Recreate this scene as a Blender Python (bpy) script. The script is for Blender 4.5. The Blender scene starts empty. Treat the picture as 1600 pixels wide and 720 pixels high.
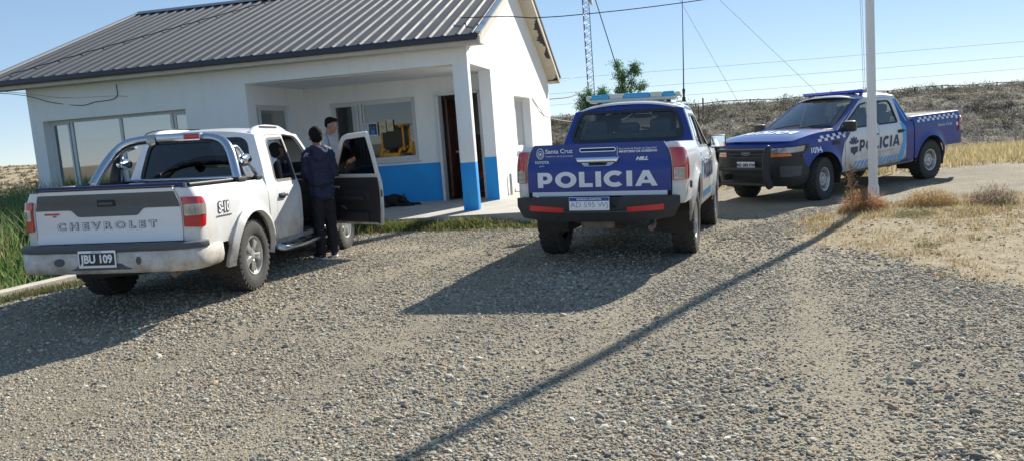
import bpy, bmesh, math, random
import numpy as np
from mathutils import Vector, Matrix, Euler
from mathutils.geometry import delaunay_2d_cdt
from mathutils import noise
random.seed(7); np.random.seed(7)
SC = bpy.context.scene
COL = SC.collection
PI = math.pi
sin, cos, rad = math.sin, math.cos, math.radians

# ------------------------------------------------------------------ helpers
def link(o, parent=None):
    COL.objects.link(o)
    if parent is not None: o.parent = parent
    return o
def tag(o, label=None, cat=None, group=None, kind=None):
    if label: o['label'] = label
    if cat: o['category'] = cat
    if group: o['group'] = group
    if kind: o['kind'] = kind
    return o
def empty(name, loc=(0, 0, 0), rz=0, label=None, cat=None, group=None):
    o = bpy.data.objects.new(name, None); COL.objects.link(o)
    o.location = loc; o.rotation_euler = (0, 0, rz); o.empty_display_size = .2
    return tag(o, label, cat, group)
def setsmooth(me, ang=35):
    n = len(me.polygons)
    me.polygons.foreach_set('use_smooth', [True] * n)
    try: me.set_sharp_from_angle(angle=rad(ang))
    except Exception: pass
def mesh_obj(name, verts, faces, mat, parent=None, smooth=35, mats=None, midx=None):
    me = bpy.data.meshes.new(name)
    me.from_pydata([tuple(v) for v in verts], [], faces)
    if mats:
        for m in mats: me.materials.append(m)
    elif mat: me.materials.append(mat)
    if midx is not None: me.polygons.foreach_set('material_index', midx)
    me.update()
    if smooth: setsmooth(me, smooth)
    return link(bpy.data.objects.new(name, me), parent)
def bm_obj(name, bm, mat, parent=None, smooth=35, recalc=True):
    if recalc: bmesh.ops.recalc_face_normals(bm, faces=bm.faces[:])
    me = bpy.data.meshes.new(name); bm.to_mesh(me); bm.free()
    if isinstance(mat, (list, tuple)):
        for m in mat: me.materials.append(m)
    elif mat: me.materials.append(mat)
    if smooth: setsmooth(me, smooth)
    return link(bpy.data.objects.new(name, me), parent)
def np_mesh(name, V, F, mat, parent=None, smooth=False, colors=None):
    """V (n,3), F (m,k) uniform faces"""
    me = bpy.data.meshes.new(name)
    n, (m, k) = len(V), F.shape
    me.vertices.add(n); me.vertices.foreach_set('co', V.astype(np.float32).ravel())
    me.loops.add(m * k); me.loops.foreach_set('vertex_index', F.astype(np.int32).ravel())
    me.polygons.add(m); me.polygons.foreach_set('loop_start', np.arange(0, m * k, k, dtype=np.int32))
    me.polygons.foreach_set('use_smooth', np.full(m, smooth))
    me.update(calc_edges=True)
    if colors is not None:
        ca = me.color_attributes.new('tint', 'FLOAT_COLOR', 'POINT')
        c = np.ones((n, 4), np.float32); c[:, :3] = colors; ca.data.foreach_set('color', c.ravel())
    if mat: me.materials.append(mat)
    return link(bpy.data.objects.new(name, me), parent)

def box(bm, c, s, rot=None, bev=0.0, mi=0):
    """box centred c with full size s"""
    r = bmesh.ops.create_cube(bm, size=1.0)
    vs = r['verts']
    M = Matrix.Translation(c) @ (rot.to_4x4() if rot is not None else Matrix.Identity(4)) @ Matrix.Diagonal((s[0], s[1], s[2], 1))
    bmesh.ops.transform(bm, matrix=M, verts=vs)
    fs = list({f for v in vs for f in v.link_faces})
    for f in fs: f.material_index = mi
    if bev > 0:
        es = list({e for v in vs for e in v.link_edges})
        bmesh.ops.bevel(bm, geom=es, offset=bev, segments=2, profile=.5, affect='EDGES', clamp_overlap=True)
def bx(name, c, s, mat, parent=None, bev=0.0, rot=None):
    bm = bmesh.new(); box(bm, c, s, rot, bev); return bm_obj(name, bm, mat, parent)
def frame_of(d):
    d = Vector(d).normalized()
    a = Vector((0, 0, 1)) if abs(d.z) < .95 else Vector((1, 0, 0))
    x = a.cross(d).normalized(); y = d.cross(x).normalized()
    return x, y, d
def tube(bm, pts, r, seg=10, caps=True, mi=0):
    """tube along pts; r number or list"""
    pts = [Vector(p) for p in pts]; n = len(pts)
    rs = r if isinstance(r, (list, tuple)) else [r] * n
    rings = []; px = None
    for i, p in enumerate(pts):
        d = (pts[min(i + 1, n - 1)] - pts[max(i - 1, 0)])
        if d.length < 1e-9: d = Vector((0, 0, 1))
        d.normalize()
        if px is None: x, y, _ = frame_of(d)
        else:
            x = (px - d * px.dot(d)).normalized(); y = d.cross(x).normalized()
        px = x
        rings.append([bm.verts.new(p + (x * cos(2 * PI * k / seg) + y * sin(2 * PI * k / seg)) * rs[i]) for k in range(seg)])
    for i in range(n - 1):
        for k in range(seg):
            f = bm.faces.new((rings[i][k], rings[i][(k + 1) % seg], rings[i + 1][(k + 1) % seg], rings[i + 1][k])); f.material_index = mi
    if caps:
        bm.faces.new(rings[0][::-1]).material_index = mi; bm.faces.new(rings[-1]).material_index = mi
def tb(name, pts, r, mat, parent=None, seg=10):
    bm = bmesh.new(); tube(bm, pts, r, seg); return bm_obj(name, bm, mat, parent, 50)
def smooth_path(pts, n=6):
    """Catmull-Rom through pts"""
    P = [Vector(p) for p in pts]; P = [P[0] * 2 - P[1]] + P + [P[-1] * 2 - P[-2]]
    out = []
    for i in range(1, len(P) - 2):
        for k in range(n):
            t = k / n; a, b, c, d = P[i - 1], P[i], P[i + 1], P[i + 2]
            out.append(.5 * ((2 * b) + (c - a) * t + (2 * a - 5 * b + 4 * c - d) * t * t + (3 * b - a - 3 * c + d) * t ** 3))
    out.append(P[-2]); return out
def lathe(bm, prof, seg=40, axis='Y', cx=(0, 0, 0), mi=0, closed=False):
    """prof list of (r, h) revolved about the axis through cx"""
    rings = []
    for (r, h) in prof:
        ring = []
        for k in range(seg):
            a = 2 * PI * k / seg
            if axis == 'Y': p = Vector((r * cos(a), h, r * sin(a)))
            elif axis == 'Z': p = Vector((r * cos(a), r * sin(a), h))
            else: p = Vector((h, r * cos(a), r * sin(a)))
            ring.append(bm.verts.new(p + Vector(cx)))
        rings.append(ring)
    m = len(rings)
    for i in range(m - 1 + (1 if closed else 0)):
        A, B = rings[i], rings[(i + 1) % m]
        for k in range(seg):
            f = bm.faces.new((A[k], A[(k + 1) % seg], B[(k + 1) % seg], B[k])); f.material_index = mi
    return rings
def sweep(bm, path, section, closed_path=False, mi=0):
    """section (out, up) closed polygon swept along a horizontal-ish path; 'out' = right of travel"""
    P = [Vector(p) for p in path]; n = len(P); rings = []
    for i, p in enumerate(P):
        d = P[min(i + 1, n - 1)] - P[max(i - 1, 0)]; d.z = 0; d.normalize()
        o = Vector((d.y, -d.x, 0))
        # mitre
        if 0 < i < n - 1:
            d1 = (P[i] - P[i - 1]); d1.z = 0; d1.normalize(); c = max(.4, d1.dot(d)); k = 1 / c
        else: k = 1
        rings.append([bm.verts.new(p + o * (a * k) + Vector((0, 0, b))) for a, b in section])
    m = len(section)
    for i in range(n - 1):
        for k in range(m):
            bm.faces.new((rings[i][k], rings[i][(k + 1) % m], rings[i + 1][(k + 1) % m], rings[i + 1][k])).material_index = mi
    bm.faces.new(rings[0][::-1]).material_index = mi; bm.faces.new(rings[-1]).material_index = mi

# ---- 2-D polygons
def inpoly(x, y, poly):
    c = False; n = len(poly); j = n - 1
    for i in range(n):
        xi, yi = poly[i]; xj, yj = poly[j]
        if (yi > y) != (yj > y) and x < (xj - xi) * (y - yi) / (yj - yi) + xi: c = not c
        j = i
    return c
def area(poly):
    return .5 * sum(poly[i - 1][0] * poly[i][1] - poly[i][0] * poly[i - 1][1] for i in range(len(poly)))
def offset(poly, d):
    """grow (d>0) a polygon"""
    s = 1 if area(poly) > 0 else -1; n = len(poly); out = []
    for i in range(n):
        a = Vector(poly[i - 1]); b = Vector(poly[i]); c = Vector(poly[(i + 1) % n])
        u = (b - a).normalized(); v = (c - b).normalized()
        n1 = Vector((u.y, -u.x)) * s; n2 = Vector((v.y, -v.x)) * s
        m = (n1 + n2); L = m.length
        m = m / L if L > 1e-6 else n1
        k = d / max(.35, m.dot(n1)); out.append((b.x + m.x * k, b.y + m.y * k))
    return out
def rounded(poly, r, n=4):
    rs = r if isinstance(r, (list, tuple)) else [r] * len(poly)
    out = []; N = len(poly)
    for i in range(N):
        a = Vector(poly[i - 1]); b = Vector(poly[i]); c = Vector(poly[(i + 1) % N]); q = rs[i]
        if q <= 0: out.append((b.x, b.y)); continue
        la, lc = (a - b).length, (c - b).length
        q = min(q, la * .48, lc * .48)
        p0 = b + (a - b).normalized() * q; p1 = b + (c - b).normalized() * q
        for k in range(n + 1):
            t = k / n; p = p0 * (1 - t) ** 2 + b * 2 * t * (1 - t) + p1 * t * t; out.append((p.x, p.y))
    return out
def arc(cx, cz, r, a0, a1, n=12, ez=1.0):
    return [(cx + r * cos(rad(a0 + (a1 - a0) * k / n)), cz + ez * r * sin(rad(a0 + (a1 - a0) * k / n))) for k in range(n + 1)]
def densify(poly, g):
    out = []; n = len(poly)
    for i in range(n):
        a = poly[i]; b = poly[(i + 1) % n]; L = math.hypot(b[0] - a[0], b[1] - a[1]); k = max(1, int(math.ceil(L / g)))
        for t in range(k): out.append((a[0] + (b[0] - a[0]) * t / k, a[1] + (b[1] - a[1]) * t / k))
    return out
def tri2d(outline, holes, g):
    loops = [densify(outline, g)] + [densify(h, g) for h in holes]
    V = []; E = []
    for L in loops:
        s = len(V); V += L; E += [(s + i, s + (i + 1) % len(L)) for i in range(len(L))]
    xs = [p[0] for p in loops[0]]; ys = [p[1] for p in loops[0]]
    B = np.array(V)
    row = 0; y = min(ys) + g * .5
    while y < max(ys):
        x = min(xs) + g * (.5 if row % 2 else 1.0)
        while x < max(xs):
            if ((B[:, 0] - x) ** 2 + (B[:, 1] - y) ** 2).min() > (g * .45) ** 2:
                if inpoly(x, y, loops[0]) and not any(inpoly(x, y, h) for h in loops[1:]): V.append((x, y))
            x += g
        y += g * .87; row += 1
    r = delaunay_2d_cdt([Vector(v) for v in V], E, [], 0, 1e-6)
    vs = [(v.x, v.y) for v in r[0]]; tris = []
    for f in r[2]:
        cx = sum(vs[i][0] for i in f) / 3; cy = sum(vs[i][1] for i in f) / 3
        if inpoly(cx, cy, loops[0]) and not any(inpoly(cx, cy, h) for h in loops[1:]):
            a, b, c = f
            ar = (vs[b][0] - vs[a][0]) * (vs[c][1] - vs[a][1]) - (vs[c][0] - vs[a][0]) * (vs[b][1] - vs[a][1])
            if abs(ar) > 1e-9: tris.append(tuple(f) if ar > 0 else (a, c, b))
    return vs, tris
def panel(name, outline, fmap, out, mat, parent=None, holes=(), g=.07, thick=.02, lift=0.0, smooth=35):
    """2-D outline with holes -> mapped by fmap(a,b) to 3-D, thickened inwards. 'out' = outward direction"""
    vs, tris = tri2d(outline, holes, g)
    P = [Vector(fmap(a, b)) for a, b in vs]
    out = Vector(out); acc = Vector((0, 0, 0)); N = [Vector((0, 0, 0)) for _ in P]
    for a, b, c in tris:
        n = (P[b] - P[a]).cross(P[c] - P[a]); acc += n
    if acc.dot(out) < 0: tris = [(a, c, b) for a, b, c in tris]
    for a, b, c in tris:
        n = (P[b] - P[a]).cross(P[c] - P[a])
        for i in (a, b, c): N[i] += n
    N = [n.normalized() if n.length > 0 else out for n in N]
    if lift: P = [p + n * lift for p, n in zip(P, N)]
    faces = list(tris)
    if thick:
        m = len(P); ec = {}
        for t in tris:
            for i in range(3): ec[(t[i], t[(i + 1) % 3])] = 1
        faces += [(a + m, c + m, b + m) for a, b, c in tris]
        faces += [(b, a, a + m, b + m) for (a, b) in ec if (b, a) not in ec]
        P = P + [p - n * thick for p, n in zip(P, N)]
    used = sorted({i for f in faces for i in f}); mp = {i: k for k, i in enumerate(used)}
    return mesh_obj(name, [P[i] for i in used], [tuple(mp[i] for i in f) for f in faces], mat, parent, smooth)

def text_mesh(s, size, bold=0.0, align='CENTER', shear=0.0, space=1.0):
    cu = bpy.data.curves.new('lettering_curve', 'FONT'); cu.body = s; cu.size = size; cu.offset = bold
    cu.align_x = align; cu.align_y = 'CENTER'; cu.shear = shear; cu.space_character = space; cu.resolution_u = 3
    o = bpy.data.objects.new('lettering_curve', cu); COL.objects.link(o)
    dg = bpy.context.evaluated_depsgraph_get(); dg.update()
    me = o.evaluated_get(dg).to_mesh()
    V = [(v.co.x, v.co.y) for v in me.vertices]; F = [tuple(p.vertices) for p in me.polygons]
    o.evaluated_get(dg).to_mesh_clear()
    bpy.data.objects.remove(o); bpy.data.curves.remove(cu)
    return V, F
def text_on(name, s, size, fmap, org, mat, parent, out, bold=0.0, shear=0.0, lift=.004, ux=(1, 0), uy=(0, 1), align='CENTER', space=1.0, sx=1.0):
    """text in the (a,b) plane of fmap: org + x*ux + y*uy"""
    V, F = text_mesh(s, size, bold, align, shear, space); out = Vector(out).normalized()
    P = []
    for x, y in V:
        x *= sx
        a = org[0] + x * ux[0] + y * uy[0]; b = org[1] + x * ux[1] + y * uy[1]
        P.append(Vector(fmap(a, b)) + out * lift)
    acc = Vector((0, 0, 0))
    for f in F: acc += (P[f[1]] - P[f[0]]).cross(P[f[2]] - P[f[0]])
    if acc.dot(out) < 0: F = [f[::-1] for f in F]
    return mesh_obj(name, P, F, mat, parent, 0)

# heavy sans capitals for the word on the trucks (unit height 1)
def ring_poly(cx, cy, rx, ry, w, a0, a1, n=22):
    o = [(cx + rx * cos(rad(a0 + (a1 - a0) * k / n)), cy + ry * sin(rad(a0 + (a1 - a0) * k / n))) for k in range(n + 1)]
    i = [(cx + (rx - w) * cos(rad(a0 + (a1 - a0) * k / n)), cy + (ry - w) * sin(rad(a0 + (a1 - a0) * k / n))) for k in range(n + 1)]
    return o + i[::-1]
def glyphs():
    w = .285
    def ell(cx, cy, rx, ry, n=28): return [(cx + rx * cos(2 * PI * k / n), cy + ry * sin(2 * PI * k / n)) for k in range(n)]
    P = [(0, 0), (w, 0), (w, .25)] + [(.46 + .32 * cos(rad(t)), .625 + .375 * sin(rad(t))) for t in range(-90, 91, 15)] + [(0, 1)]
    Ph = [(w, .49)] + [(.44 + .07 * cos(rad(t)), .625 + .135 * sin(rad(t))) for t in range(-90, 91, 20)] + [(w, .76)]
    O = ell(.56, .5, .56, .53); Oh = ell(.56, .5, .265, .27)
    L = [(0, 0), (.70, 0), (.70, .25), (w, .25), (w, 1), (0, 1)]
    I = [(0, 0), (w, 0), (w, 1), (0, 1)]
    Cc = ring_poly(.56, .5, .56, .53, .285, 47, 313)
    A = [(0, 0), (.29, 0), (.36, .18), (.76, .18), (.83, 0), (1.12, 0), (.71, 1), (.41, 1)]
    Ah = [(.445, .39), (.675, .39), (.56, .67)]
    return [('P', P, [Ph], .79), ('O', O, [Oh], 1.12), ('L', L, [], .72), ('I', I, [], w), ('C', Cc, [], 1.02), ('I', I, [], w), ('A', A, [Ah], 1.12)]
def police_word(fmap, org, h, mat, parent, out, ux=(1, 0), uy=(0, 1), lift=.004, shear=0.0, gap=.13, sx=1.0, total=None, name='lettering'):
    G = glyphs(); W = sum(g[3] for g in G) + gap * 6
    if total: sx = total / (W * h)
    x = -W / 2; bm = bmesh.new(); o = Vector(out).normalized()
    for _, ol, hs, w in G:
        vs, tris = tri2d(ol, hs, .14)
        P = []
        for a, b in vs:
            X = (x + a + shear * b) * h * sx; Y = (b - .5) * h
            P.append(bm.verts.new(Vector(fmap(org[0] + X * ux[0] + Y * uy[0], org[1] + X * ux[1] + Y * uy[1])) + o * lift))
        for t in tris:
            p = [P[i] for i in t]
            n = (p[1].co - p[0].co).cross(p[2].co - p[0].co)
            bm.faces.new(p if n.dot(o) > 0 else p[::-1])
        x += w + gap
    return bm_obj(name, bm, mat, parent, 0, recalc=False)

def blob(name, parts, mat, parent=None, voxel=.012, smooth_it=3, folds=None):
    """continuous body: union of tapered capsules ('c',p0,p1,r0,r1) and ellipsoids ('e',c,(rx,ry,rz),rot) remeshed into one surface"""
    bm = bmesh.new()
    for q in parts:
        if q[0] == 'c':
            p0, p1 = Vector(q[1]), Vector(q[2]); r0, r1 = q[3], q[4]; L = (p1 - p0).length; n = max(2, int(L / .02))
            pts = []; rs = []
            for a in (-88, -60, -30): pts.append(p0 + (p0 - p1).normalized() * r0 * sin(rad(-a))); rs.append(r0 * cos(rad(a)))
            for k in range(n + 1): t = k / n; pts.append(p0.lerp(p1, t)); rs.append(r0 + (r1 - r0) * t)
            for a in (30, 60, 88): pts.append(p1 + (p1 - p0).normalized() * r1 * sin(rad(a))); rs.append(r1 * cos(rad(a)))
            tube(bm, pts, rs, 14)
        else:
            r = bmesh.ops.create_uvsphere(bm, u_segments=20, v_segments=14, radius=1)
            R = (q[3] if len(q) > 3 and q[3] is not None else Euler((0, 0, 0))).to_matrix().to_4x4()
            bmesh.ops.transform(bm, matrix=Matrix.Translation(q[1]) @ R @ Matrix.Diagonal((*q[2], 1)), verts=r['verts'])
    me = bpy.data.meshes.new(name); bm.to_mesh(me); bm.free()
    o = bpy.data.objects.new(name, me); COL.objects.link(o)
    m = o.modifiers.new('r', 'REMESH'); m.mode = 'VOXEL'; m.voxel_size = voxel
    if smooth_it:
        s = o.modifiers.new('s', 'SMOOTH'); s.factor = .5; s.iterations = smooth_it
    dg = bpy.context.evaluated_depsgraph_get(); dg.update()
    nm = bpy.data.meshes.new_from_object(o.evaluated_get(dg)); nm.name = name
    bpy.data.objects.remove(o); bpy.data.meshes.remove(me)
    if folds:
        amp, fr, zs = folds; co = np.empty(len(nm.vertices) * 3); nm.vertices.foreach_get('co', co); co = co.reshape(-1, 3)
        for i, v in enumerate(nm.vertices):
            c = v.co; q = Vector((c.x * fr, c.y * fr, c.z * fr * zs)); d = noise.noise(q) * 1.0 + .5 * noise.noise(q * 2.3); d = 1 - abs(d) * 2.2
            co[i] += np.array(v.normal) * d * amp
        nm.vertices.foreach_set('co', co.ravel()); nm.update()
    nm.materials.clear()
    if mat: nm.materials.append(mat)
    nm.polygons.foreach_set('use_smooth', [True] * len(nm.polygons))
    return link(bpy.data.objects.new(name, nm), parent)

# ------------------------------------------------------------------ materials
class NT:
    def __init__(s, m): s.t = m.node_tree; s.n = s.t.nodes; s.l = s.t.links
    def new(s, ty, **k):
        n = s.n.new(ty)
        for a, b in k.items():
            if a == 'inp':
                for i, v in b.items(): n.inputs[i].default_value = v
            else: setattr(n, a, b)
        return n
    def link(s, a, b): s.l.new(a, b)
def mat(name, col=(.5, .5, .5), rough=.5, metal=0, coat=0, noise=0, nscale=8, bump=0, bscale=40, spec=.5, emis=None, sss=0, nobj=True):
    m = bpy.data.materials.new(name); m.use_nodes = True; t = NT(m)
    p = t.n['Principled BSDF']; p.inputs['Base Color'].default_value = (*col, 1)
    p.inputs['Roughness'].default_value = rough; p.inputs['Metallic'].default_value = metal
    p.inputs['Coat Weight'].default_value = coat; p.inputs['Coat Roughness'].default_value = .06
    p.inputs['Specular IOR Level'].default_value = spec
    if emis: p.inputs['Emission Color'].default_value = (*emis, 1); p.inputs['Emission Strength'].default_value = 1
    if noise or bump:
        tc = t.new('ShaderNodeTexCoord')
        if noise:
            n = t.new('ShaderNodeTexNoise', inp={'Scale': nscale, 'Detail': 6, 'Roughness': .6}); t.link(tc.outputs['Object'], n.inputs['Vector'])
            r = t.new('ShaderNodeMapRange', inp={1: .25, 2: .75, 3: 1 - noise, 4: 1 + noise}); t.link(n.outputs['Fac'], r.inputs[0])
            x = t.new('ShaderNodeMix', data_type='RGBA', blend_type='MULTIPLY', inp={0: 1.0, 6: (*col, 1)})
            t.link(r.outputs[0], x.inputs[7]); t.link(x.outputs[2], p.inputs['Base Color'])
            r2 = t.new('ShaderNodeMapRange', inp={1: .3, 2: .7, 3: max(0, rough - .08), 4: min(1, rough + .1)}); t.link(n.outputs['Fac'], r2.inputs[0]); t.link(r2.outputs[0], p.inputs['Roughness'])
        if bump:
            n = t.new('ShaderNodeTexNoise', inp={'Scale': bscale, 'Detail': 5}); t.link(tc.outputs['Object'], n.inputs['Vector'])
            b = t.new('ShaderNodeBump', inp={'Strength': min(1, bump), 'Distance': .01 if bscale > 20 else .035}); t.link(n.outputs['Fac'], b.inputs['Height']); t.link(b.outputs[0], p.inputs['Normal'])
    return m
def dirty_paint(name, col, rough=.3, dirt=(.30, .24, .17), z0=.45, z1=.75, amount=.6, coat=.6, dust=.10):
    """car paint with road dust low down (the dust is really on the panels) and a thin dust film"""
    m = bpy.data.materials.new(name); m.use_nodes = True; t = NT(m); p = t.n['Principled BSDF']
    p.inputs['Coat Weight'].default_value = coat; p.inputs['Coat Roughness'].default_value = .08
    tc = t.new('ShaderNodeTexCoord'); sp = t.new('ShaderNodeSeparateXYZ'); t.link(tc.outputs['Object'], sp.inputs[0])
    mr = t.new('ShaderNodeMapRange', inp={1: z1, 2: z0, 3: 0, 4: 1}); t.link(sp.outputs[2], mr.inputs[0])
    n = t.new('ShaderNodeTexNoise', inp={'Scale': 5, 'Detail': 8, 'Roughness': .65}); t.link(tc.outputs['Object'], n.inputs['Vector'])
    nr = t.new('ShaderNodeMapRange', inp={1: .35, 2: .65, 3: .15, 4: 1}); t.link(n.outputs['Fac'], nr.inputs[0])
    mu = t.new('ShaderNodeMath', operation='MULTIPLY'); t.link(mr.outputs[0], mu.inputs[0]); t.link(nr.outputs[0], mu.inputs[1])
    mu2 = t.new('ShaderNodeMath', operation='MULTIPLY_ADD', inp={1: amount, 2: dust * .5}); t.link(mu.outputs[0], mu2.inputs[0])
    n2 = t.new('ShaderNodeTexNoise', inp={'Scale': 2.2, 'Detail': 6}); t.link(tc.outputs['Object'], n2.inputs['Vector'])
    m3 = t.new('ShaderNodeMath', operation='MULTIPLY_ADD', use_clamp=True, inp={1: dust}); t.link(n2.outputs['Fac'], m3.inputs[0]); t.link(mu2.outputs[0], m3.inputs[2])
    x = t.new('ShaderNodeMix', data_type='RGBA', inp={6: (*col, 1), 7: (*dirt, 1)}); t.link(m3.outputs[0], x.inputs[0]); t.link(x.outputs[2], p.inputs['Base Color'])
    rr = t.new('ShaderNodeMapRange', inp={1: 0, 2: .6, 3: rough, 4: .8}); t.link(m3.outputs[0], rr.inputs[0]); t.link(rr.outputs[0], p.inputs['Roughness'])
    return m
def glass_mat(name, tint=(.75, .85, .85), alpha_t=.85, rough=.02, refl=1.5):
    """thin pane: tinted transparency + fresnel mirror"""
    m = bpy.data.materials.new(name); m.use_nodes = True; t = NT(m); t.n.remove(t.n['Principled BSDF'])
    o = t.n['Material Output']; tr = t.new('ShaderNodeBsdfTransparent', inp={0: tuple(c * alpha_t for c in tint) + (1,)})
    g = t.new('ShaderNodeBsdfGlossy', inp={'Roughness': rough, 'Color': (1, 1, 1, 1)})
    f = t.new('ShaderNodeFresnel', inp={'IOR': refl}); mm = t.new('ShaderNodeMath', operation='MULTIPLY', use_clamp=True, inp={1: 1.8}); t.link(f.outputs[0], mm.inputs[0])
    x = t.new('ShaderNodeMixShader'); t.link(mm.outputs[0], x.inputs[0]); t.link(tr.outputs[0], x.inputs[1]); t.link(g.outputs[0], x.inputs[2]); t.link(x.outputs[0], o.inputs[0])
    return m
M = {}
M['white_paint'] = dirty_paint('white car paint', (.74, .76, .77), .28, amount=.95, z0=.38, z1=.92, dust=.11)
M['white_clean'] = dirty_paint('white body paint', (.80, .82, .84), .28, amount=.4, z0=.40, z1=.70, dust=.04)
M['police_blue'] = dirty_paint('police blue vinyl', (.011, .036, .245), .38, amount=.35, z0=.38, z1=.66, coat=.15, dust=.015)
M['police_gloss'] = dirty_paint('police blue bonnet', (.012, .040, .26), .25, amount=.10, z0=.40, z1=.75, coat=1, dust=.03)
M['light_blue'] = mat('light blue vinyl', (.03, .36, .78), .35, coat=.3)
M['vinyl_white'] = mat('white vinyl', (.80, .82, .86), .38, noise=.05, nscale=12)
M['vinyl_navy'] = mat('navy vinyl', (.025, .03, .11), .4)
M['letter_grey'] = mat('grey letter edge', (.20, .21, .22), .5)
M['black_plastic'] = mat('black plastic', (.028, .030, .033), .55, noise=.25, nscale=14)
M['grey_plastic'] = mat('dark grey plastic', (.075, .085, .095), .5, noise=.15, nscale=10)
M['dark_vinyl'] = mat('dark grey vinyl', (.095, .105, .115), .42, noise=.12, nscale=6)
M['rubber'] = mat('tyre rubber', (.045, .044, .042), .85, noise=.35, nscale=18, bump=.3, bscale=80)
M['under'] = mat('underbody black', (.035, .030, .026), .8, noise=.4, nscale=9)
M['rust'] = mat('dusty axle metal', (.16, .12, .09), .75, noise=.4, nscale=12)
M['chrome'] = mat('chrome', (.75, .77, .80), .10, metal=1)
M['chrome_blue'] = mat('polished steel tube', (.48, .52, .58), .24, metal=1)
M['alloy'] = mat('alloy silver', (.52, .52, .50), .35, metal=.7, noise=.15)
M['steel_wheel'] = mat('steel wheel silver', (.50, .50, .50), .42, metal=.6, noise=.2)
M['red_lens'] = mat('red lens', (.45, .012, .02), .12, coat=.8)
M['clear_lens'] = mat('clear lens', (.38, .36, .33), .12, coat=.8, metal=.3)
M['smoke_lens'] = mat('grey lens', (.28, .28, .25), .15, coat=.8)
M['amber_lens'] = mat('amber lens', (.8, .20, .02), .15, coat=.8)
M['reflector_red'] = mat('red reflector tape', (.62, .03, .03), .35)
M['seat'] = mat('grey seat fabric', (.12, .125, .13), .9)
M['int_dark'] = mat('dark interior trim', (.022, .022, .025), .7)
M['liner'] = mat('pale headliner', (.40, .40, .38), .9)
M['int_grey'] = mat('grey door fabric', (.075, .08, .085), .85)
M['glass_car'] = glass_mat('car glass', (.85, .93, .91), .92)
M['glass_dark'] = glass_mat('tinted car glass', (.5, .55, .6), .28)
M['glass_door'] = glass_mat('door glass', (.5, .55, .6), .06, .05, 1.22)
M['glass_dark2'] = glass_mat('black tinted glass', (.5, .55, .6), .10)
M['plate_white'] = mat('white plate', (.85, .87, .90), .4)
M['plate_black'] = mat('black plate', (.02, .02, .02), .4)
M['lb_blue'] = mat('blue light bar lens', (.015, .36, .62), .15, coat=.8)
M['lb_clear'] = mat('clear light bar lens', (.66, .64, .54), .18, coat=.8)
M['lb_deep'] = mat('deep blue light bar lens', (.02, .05, .55), .12, coat=.9)
M['mirror'] = mat('mirror glass', (.75, .8, .8), .03, metal=1)
# poses found by matching the photograph's perspective: x, y, heading, z, roll, pitch
POSE = dict(hil=(1.268, 9.374, 1.245, .030, .030, .030), ran=(7.715, 16.174, 3.694, -.032, -.012, .020), s10=(-3.58, 8.39, 1.457, .085, .029, .019))
DOOR_ANGLE = 61
SUN_AZ, SUN_EL = 36.4, 32.5
BU = Vector((cos(rad(11)), -sin(rad(11)), 0)); BV = Vector((sin(rad(11)), cos(rad(11)), 0)); BC = Vector((-.55, 14.03, 0))
def contact_points():
    out = []
    for k, wb, ty in (('hil', 3.085, .775), ('ran', 3.22, .785), ('s10', 3.12, .745)):
        x, y, a, z, ro, pi = POSE[k]; R = Euler((ro, pi, a)).to_matrix()
        for px, py in ((0, ty), (0, -ty), (wb, ty), (wb, -ty)):
            p = Vector((x, y, z)) + R @ Vector((px, py, -.05 if k == 'hil' else 0)); out.append((p.x, p.y, p.z + .012))
    out.append((-2.38, 10.12, .10)); out.append((-2.9, 13.2, .05))
    return np.array(out)
CP = contact_points()
def fbm(x, y, seed=0, oct=4, base=1.0):
    """cheap smooth noise from sines (vectorised)"""
    rs = np.random.RandomState(seed); s = np.zeros_like(x, dtype=float); amp = 1.0
    for o in range(oct):
        for k in range(3):
            a = rs.uniform(0, 2 * PI); f = base * 2 ** o * rs.uniform(.8, 1.25); s = s + amp / 3 * np.sin(f * (x * np.cos(a) + y * np.sin(a)) + rs.uniform(0, 6.28))
        amp *= .52
    return s
def sstep(a, b, x): t = np.clip((x - a) / (b - a), 0, 1); return t * t * (3 - 2 * t)
def gheight(x, y):
    x = np.asarray(x, float); y = np.asarray(y, float)
    num = np.zeros_like(x); den = np.full_like(x, .10)
    for cx, cy, cz in CP:
        w = np.exp(-((x - cx) ** 2 + (y - cy) ** 2) / .8); num += w * cz; den += w
    h = num / den
    near = 1 - sstep(22, 34, np.hypot(x, y - 5))
    h = h + .012 * fbm(x, y, 3, 3, 1.3) * near
    h = h + .05 * sstep(3.6, 6, x) * (fbm(x, y, 5, 3, .9) * .5 + .4) * (1 - sstep(11.2, 12.4, y - .1 * x)) * sstep(3.5, 6, y)
    # beyond the road the land dips, then a bank rises to the right of and behind the building
    R_ = sstep(-9, 2, x - .02 * y)
    dip = -1.05 * sstep(19, 38, y)
    hill = R_ * (3.0 + .35 * fbm(x, y, 11, 4, .07)) * sstep(39, 59 , y + 1.2 * fbm(x, y, 12, 3, .25)) * (1 + .0 * x)
    bumps = R_ * .16 * sstep(37, 42, y) * (1 - sstep(90, 140, y)) * fbm(x, y, 13, 4, 1.1)
    h = h + dip + hill + bumps
    # far low plateau on the left
    L_ = 1 - R_
    h = h + L_ * (sstep(150, 330, y) * (3.6 + 1.6 * fbm(x, y, 21, 4, .02)) - .9 * sstep(30, 90, y) * (1 - sstep(150, 330, y)))
    h = h + L_ * .35 * sstep(200, 260, y) * fbm(x, y, 22, 3, .12)
    # slight mound of the weedy verge left of the kerb
    h = h + .26 * sstep(0, 1.6, -(x + 6.35 + .0 * y) + (y - 9) * .40) * (1 - sstep(20, 30, y)) * sstep(4, 8, y)
    return h
def gh(x, y): return float(gheight(np.array([x]), np.array([y]))[0])
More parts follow.
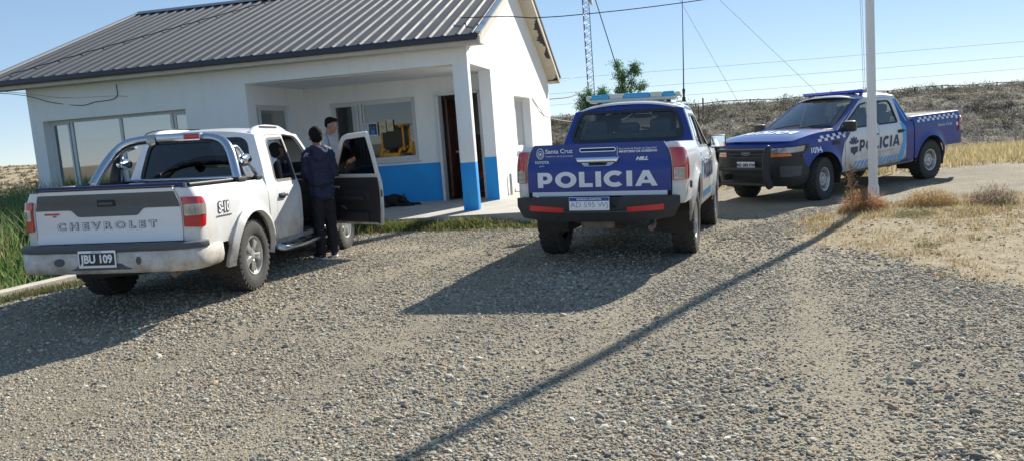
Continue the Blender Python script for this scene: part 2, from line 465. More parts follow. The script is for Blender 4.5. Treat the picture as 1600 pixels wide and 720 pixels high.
# ------------------------------------------------------------------ pickup trucks
def spl(pts):
    X = np.array([p[0] for p in pts], float); Y = np.array([p[1] for p in pts], float)
    h = np.diff(X); d = np.diff(Y) / h; m = np.zeros(len(X)); m[0], m[-1] = d[0], d[-1]
    for i in range(1, len(X) - 1):
        m[i] = 0 if d[i - 1] * d[i] <= 0 else 3 * (h[i - 1] + h[i]) / ((2 * h[i] + h[i - 1]) / d[i - 1] + (h[i] + 2 * h[i - 1]) / d[i])
    def f(x):
        if x <= X[0]: return Y[0] + m[0] * (x - X[0])
        if x >= X[-1]: return Y[-1] + m[-1] * (x - X[-1])
        i = int(np.searchsorted(X, x)) - 1; t = (x - X[i]) / h[i]
        return (2*t**3-3*t*t+1)*Y[i] + (t**3-2*t*t+t)*h[i]*m[i] + (-2*t**3+3*t*t)*Y[i+1] + (t**3-t*t)*h[i]*m[i+1]
    return f

class Truck:
    def __init__(s, name, P, pose, label, cat, C):
        s.P = P; s.C = C
        for k, v in P.items():
            if k not in ('front', 'hood', 'roof'): setattr(s, k, v)
        s.prof = spl(P['profile']); s.bprof = spl(P['bedprofile']); s.zr = spl(P['roof']); s.zt = spl(P['hood'])
        s.xrr, s.zrr = P['roof'][0]; s.xrf, s.zrf = P['roof'][-1]
        s.xA0, s.zA0 = P['hood'][0]; s.xfz = spl(P['front'])
        x, y, a, z, ro, pi = pose
        s.root = empty(name, (x, y, z), 0, label, cat); s.root.rotation_euler = (ro, pi, a)
        n = 300; cur = []
        for k in range(n + 1):
            ph = PI / 2 * k / n; cur.append((s.xc + (s.xf - s.xc) * max(cos(ph), 0) ** s.fe, s.prof(.8) * sin(ph) ** s.fe, ph))
        L = [0]
        for k in range(n): L.append(L[-1] + math.hypot(cur[k+1][0]-cur[k][0], cur[k+1][1]-cur[k][1]))
        s.FL = np.array(L); s.FP = np.array([c[2] for c in cur]); s.A = L[-1]
        s.build()
    # --- surfaces
    def flare(s, x, z):
        f = 0
        for cx in (0, s.wb):
            d = math.hypot(x - cx, (z - s.tr)); e = (d - s.ra) / .11
            if 0 <= e < 1 and z > s.tr - .1: f = max(f, s.fl * (1 - e) ** 2 * (1 + 2 * e))
            elif -.5 < e < 0: f = max(f, s.fl)
        return f
    def S(s, x, z):
        y = s.prof(z)
        if x > s.wb - .3: y -= s.tf * ((x - s.wb + .3) / .8) ** 2
        if z > s.belt: y -= s.ct * ((x - (s.xrr + s.xrf) / 2) / 1.0) ** 2 * (z - s.belt) / .5
        return y + s.flare(x, z)
    def SB(s, x, z): return s.bprof(z) + s.flare(x, z) - .012 * max(0, -x - .2)
    def side(s, sg): return lambda x, z: (x, sg * s.S(x, z), z)
    def bed(s, sg):
        rc = .10
        def f(X, z):
            x1 = s.xr + rc
            if X >= x1: return (X, sg * s.SB(X, z), z)
            u = x1 - X; S = s.SB(x1, z)
            if u <= rc * PI / 2:
                t = u / rc; return (x1 - rc * sin(t), sg * (S - rc + rc * cos(t)), z)
            return (s.xr, sg * (S - rc - (u - rc * PI / 2)), z)
        return f
    def front(s, lift=0):
        def f(a, z):
            sg = 1 if a >= 0 else -1; a = abs(a); Sc = s.S(s.xc, z)
            if a >= s.A: x = s.xc - (a - s.A); return (x, sg * (s.S(x, z) + lift), z)
            ph = float(np.interp(a, s.FL, s.FP)); c, q = max(cos(ph), 0) ** s.fe, sin(ph) ** s.fe
            return (s.xc + (s.xfz(z) + lift - s.xc) * c, sg * (Sc + lift) * q, z)
        return f
    def hoodmap(s, x, y):
        W = s.S(min(x, s.xc), s.zt(x)); t = min(1, abs(y) / W)
        return (x, y, s.zt(x) + s.hc * (1 - t ** 3))
    def xA(s, z): return s.xA0 + (s.xrf - s.xA0) * (z - s.zA0) / (s.zrf - s.zA0)
    def xB(s, z): return s.xcb + (s.xrr - s.xcb) * (z - s.zcb) / (s.zrr - s.zcb)
    def wsmap(s, y, z):
        x = s.xA(z); W = s.S(x, z); return (x + s.wbow * (1 - min(1, (y / W) ** 2)), y, z)
    def bkmap(s, y, z):
        x = s.xB(z); W = s.S(x, z); t = min(1, abs(y) / W); return (x - s.bbow * (1 - t ** 4), y, z)
    def roofmap(s, x, y):
        W = s.S(x, s.zr(x)); t = min(1, abs(y) / W); return (x, y, s.zr(x) + s.rc * (1 - t ** 2.6))
    # --- build
    def build(s):
        C, r = s.C, s.root; xfd, xB, belt = s.xfd, s.xBp, s.belt; z0 = s.zsill
        zr = s.zr; A = lambda z: s.xA(z) - .095
        # doors
        xdt = s.xrr + s.rdt; ztop = lambda x: zr(x) - s.dti
        rear = [(s.xd0, z0 + .055), (xB - .006, z0 + .055), (xB - .006, ztop(xB)), (xdt, ztop(xdt)), (s.xd0c, belt + .03), (s.xd0, belt - .25)]
        rear = rounded(rear, [.06, .02, .02, .10, .05, .15])
        zt = zr(s.xrf) - s.dti
        frt = [(xB + .006, z0 + .055), (xfd - .006, z0 + .055), (xfd - .006, belt - .05), (A(belt + .02), belt + .02), (A(zt), zt), (xB + .006, ztop(xB))]
        frt = rounded(frt, [.02, .06, .04, .03, .10, .02])
        wr = [(s.xd0c + s.wri, belt + .045), (xB - .05, belt + .045), (xB - .05, ztop(xB) - s.wti), (xdt + .05, ztop(xdt) - s.wti)]
        wr = rounded(wr, [.05, .03, .03, .08])
        wf = [(xB + .05, belt + .045), (A(belt + .045) - .07, belt + .045), (A(zt - .06) - .06, zt - .06), (xB + .05, ztop(xB) - .06)]
        wf = rounded(wf, [.03, .03, .07, .03])
        s.outl = dict(rear=rear, frt=frt, wr=wr, wf=wf)
        # cab side
        top = [(x, zr(x)) for x in np.linspace(s.xrf, s.xrr, 10)]
        cab = [(s.xcr, z0), (xfd + .0, z0), (xfd + .0, belt - .02), (s.xA0, s.zA0)] + top + [(s.xcb, s.zcb), (s.xcr, s.zcb - .04)]
        for sg in (1, -1):
            cabp = panel('cab_side', cab, s.side(sg), (0, sg, 0), C['cab'], r, holes=[offset(rear, .006), offset(frt, .006)], thick=.035, g=.08)
            for nm, ol, w, cc in (('rear', rear, wr, C['door']), ('front', frt, wf, C['door'])):
                d = panel('door', ol, s.side(sg), (0, sg, 0), cc, r, holes=[w], thick=.03, g=.07)

                zsplit = belt - .01
                inn = [(max(x, -9), min(z, zsplit)) for x, z in offset(ol, -.035)]
                inn = [p for i, p in enumerate(inn) if i == 0 or math.hypot(p[0] - inn[i-1][0], p[1] - inn[i-1][1]) > 1e-3]
                panel('inner_trim', inn, lambda x, z, f=s.side(sg): (x, f(x, z)[1] - sg * .062, z), (0, -sg, 0), M['int_dark'], d, thick=.030, g=.15)
                panel('window_seal', offset(w, .018), lambda x, z, f=s.side(sg): f(x, z), (0, sg, 0), M['black_plastic'], d, holes=[offset(w, -.012)], thick=.012, lift=.003, g=.1)
                panel('window_glass', offset(w, .005), lambda x, z, f=s.side(sg): (x, f(x, z)[1] - sg * .012, z), (0, sg, 0), C['sideglass'], d, thick=0, g=.12)
                hx = (s.xd0 + .17) if nm == 'rear' else (xB + .17)
                bm = bmesh.new(); y = s.S(hx, belt - .13)
                box(bm, (hx, sg * (y + .004), belt - .13), (.17, .012, .06), None, .005)
                box(bm, (hx, sg * (y + .03), belt - .125), (.19, .022, .03), None, .009)
                box(bm, (hx - .08, sg * (y + .014), belt - .125), (.02, .04, .026)); box(bm, (hx + .08, sg * (y + .014), belt - .125), (.02, .04, .026))
                bm_obj('door_handle', bm, C['handle'], d)
                if nm == 'front':
                    mz = belt + .09; mx = A(belt) - .16; y = s.S(mx, mz)
                    bm = bmesh.new(); box(bm, (mx, sg * (y + .16), mz), (.11, .23, .19), None, .035); box(bm, (mx + .02, sg * (y + .03), mz - .05), (.06, .12, .05), None, .01)
                    mo = bm_obj('side_mirror', bm, C['mirrorcap'], d)
                    bx('mirror_glass', (mx - .057, sg * (y + .165), mz), (.004, .19, .15), M['mirror'], mo)
                if sg == -1 and nm == 'front': s.rfdoor = d
                if sg == -1 and nm == 'rear': s.rrdoor = d
                if sg == 1 and nm == 'front': s.lfdoor = d
                if sg == 1 and nm == 'rear': s.lrdoor = d
            # fender
            ar = arc(s.wb, s.tr, s.ra, 180 + 2, 0 - 2, 22, 1.0)
            hoodtop = [(x, s.zt(x) - .004) for x in np.linspace(s.xc, s.xA0 - .02, 9)]
            fen = [(xfd + .008, z0), (s.wb - s.ra - .004, z0)] + ar + [(s.xc, s.tr - .02)] + hoodtop + [(xfd + .008, belt - .03)]
            s.fen = fen
            f_ = panel('fender', fen, s.side(sg), (0, sg, 0), C['fender'], r, thick=.02, g=.07)
            if C.get('archtrim'):
                for cx in (0, s.wb):
                    tr_ = arc(cx, s.tr, s.ra + .004, 182, -2, 22) + arc(cx, s.tr, s.ra + .05, -2, 182, 22)
                    fm = s.side(sg) if cx else s.bed(sg)
                    panel('arch_trim', tr_, fm, (0, sg, 0), C['archtrim'], r, thick=.03, lift=.012, g=.09)
            # bed side
            ar = arc(0, s.tr, s.ra, -2, 182, 22)
            xe = s.xr + .10 - .10 * PI / 2 - s.post
            bed = [(s.xbf, z0 + .03), (s.xbf, s.zbt)] + [(xe, s.zbt), (xe, s.zbb), (s.xr + .05, s.zbb), (-s.ra - .05, s.zbb)] + ar[::-1] + [(s.ra + .004, z0 + .03)]
            bed = [p for p in bed if p[0] <= s.xbf + 1e-6]
            b_ = s.bed_r = panel('bed_side', bed, s.bed(sg), (0, sg, 0), C['bed'], r, thick=.03, g=.07)
            rail = [(s.xbf, 0), (s.xr + .1, 0), (s.xr + .03, .03), (s.xr + .03, .085), (s.xbf, .085)]
            panel('bed_rail', rail, lambda x, w, sg=sg: (x, sg * (s.SB(x, s.zbt) - .004 - w), s.zbt + .004 + (-.004 if w < .01 else 0)), (0, 0, 1), C['rail'], r, thick=.04, g=.12)
            bx('bed_inner_wall', ((s.xbf + s.xr) / 2, sg * (s.SB(0, s.zbt) - .10), (s.zbt + .76) / 2 - .02), (s.xbf - s.xr - .1, .03, s.zbt - .80), C['bedin'], r)
            # arches inside
            for cx in (0, s.wb):
                bm = bmesh.new(); ri = s.ra + .015; yo = s.prof(.7) - .03; yi = .50; R = []
                for k in range(17):
                    a = rad(-15 + 210 * k / 16); R.append([bm.verts.new((cx + ri * cos(a), sg * y, s.tr + ri * sin(a))) for y in (yo, yi)])
                for k in range(16): bm.faces.new((R[k][0], R[k+1][0], R[k+1][1], R[k][1]))
                bm.faces.new([q[1] for q in R])
                bm_obj('wheel_housing', bm, M['under'], r, 0)
            # wheels
            for cx, st in ((0, 0), (s.wb, s.steer)): s.wheel(cx, sg, st)
            if s.flap: bx('mud_flap', (-s.ra + .06, sg * (s.ty - .06), .40), (.015, .24, .30), M['rubber'], r, rot=Euler((0, rad(-6), 0)).to_matrix())
        # hood
        fr = []
        for k in range(-12, 13):
            t = k / 12; ph = t * PI / 2; x, y = s.xc + (s.xfz(s.zt(s.xf)) - s.xc) * max(cos(ph), 0) ** s.fe, s.S(s.xc, s.zt(s.xc)) * math.copysign(abs(sin(ph)) ** s.fe, t)
            fr.append((x - .004, y * .994))
        fr = fr[::-1]   # left (+y) first
        sidepts = [(x, -(s.S(x, s.zt(x)) - .005)) for x in np.linspace(s.xc - .05, s.xA0 + .05, 6)]
        cowl = [(s.xA0 + s.wbow * (1 - t * t) + .035, t * (s.S(s.xA0 + .05, s.zt(s.xA0)) - .01)) for t in np.linspace(-.97, .97, 9)]
        sp2 = [(x, -y) for x, y in sidepts[::-1]]
        hood = fr + sidepts + cowl + sp2
        s.hood = panel('hood', hood, s.hoodmap, (0, 0, 1), C['hood'], r, thick=.02, g=.09)
        # windscreen frame + glass
        def facepoly(fx, zb, zt_, ins=0.0, n=5):
            R_ = [(s.S(fx(z), z) - .004 - ins, z) for z in np.linspace(zb, zt_, n)]
            return R_ + [(-y, z) for y, z in R_[::-1]]
        zb, ztp = s.zA0 - .02, s.zrf + .0
        def crownp(fm_x, outline, top):  # raise the top edge to the crowned roof
            return outline
        ws = facepoly(s.xA, zb, ztp); 
        topc = [(y, s.roofmap(s.xrf, y)[2] - .002) for y in np.linspace(-(s.S(s.xrf, s.zrf)) * .9, s.S(s.xrf, s.zrf) * .9, 9)]
        half = len(ws) // 2
        ws = ws[:half] + topc[::-1] + ws[half:]
        wi = rounded(facepoly(s.xA, zb + .07, ztp + s.rc - .035, .055, 2), .09)
        fr_ = panel('windscreen_frame', ws, s.wsmap, (1, 0, .5), C['wsframe'], r, holes=[wi], thick=.02, g=.09)
        panel('windscreen', offset(wi, .02), lambda y, z: tuple(Vector(s.wsmap(y, z)) + Vector((-.006, 0, 0))), (1, 0, .5), M['glass_car'], r, thick=0, g=.12)
        panel('windscreen_border', wi, lambda y, z: tuple(Vector(s.wsmap(y, z)) + Vector((-.002, 0, 0))), (1, 0, .5), M['black_plastic'], r, holes=[offset(wi, -.035)], thick=0, g=.12)
        for sgn in (-.45, .12):
            p0 = Vector(s.wsmap(sgn, s.zA0 + .06)) + Vector((.03, 0, .0)); p1 = Vector(s.wsmap(sgn + .52, s.zA0 + .10)) + Vector((.02, 0, .01))
            tb('wiper', [p0, (p0 + p1) / 2 + Vector((.012, 0, .01)), p1], .009, M['black_plastic'], r, 6)
        bx('cowl_panel', (s.xA0 + .08, 0, s.zA0 + .01), (.16, 2 * s.S(s.xA0, s.zA0) - .12, .04), M['black_plastic'], r, .01)
        # back of the cab
        bk = facepoly(s.xB, s.zcb - .10, s.zrr)
        topc = [(y, s.roofmap(s.xrr, y)[2] - .002) for y in np.linspace(-(s.S(s.xrr, s.zrr)) * .9, s.S(s.xrr, s.zrr) * .9, 9)]
        half = len(bk) // 2; bk = bk[:half] + topc[::-1] + bk[half:]
        q = s.rwin; rw = rounded([(q[0], q[2]), (q[1], q[3]), (-q[1], q[3]), (-q[0], q[2])], .10)
        s.back = panel('cab_back', bk, s.bkmap, (-1, 0, .2), C['back'], r, holes=[rw], thick=.03, g=.08)
        panel('rear_window', offset(rw, .01), lambda y, z: tuple(Vector(s.bkmap(y, z)) + Vector((.010, 0, 0))), (-1, 0, 0), C['rearglass'], r, thick=0, g=.12)
        panel('rear_window_seal', offset(rw, .022), s.bkmap, (-1, 0, 0), M['black_plastic'], r, holes=[offset(rw, -.018)], thick=.01, lift=.004, g=.1)
        W0 = s.prof(.9) - .03
        bx('cab_back_wall', (s.xcr + .02, 0, (s.zcb - .10 + .42) / 2), (.03, 2 * W0, s.zcb - .52), C['cab'], r)
        # roof
        wf_ = lambda x: s.S(x, zr(x)) - .002
        ro = [(s.xrf + s.wbow * (1 - t * t), t * wf_(s.xrf)) for t in np.linspace(-1, 1, 11)]
        ro += [(x, wf_(x)) for x in np.linspace(s.xrf, s.xrr, 8)][1:-1]
        ro += [(s.xrr - s.bbow * (1 - t ** 4), t * wf_(s.xrr)) for t in np.linspace(1, -1, 11)]
        ro += [(x, -wf_(x)) for x in np.linspace(s.xrr, s.xrf, 8)][1:-1]
        s.roofp = panel('roof', ro, s.roofmap, (0, 0, 1), C['roof'], r, thick=.02, g=.09)
        panel('headliner', offset(ro, -.03), lambda x, y: tuple(Vector(s.roofmap(x, y)) - Vector((0, 0, .035))), (0, 0, -1), M['liner'], r, thick=0, g=.2)
        # bed
        Wb = s.SB(0, s.zbt)
        bx('bed_floor', ((s.xbf + s.xr) / 2, 0, .74), (s.xbf - s.xr - .06, 2 * Wb - .12, .04), C['bedin'], r)
        bx('bed_front_wall', (s.xbf - .03, 0, (s.zbt + .74) / 2), (.04, 2 * Wb - .06, s.zbt - .75), C['bed'], r)
        # tailgate
        rc = .10; ye = lambda z: s.SB(s.xr + rc, z) - rc - s.post - .008; yt = ye(s.zbt)
        s.yt = yt
        tgl = [(ye(z), z) for z in np.linspace(s.tgb, s.zbt + .01, 9)]; s.ye = ye
        tg = tgl + [(-y, z) for y, z in tgl[::-1]]
        s.tgmap = lambda y, z: (s.xr - .012 + s.tgx(z), y, z)
        s.tg = panel('tailgate', tg, s.tgmap, (-1, 0, 0), C['tailgate'], r, thick=.055, g=.06)
        # lower body
        bm = bmesh.new()
        for sg in (1, -1): box(bm, ((s.xr + s.xf) / 2 - .05, sg * .42, .50), (s.xf - s.xr - .5, .08, .13), None, .01)
        for x in (-.95, -.35, .45, 1.2, 2.0, s.wb + .3): box(bm, (x, 0, .50), (.07, .84, .10))
        bm_obj('chassis', bm, M['under'], r)
        bx('cab_floor', ((s.xcr + xfd) / 2, 0, z0 + .05), (xfd - s.xcr, 2 * W0 - .02, .08), M['under'], r)
        bx('engine_bay', ((xfd + s.xc) / 2 + .02, 0, .62), (s.xc - xfd - .1, .96, .52), M['under'], r)
        bx('bed_underside', ((s.xbf + s.xr) / 2, 0, .665), (s.xbf - s.xr - .1, 1.0, .10), M['under'], r)
        # rear axle
        bm = bmesh.new(); tube(bm, [(0, -.68, s.tr), (0, -.2, s.tr), (0, -.14, s.tr), (0, .14, s.tr), (0, .2, s.tr), (0, .68, s.tr)], [.045, .05, .09, .09, .05, .045], 12)
        rr = bmesh.ops.create_uvsphere(bm, u_segments=16, v_segments=10, radius=.15); bmesh.ops.transform(bm, matrix=Matrix.Translation((0, 0, s.tr)) @ Matrix.Diagonal((.9, 1, 1, 1)), verts=rr['verts'])
        bm_obj('rear_axle', bm, M['rust'], r)
        for sg in (1, -1):
            bm = bmesh.new()
            for k in range(4): tube(bm, [(-.6 + .07 * k, sg * .55, .50 - .015 * k), (0, sg * .55, s.tr + .06 - .015 * k), (.6 - .07 * k, sg * .55, .48 - .015 * k)], .014, 6)
            tube(bm, [(-.08, sg * .50, s.tr), (-.12, sg * .46, .66)], .03, 8)
            bm_obj('leaf_spring', bm, M['under'], r)
        tb('exhaust_pipe', smooth_path([(1.5, -.25, .42), (.4, -.3, .42), (-.3, -.38, .50), (s.xr + .1, s.exy, .42), (s.xr - .06, s.exy, .38)], 5), .032, M['rust'], r, 12)
        # interior
        for (x, y) in ((s.xBp + .15, .37), (s.xBp + .15, -.37), (s.xcr + .42, .40), (s.xcr + .42, -.40), (s.xcr + .42, 0)):
            bm = bmesh.new(); hz = z0 + .38; rot = Euler((0, rad(-14), 0)).to_matrix(); back = x < s.xBp - .1
            box(bm, (x + .25, y, hz), (.50, .46 if not back else .40, .15), None, .04); box(bm, (x - .06, y, hz + .30), (.14, .46 if not back else .42, .56), rot, .05)
            if y or back: box(bm, (x - .14, y, hz + (.68 if not back else .62)), (.11, .27, .20 if y else .12), rot, .045)
            bm_obj('seat', bm, M['seat'], r)
        bm = bmesh.new(); box(bm, (s.xA0 - .16, 0, s.zA0 - .13), (.42, 2 * W0 - .06, .22), None, .05); box(bm, (s.xA0 - .25, 0, s.zA0 - .35), (.3, 2 * W0 - .1, .3), None, .05)
        bm_obj('dashboard', bm, M['int_dark'], r)
        bm = bmesh.new(); c = Vector((s.xA0 - .48, .37, s.zA0 - .10)); R = Euler((0, rad(-62), 0)).to_matrix()
        tube(bm, [c + R @ Vector((.18 * cos(2*PI*k/20), .18 * sin(2*PI*k/20), 0)) for k in range(21)], .014, 8); tube(bm, [c, c + Vector((.25, 0, -.05))], .03, 8)
        box(bm, c, (.10, .34, .03), R, .01)
        bm_obj('steering_wheel', bm, M['int_dark'], r)
        mp = s.wsmap(0, s.zrf - .06); bx('cabin_mirror', (mp[0] - .08, 0, mp[2]), (.03, .24, .06), M['int_dark'], r, .01)
    def wheel(s, cx, sg, steer):
        w = empty('wheel', (cx, sg * s.ty, s.tr - s.lift)); w.parent = s.root; w.rotation_euler = (0, rad(37 * (cx > 0) + 11), steer)
        hw = s.tw / 2; R = s.tr; rr = s.rim
        bm = bmesh.new()
        prof = [(rr, hw * .80), (rr + .02, hw * .92), ((R + rr) / 2, hw * 1.02), (R - .035, hw * .93), (R - .008, hw * .78), (R, hw * .5), (R, 0), (R, -hw * .5), (R - .008, -hw * .78), (R - .035, -hw * .93), ((R + rr) / 2, -hw * 1.02), (rr + .02, -hw * .92), (rr, -hw * .8)]
        prof = [(a - (.012 if a >= R - .009 else 0), b) for a, b in prof]
        lathe(bm, prof, 48)
        n = s.lugs
        for k in range(n):
            for j, (hy, wy) in enumerate(((-.72, .42), (-.24, .36), (.24, .36), (.72, .42))):
                a = 2 * PI * (k + (.5 if j % 2 else 0)) / n
                rl = R - .012 if abs(hy) < .5 else R - .020
                box(bm, (rl * cos(a), hy * hw, rl * sin(a)), (.024, wy * hw, 2 * PI * R / n * .62), Euler((rad(12 if j % 2 else -12), -a, 0)).to_matrix())
        bm_obj('tyre', bm, M['rubber'], w)
        o = sg; bm = bmesh.new()
        if s.rimstyle == 'steel':
            p = [(rr, .8), (rr - .004, .86), (rr - .022, .82), (rr - .03, .55), (rr - .055, .35), (rr - .075, .42), (rr * .52, .62), (rr * .40, .60), (rr * .36, .45), (.055, .45), (.05, .62), (.0, .64)]
            lathe(bm, [(a, o * b * hw) for a, b in p], 40)
            for k in range(12):   # ventilation slots
                a = 2 * PI * k / 12; q = rr * .70
                box(bm, (q * cos(a), o * hw * .53, q * sin(a)), (.030, .02, .055), Euler((0, -a, 0)).to_matrix(), .004, mi=1)
            for k in range(6):
                a = 2 * PI * k / 6; tube(bm, [(.075 * cos(a), o * hw * .4, .075 * sin(a)), (.075 * cos(a), o * hw * .58, .075 * sin(a))], .011, 6)
        else:
            p = [(rr, .8), (rr - .004, .88), (rr - .018, .84), (rr - .03, .5), (rr - .045, .0), (rr - .05, -.6)]
            lathe(bm, [(a, o * b * hw) for a, b in p], 44)
            lathe(bm, [(rr - .05, -o * hw * .2), (.02, -o * hw * .2)], 30, mi=1)
            ns = s.spokes
            for k in range(ns):
                a = 2 * PI * k / ns
                for da in ((-.14, .14) if ns < 6 else (0,)):
                    p0 = Vector((.05 * cos(a), o * hw * .58, .05 * sin(a))); p1 = Vector(((rr - .02) * cos(a + da), o * hw * .70, (rr - .02) * sin(a + da)))
                    d = p1 - p0; c = (p0 + p1) / 2; ang = math.atan2(d.z, d.x)
                    box(bm, c, (d.length, .035, .045 if ns < 6 else .05), Euler((0, -ang, 0)).to_matrix(), .008)
            lathe(bm, [(.085, o * hw * .50), (.08, o * hw * .66), (.045, o * hw * .74), (0, o * hw * .75)], 24)
        bm_obj('rim', bm, [M['alloy'] if s.rimstyle != 'steel' else M['steel_wheel'], M['under']], w)
        bm = bmesh.new(); lathe(bm, [(rr - .02, -o * .02), (rr - .06, -o * .06), (.0, -o * .06)], 24); bm_obj('brake_drum', bm, M['rust'], w)
    def fascia_top(s, a):
        x, y, _ = s.front()(a, s.zt(s.xf)); return s.hoodmap(min(x, s.xf), y)[2] - .012

def checker(name, fm, org, n, w, h, mat_, parent, out, ux=(1, 0), uy=(0, 1), rows=2, skew=0, start=0):
    bm = bmesh.new(); o = Vector(out)
    for i in range(n):
        for j in range(rows):
            if (i + j + start) % 2: continue
            c = []
            for a, b in ((0, 0), (1, 0), (1, 1), (0, 1)):
                X = (i + a) * w + skew * (j + b) * h; Y = (j + b) * h
                c.append(bm.verts.new(Vector(fm(org[0] + X * ux[0] + Y * uy[0], org[1] + X * ux[1] + Y * uy[1])) + o * .0045))
            nn = (c[1].co - c[0].co).cross(c[2].co - c[0].co)
            bm.faces.new(c if nn.dot(o) > 0 else c[::-1])
    return bm_obj(name, bm, mat_, parent, 0, recalc=False)
def plate(parent, c, w, h, ax, up, n, style, text):
    """number plate: centre c, axes"""
    ax, up, n = Vector(ax).normalized(), Vector(up).normalized(), Vector(n).normalized()
    R = Matrix((ax, up, n)).transposed()
    bm = bmesh.new(); box(bm, c, (w, h, .006), R, .002); o = bm_obj('licence_plate', bm, M['plate_white'], parent)
    f = lambda a, b: tuple(Vector(c) + ax * a + up * b + n * .0035)
    if style == 'black':
        panel('plate_field', rounded([(-w/2+.012, -h/2+.022), (w/2-.012, -h/2+.022), (w/2-.012, h/2-.022), (-w/2+.012, h/2-.022)], .008), f, n, M['plate_black'], o, thick=0, lift=.001, g=.5)
        text_on('plate_number', text, h * .66, f, (0, 0), M['plate_white'], o, n, bold=.004, lift=.0025, sx=(w - .04) / (h * .66 * 3.55))
        text_on('plate_heading', 'ARGENTINA', h * .12, f, (0, h / 2 - .011), M['plate_black'], o, n, lift=.0015)
    elif style == 'blue':
        panel('plate_field', [(-w/2+.004, h/2-.040), (w/2-.004, h/2-.040), (w/2-.004, h/2-.004), (-w/2+.004, h/2-.004)], f, n, mat('plate blue band', (.01, .05, .35), .4), o, thick=0, lift=.001, g=.5)
        text_on('plate_heading', 'REPUBLICA ARGENTINA', .024, f, (0, h / 2 - .022), M['plate_white'], o, n, bold=.0006, lift=.0025)
        text_on('plate_number', text, h * .55, f, (0, -.012), mat('worn plate ink', (.35, .36, .38), .5), o, n, lift=.002, sx=(w - .07) / (h * .55 * 4.2))
    else:
        text_on('plate_number', text, h * .62, f, (0, 0), M['plate_black'], o, n, bold=.003, lift=.002, sx=(w - .04) / (h * .62 * 4.3))
    return o
def R4b(a, b, c, d): return [(a, b), (c, b), (c, d), (a, d)]
BASE = dict(lift=0, wti=.06, dti=.045, fe=.62, tf=.03, ct=.03, flap=False, steer=0, lugs=30, wri=.06, rdt=.17)
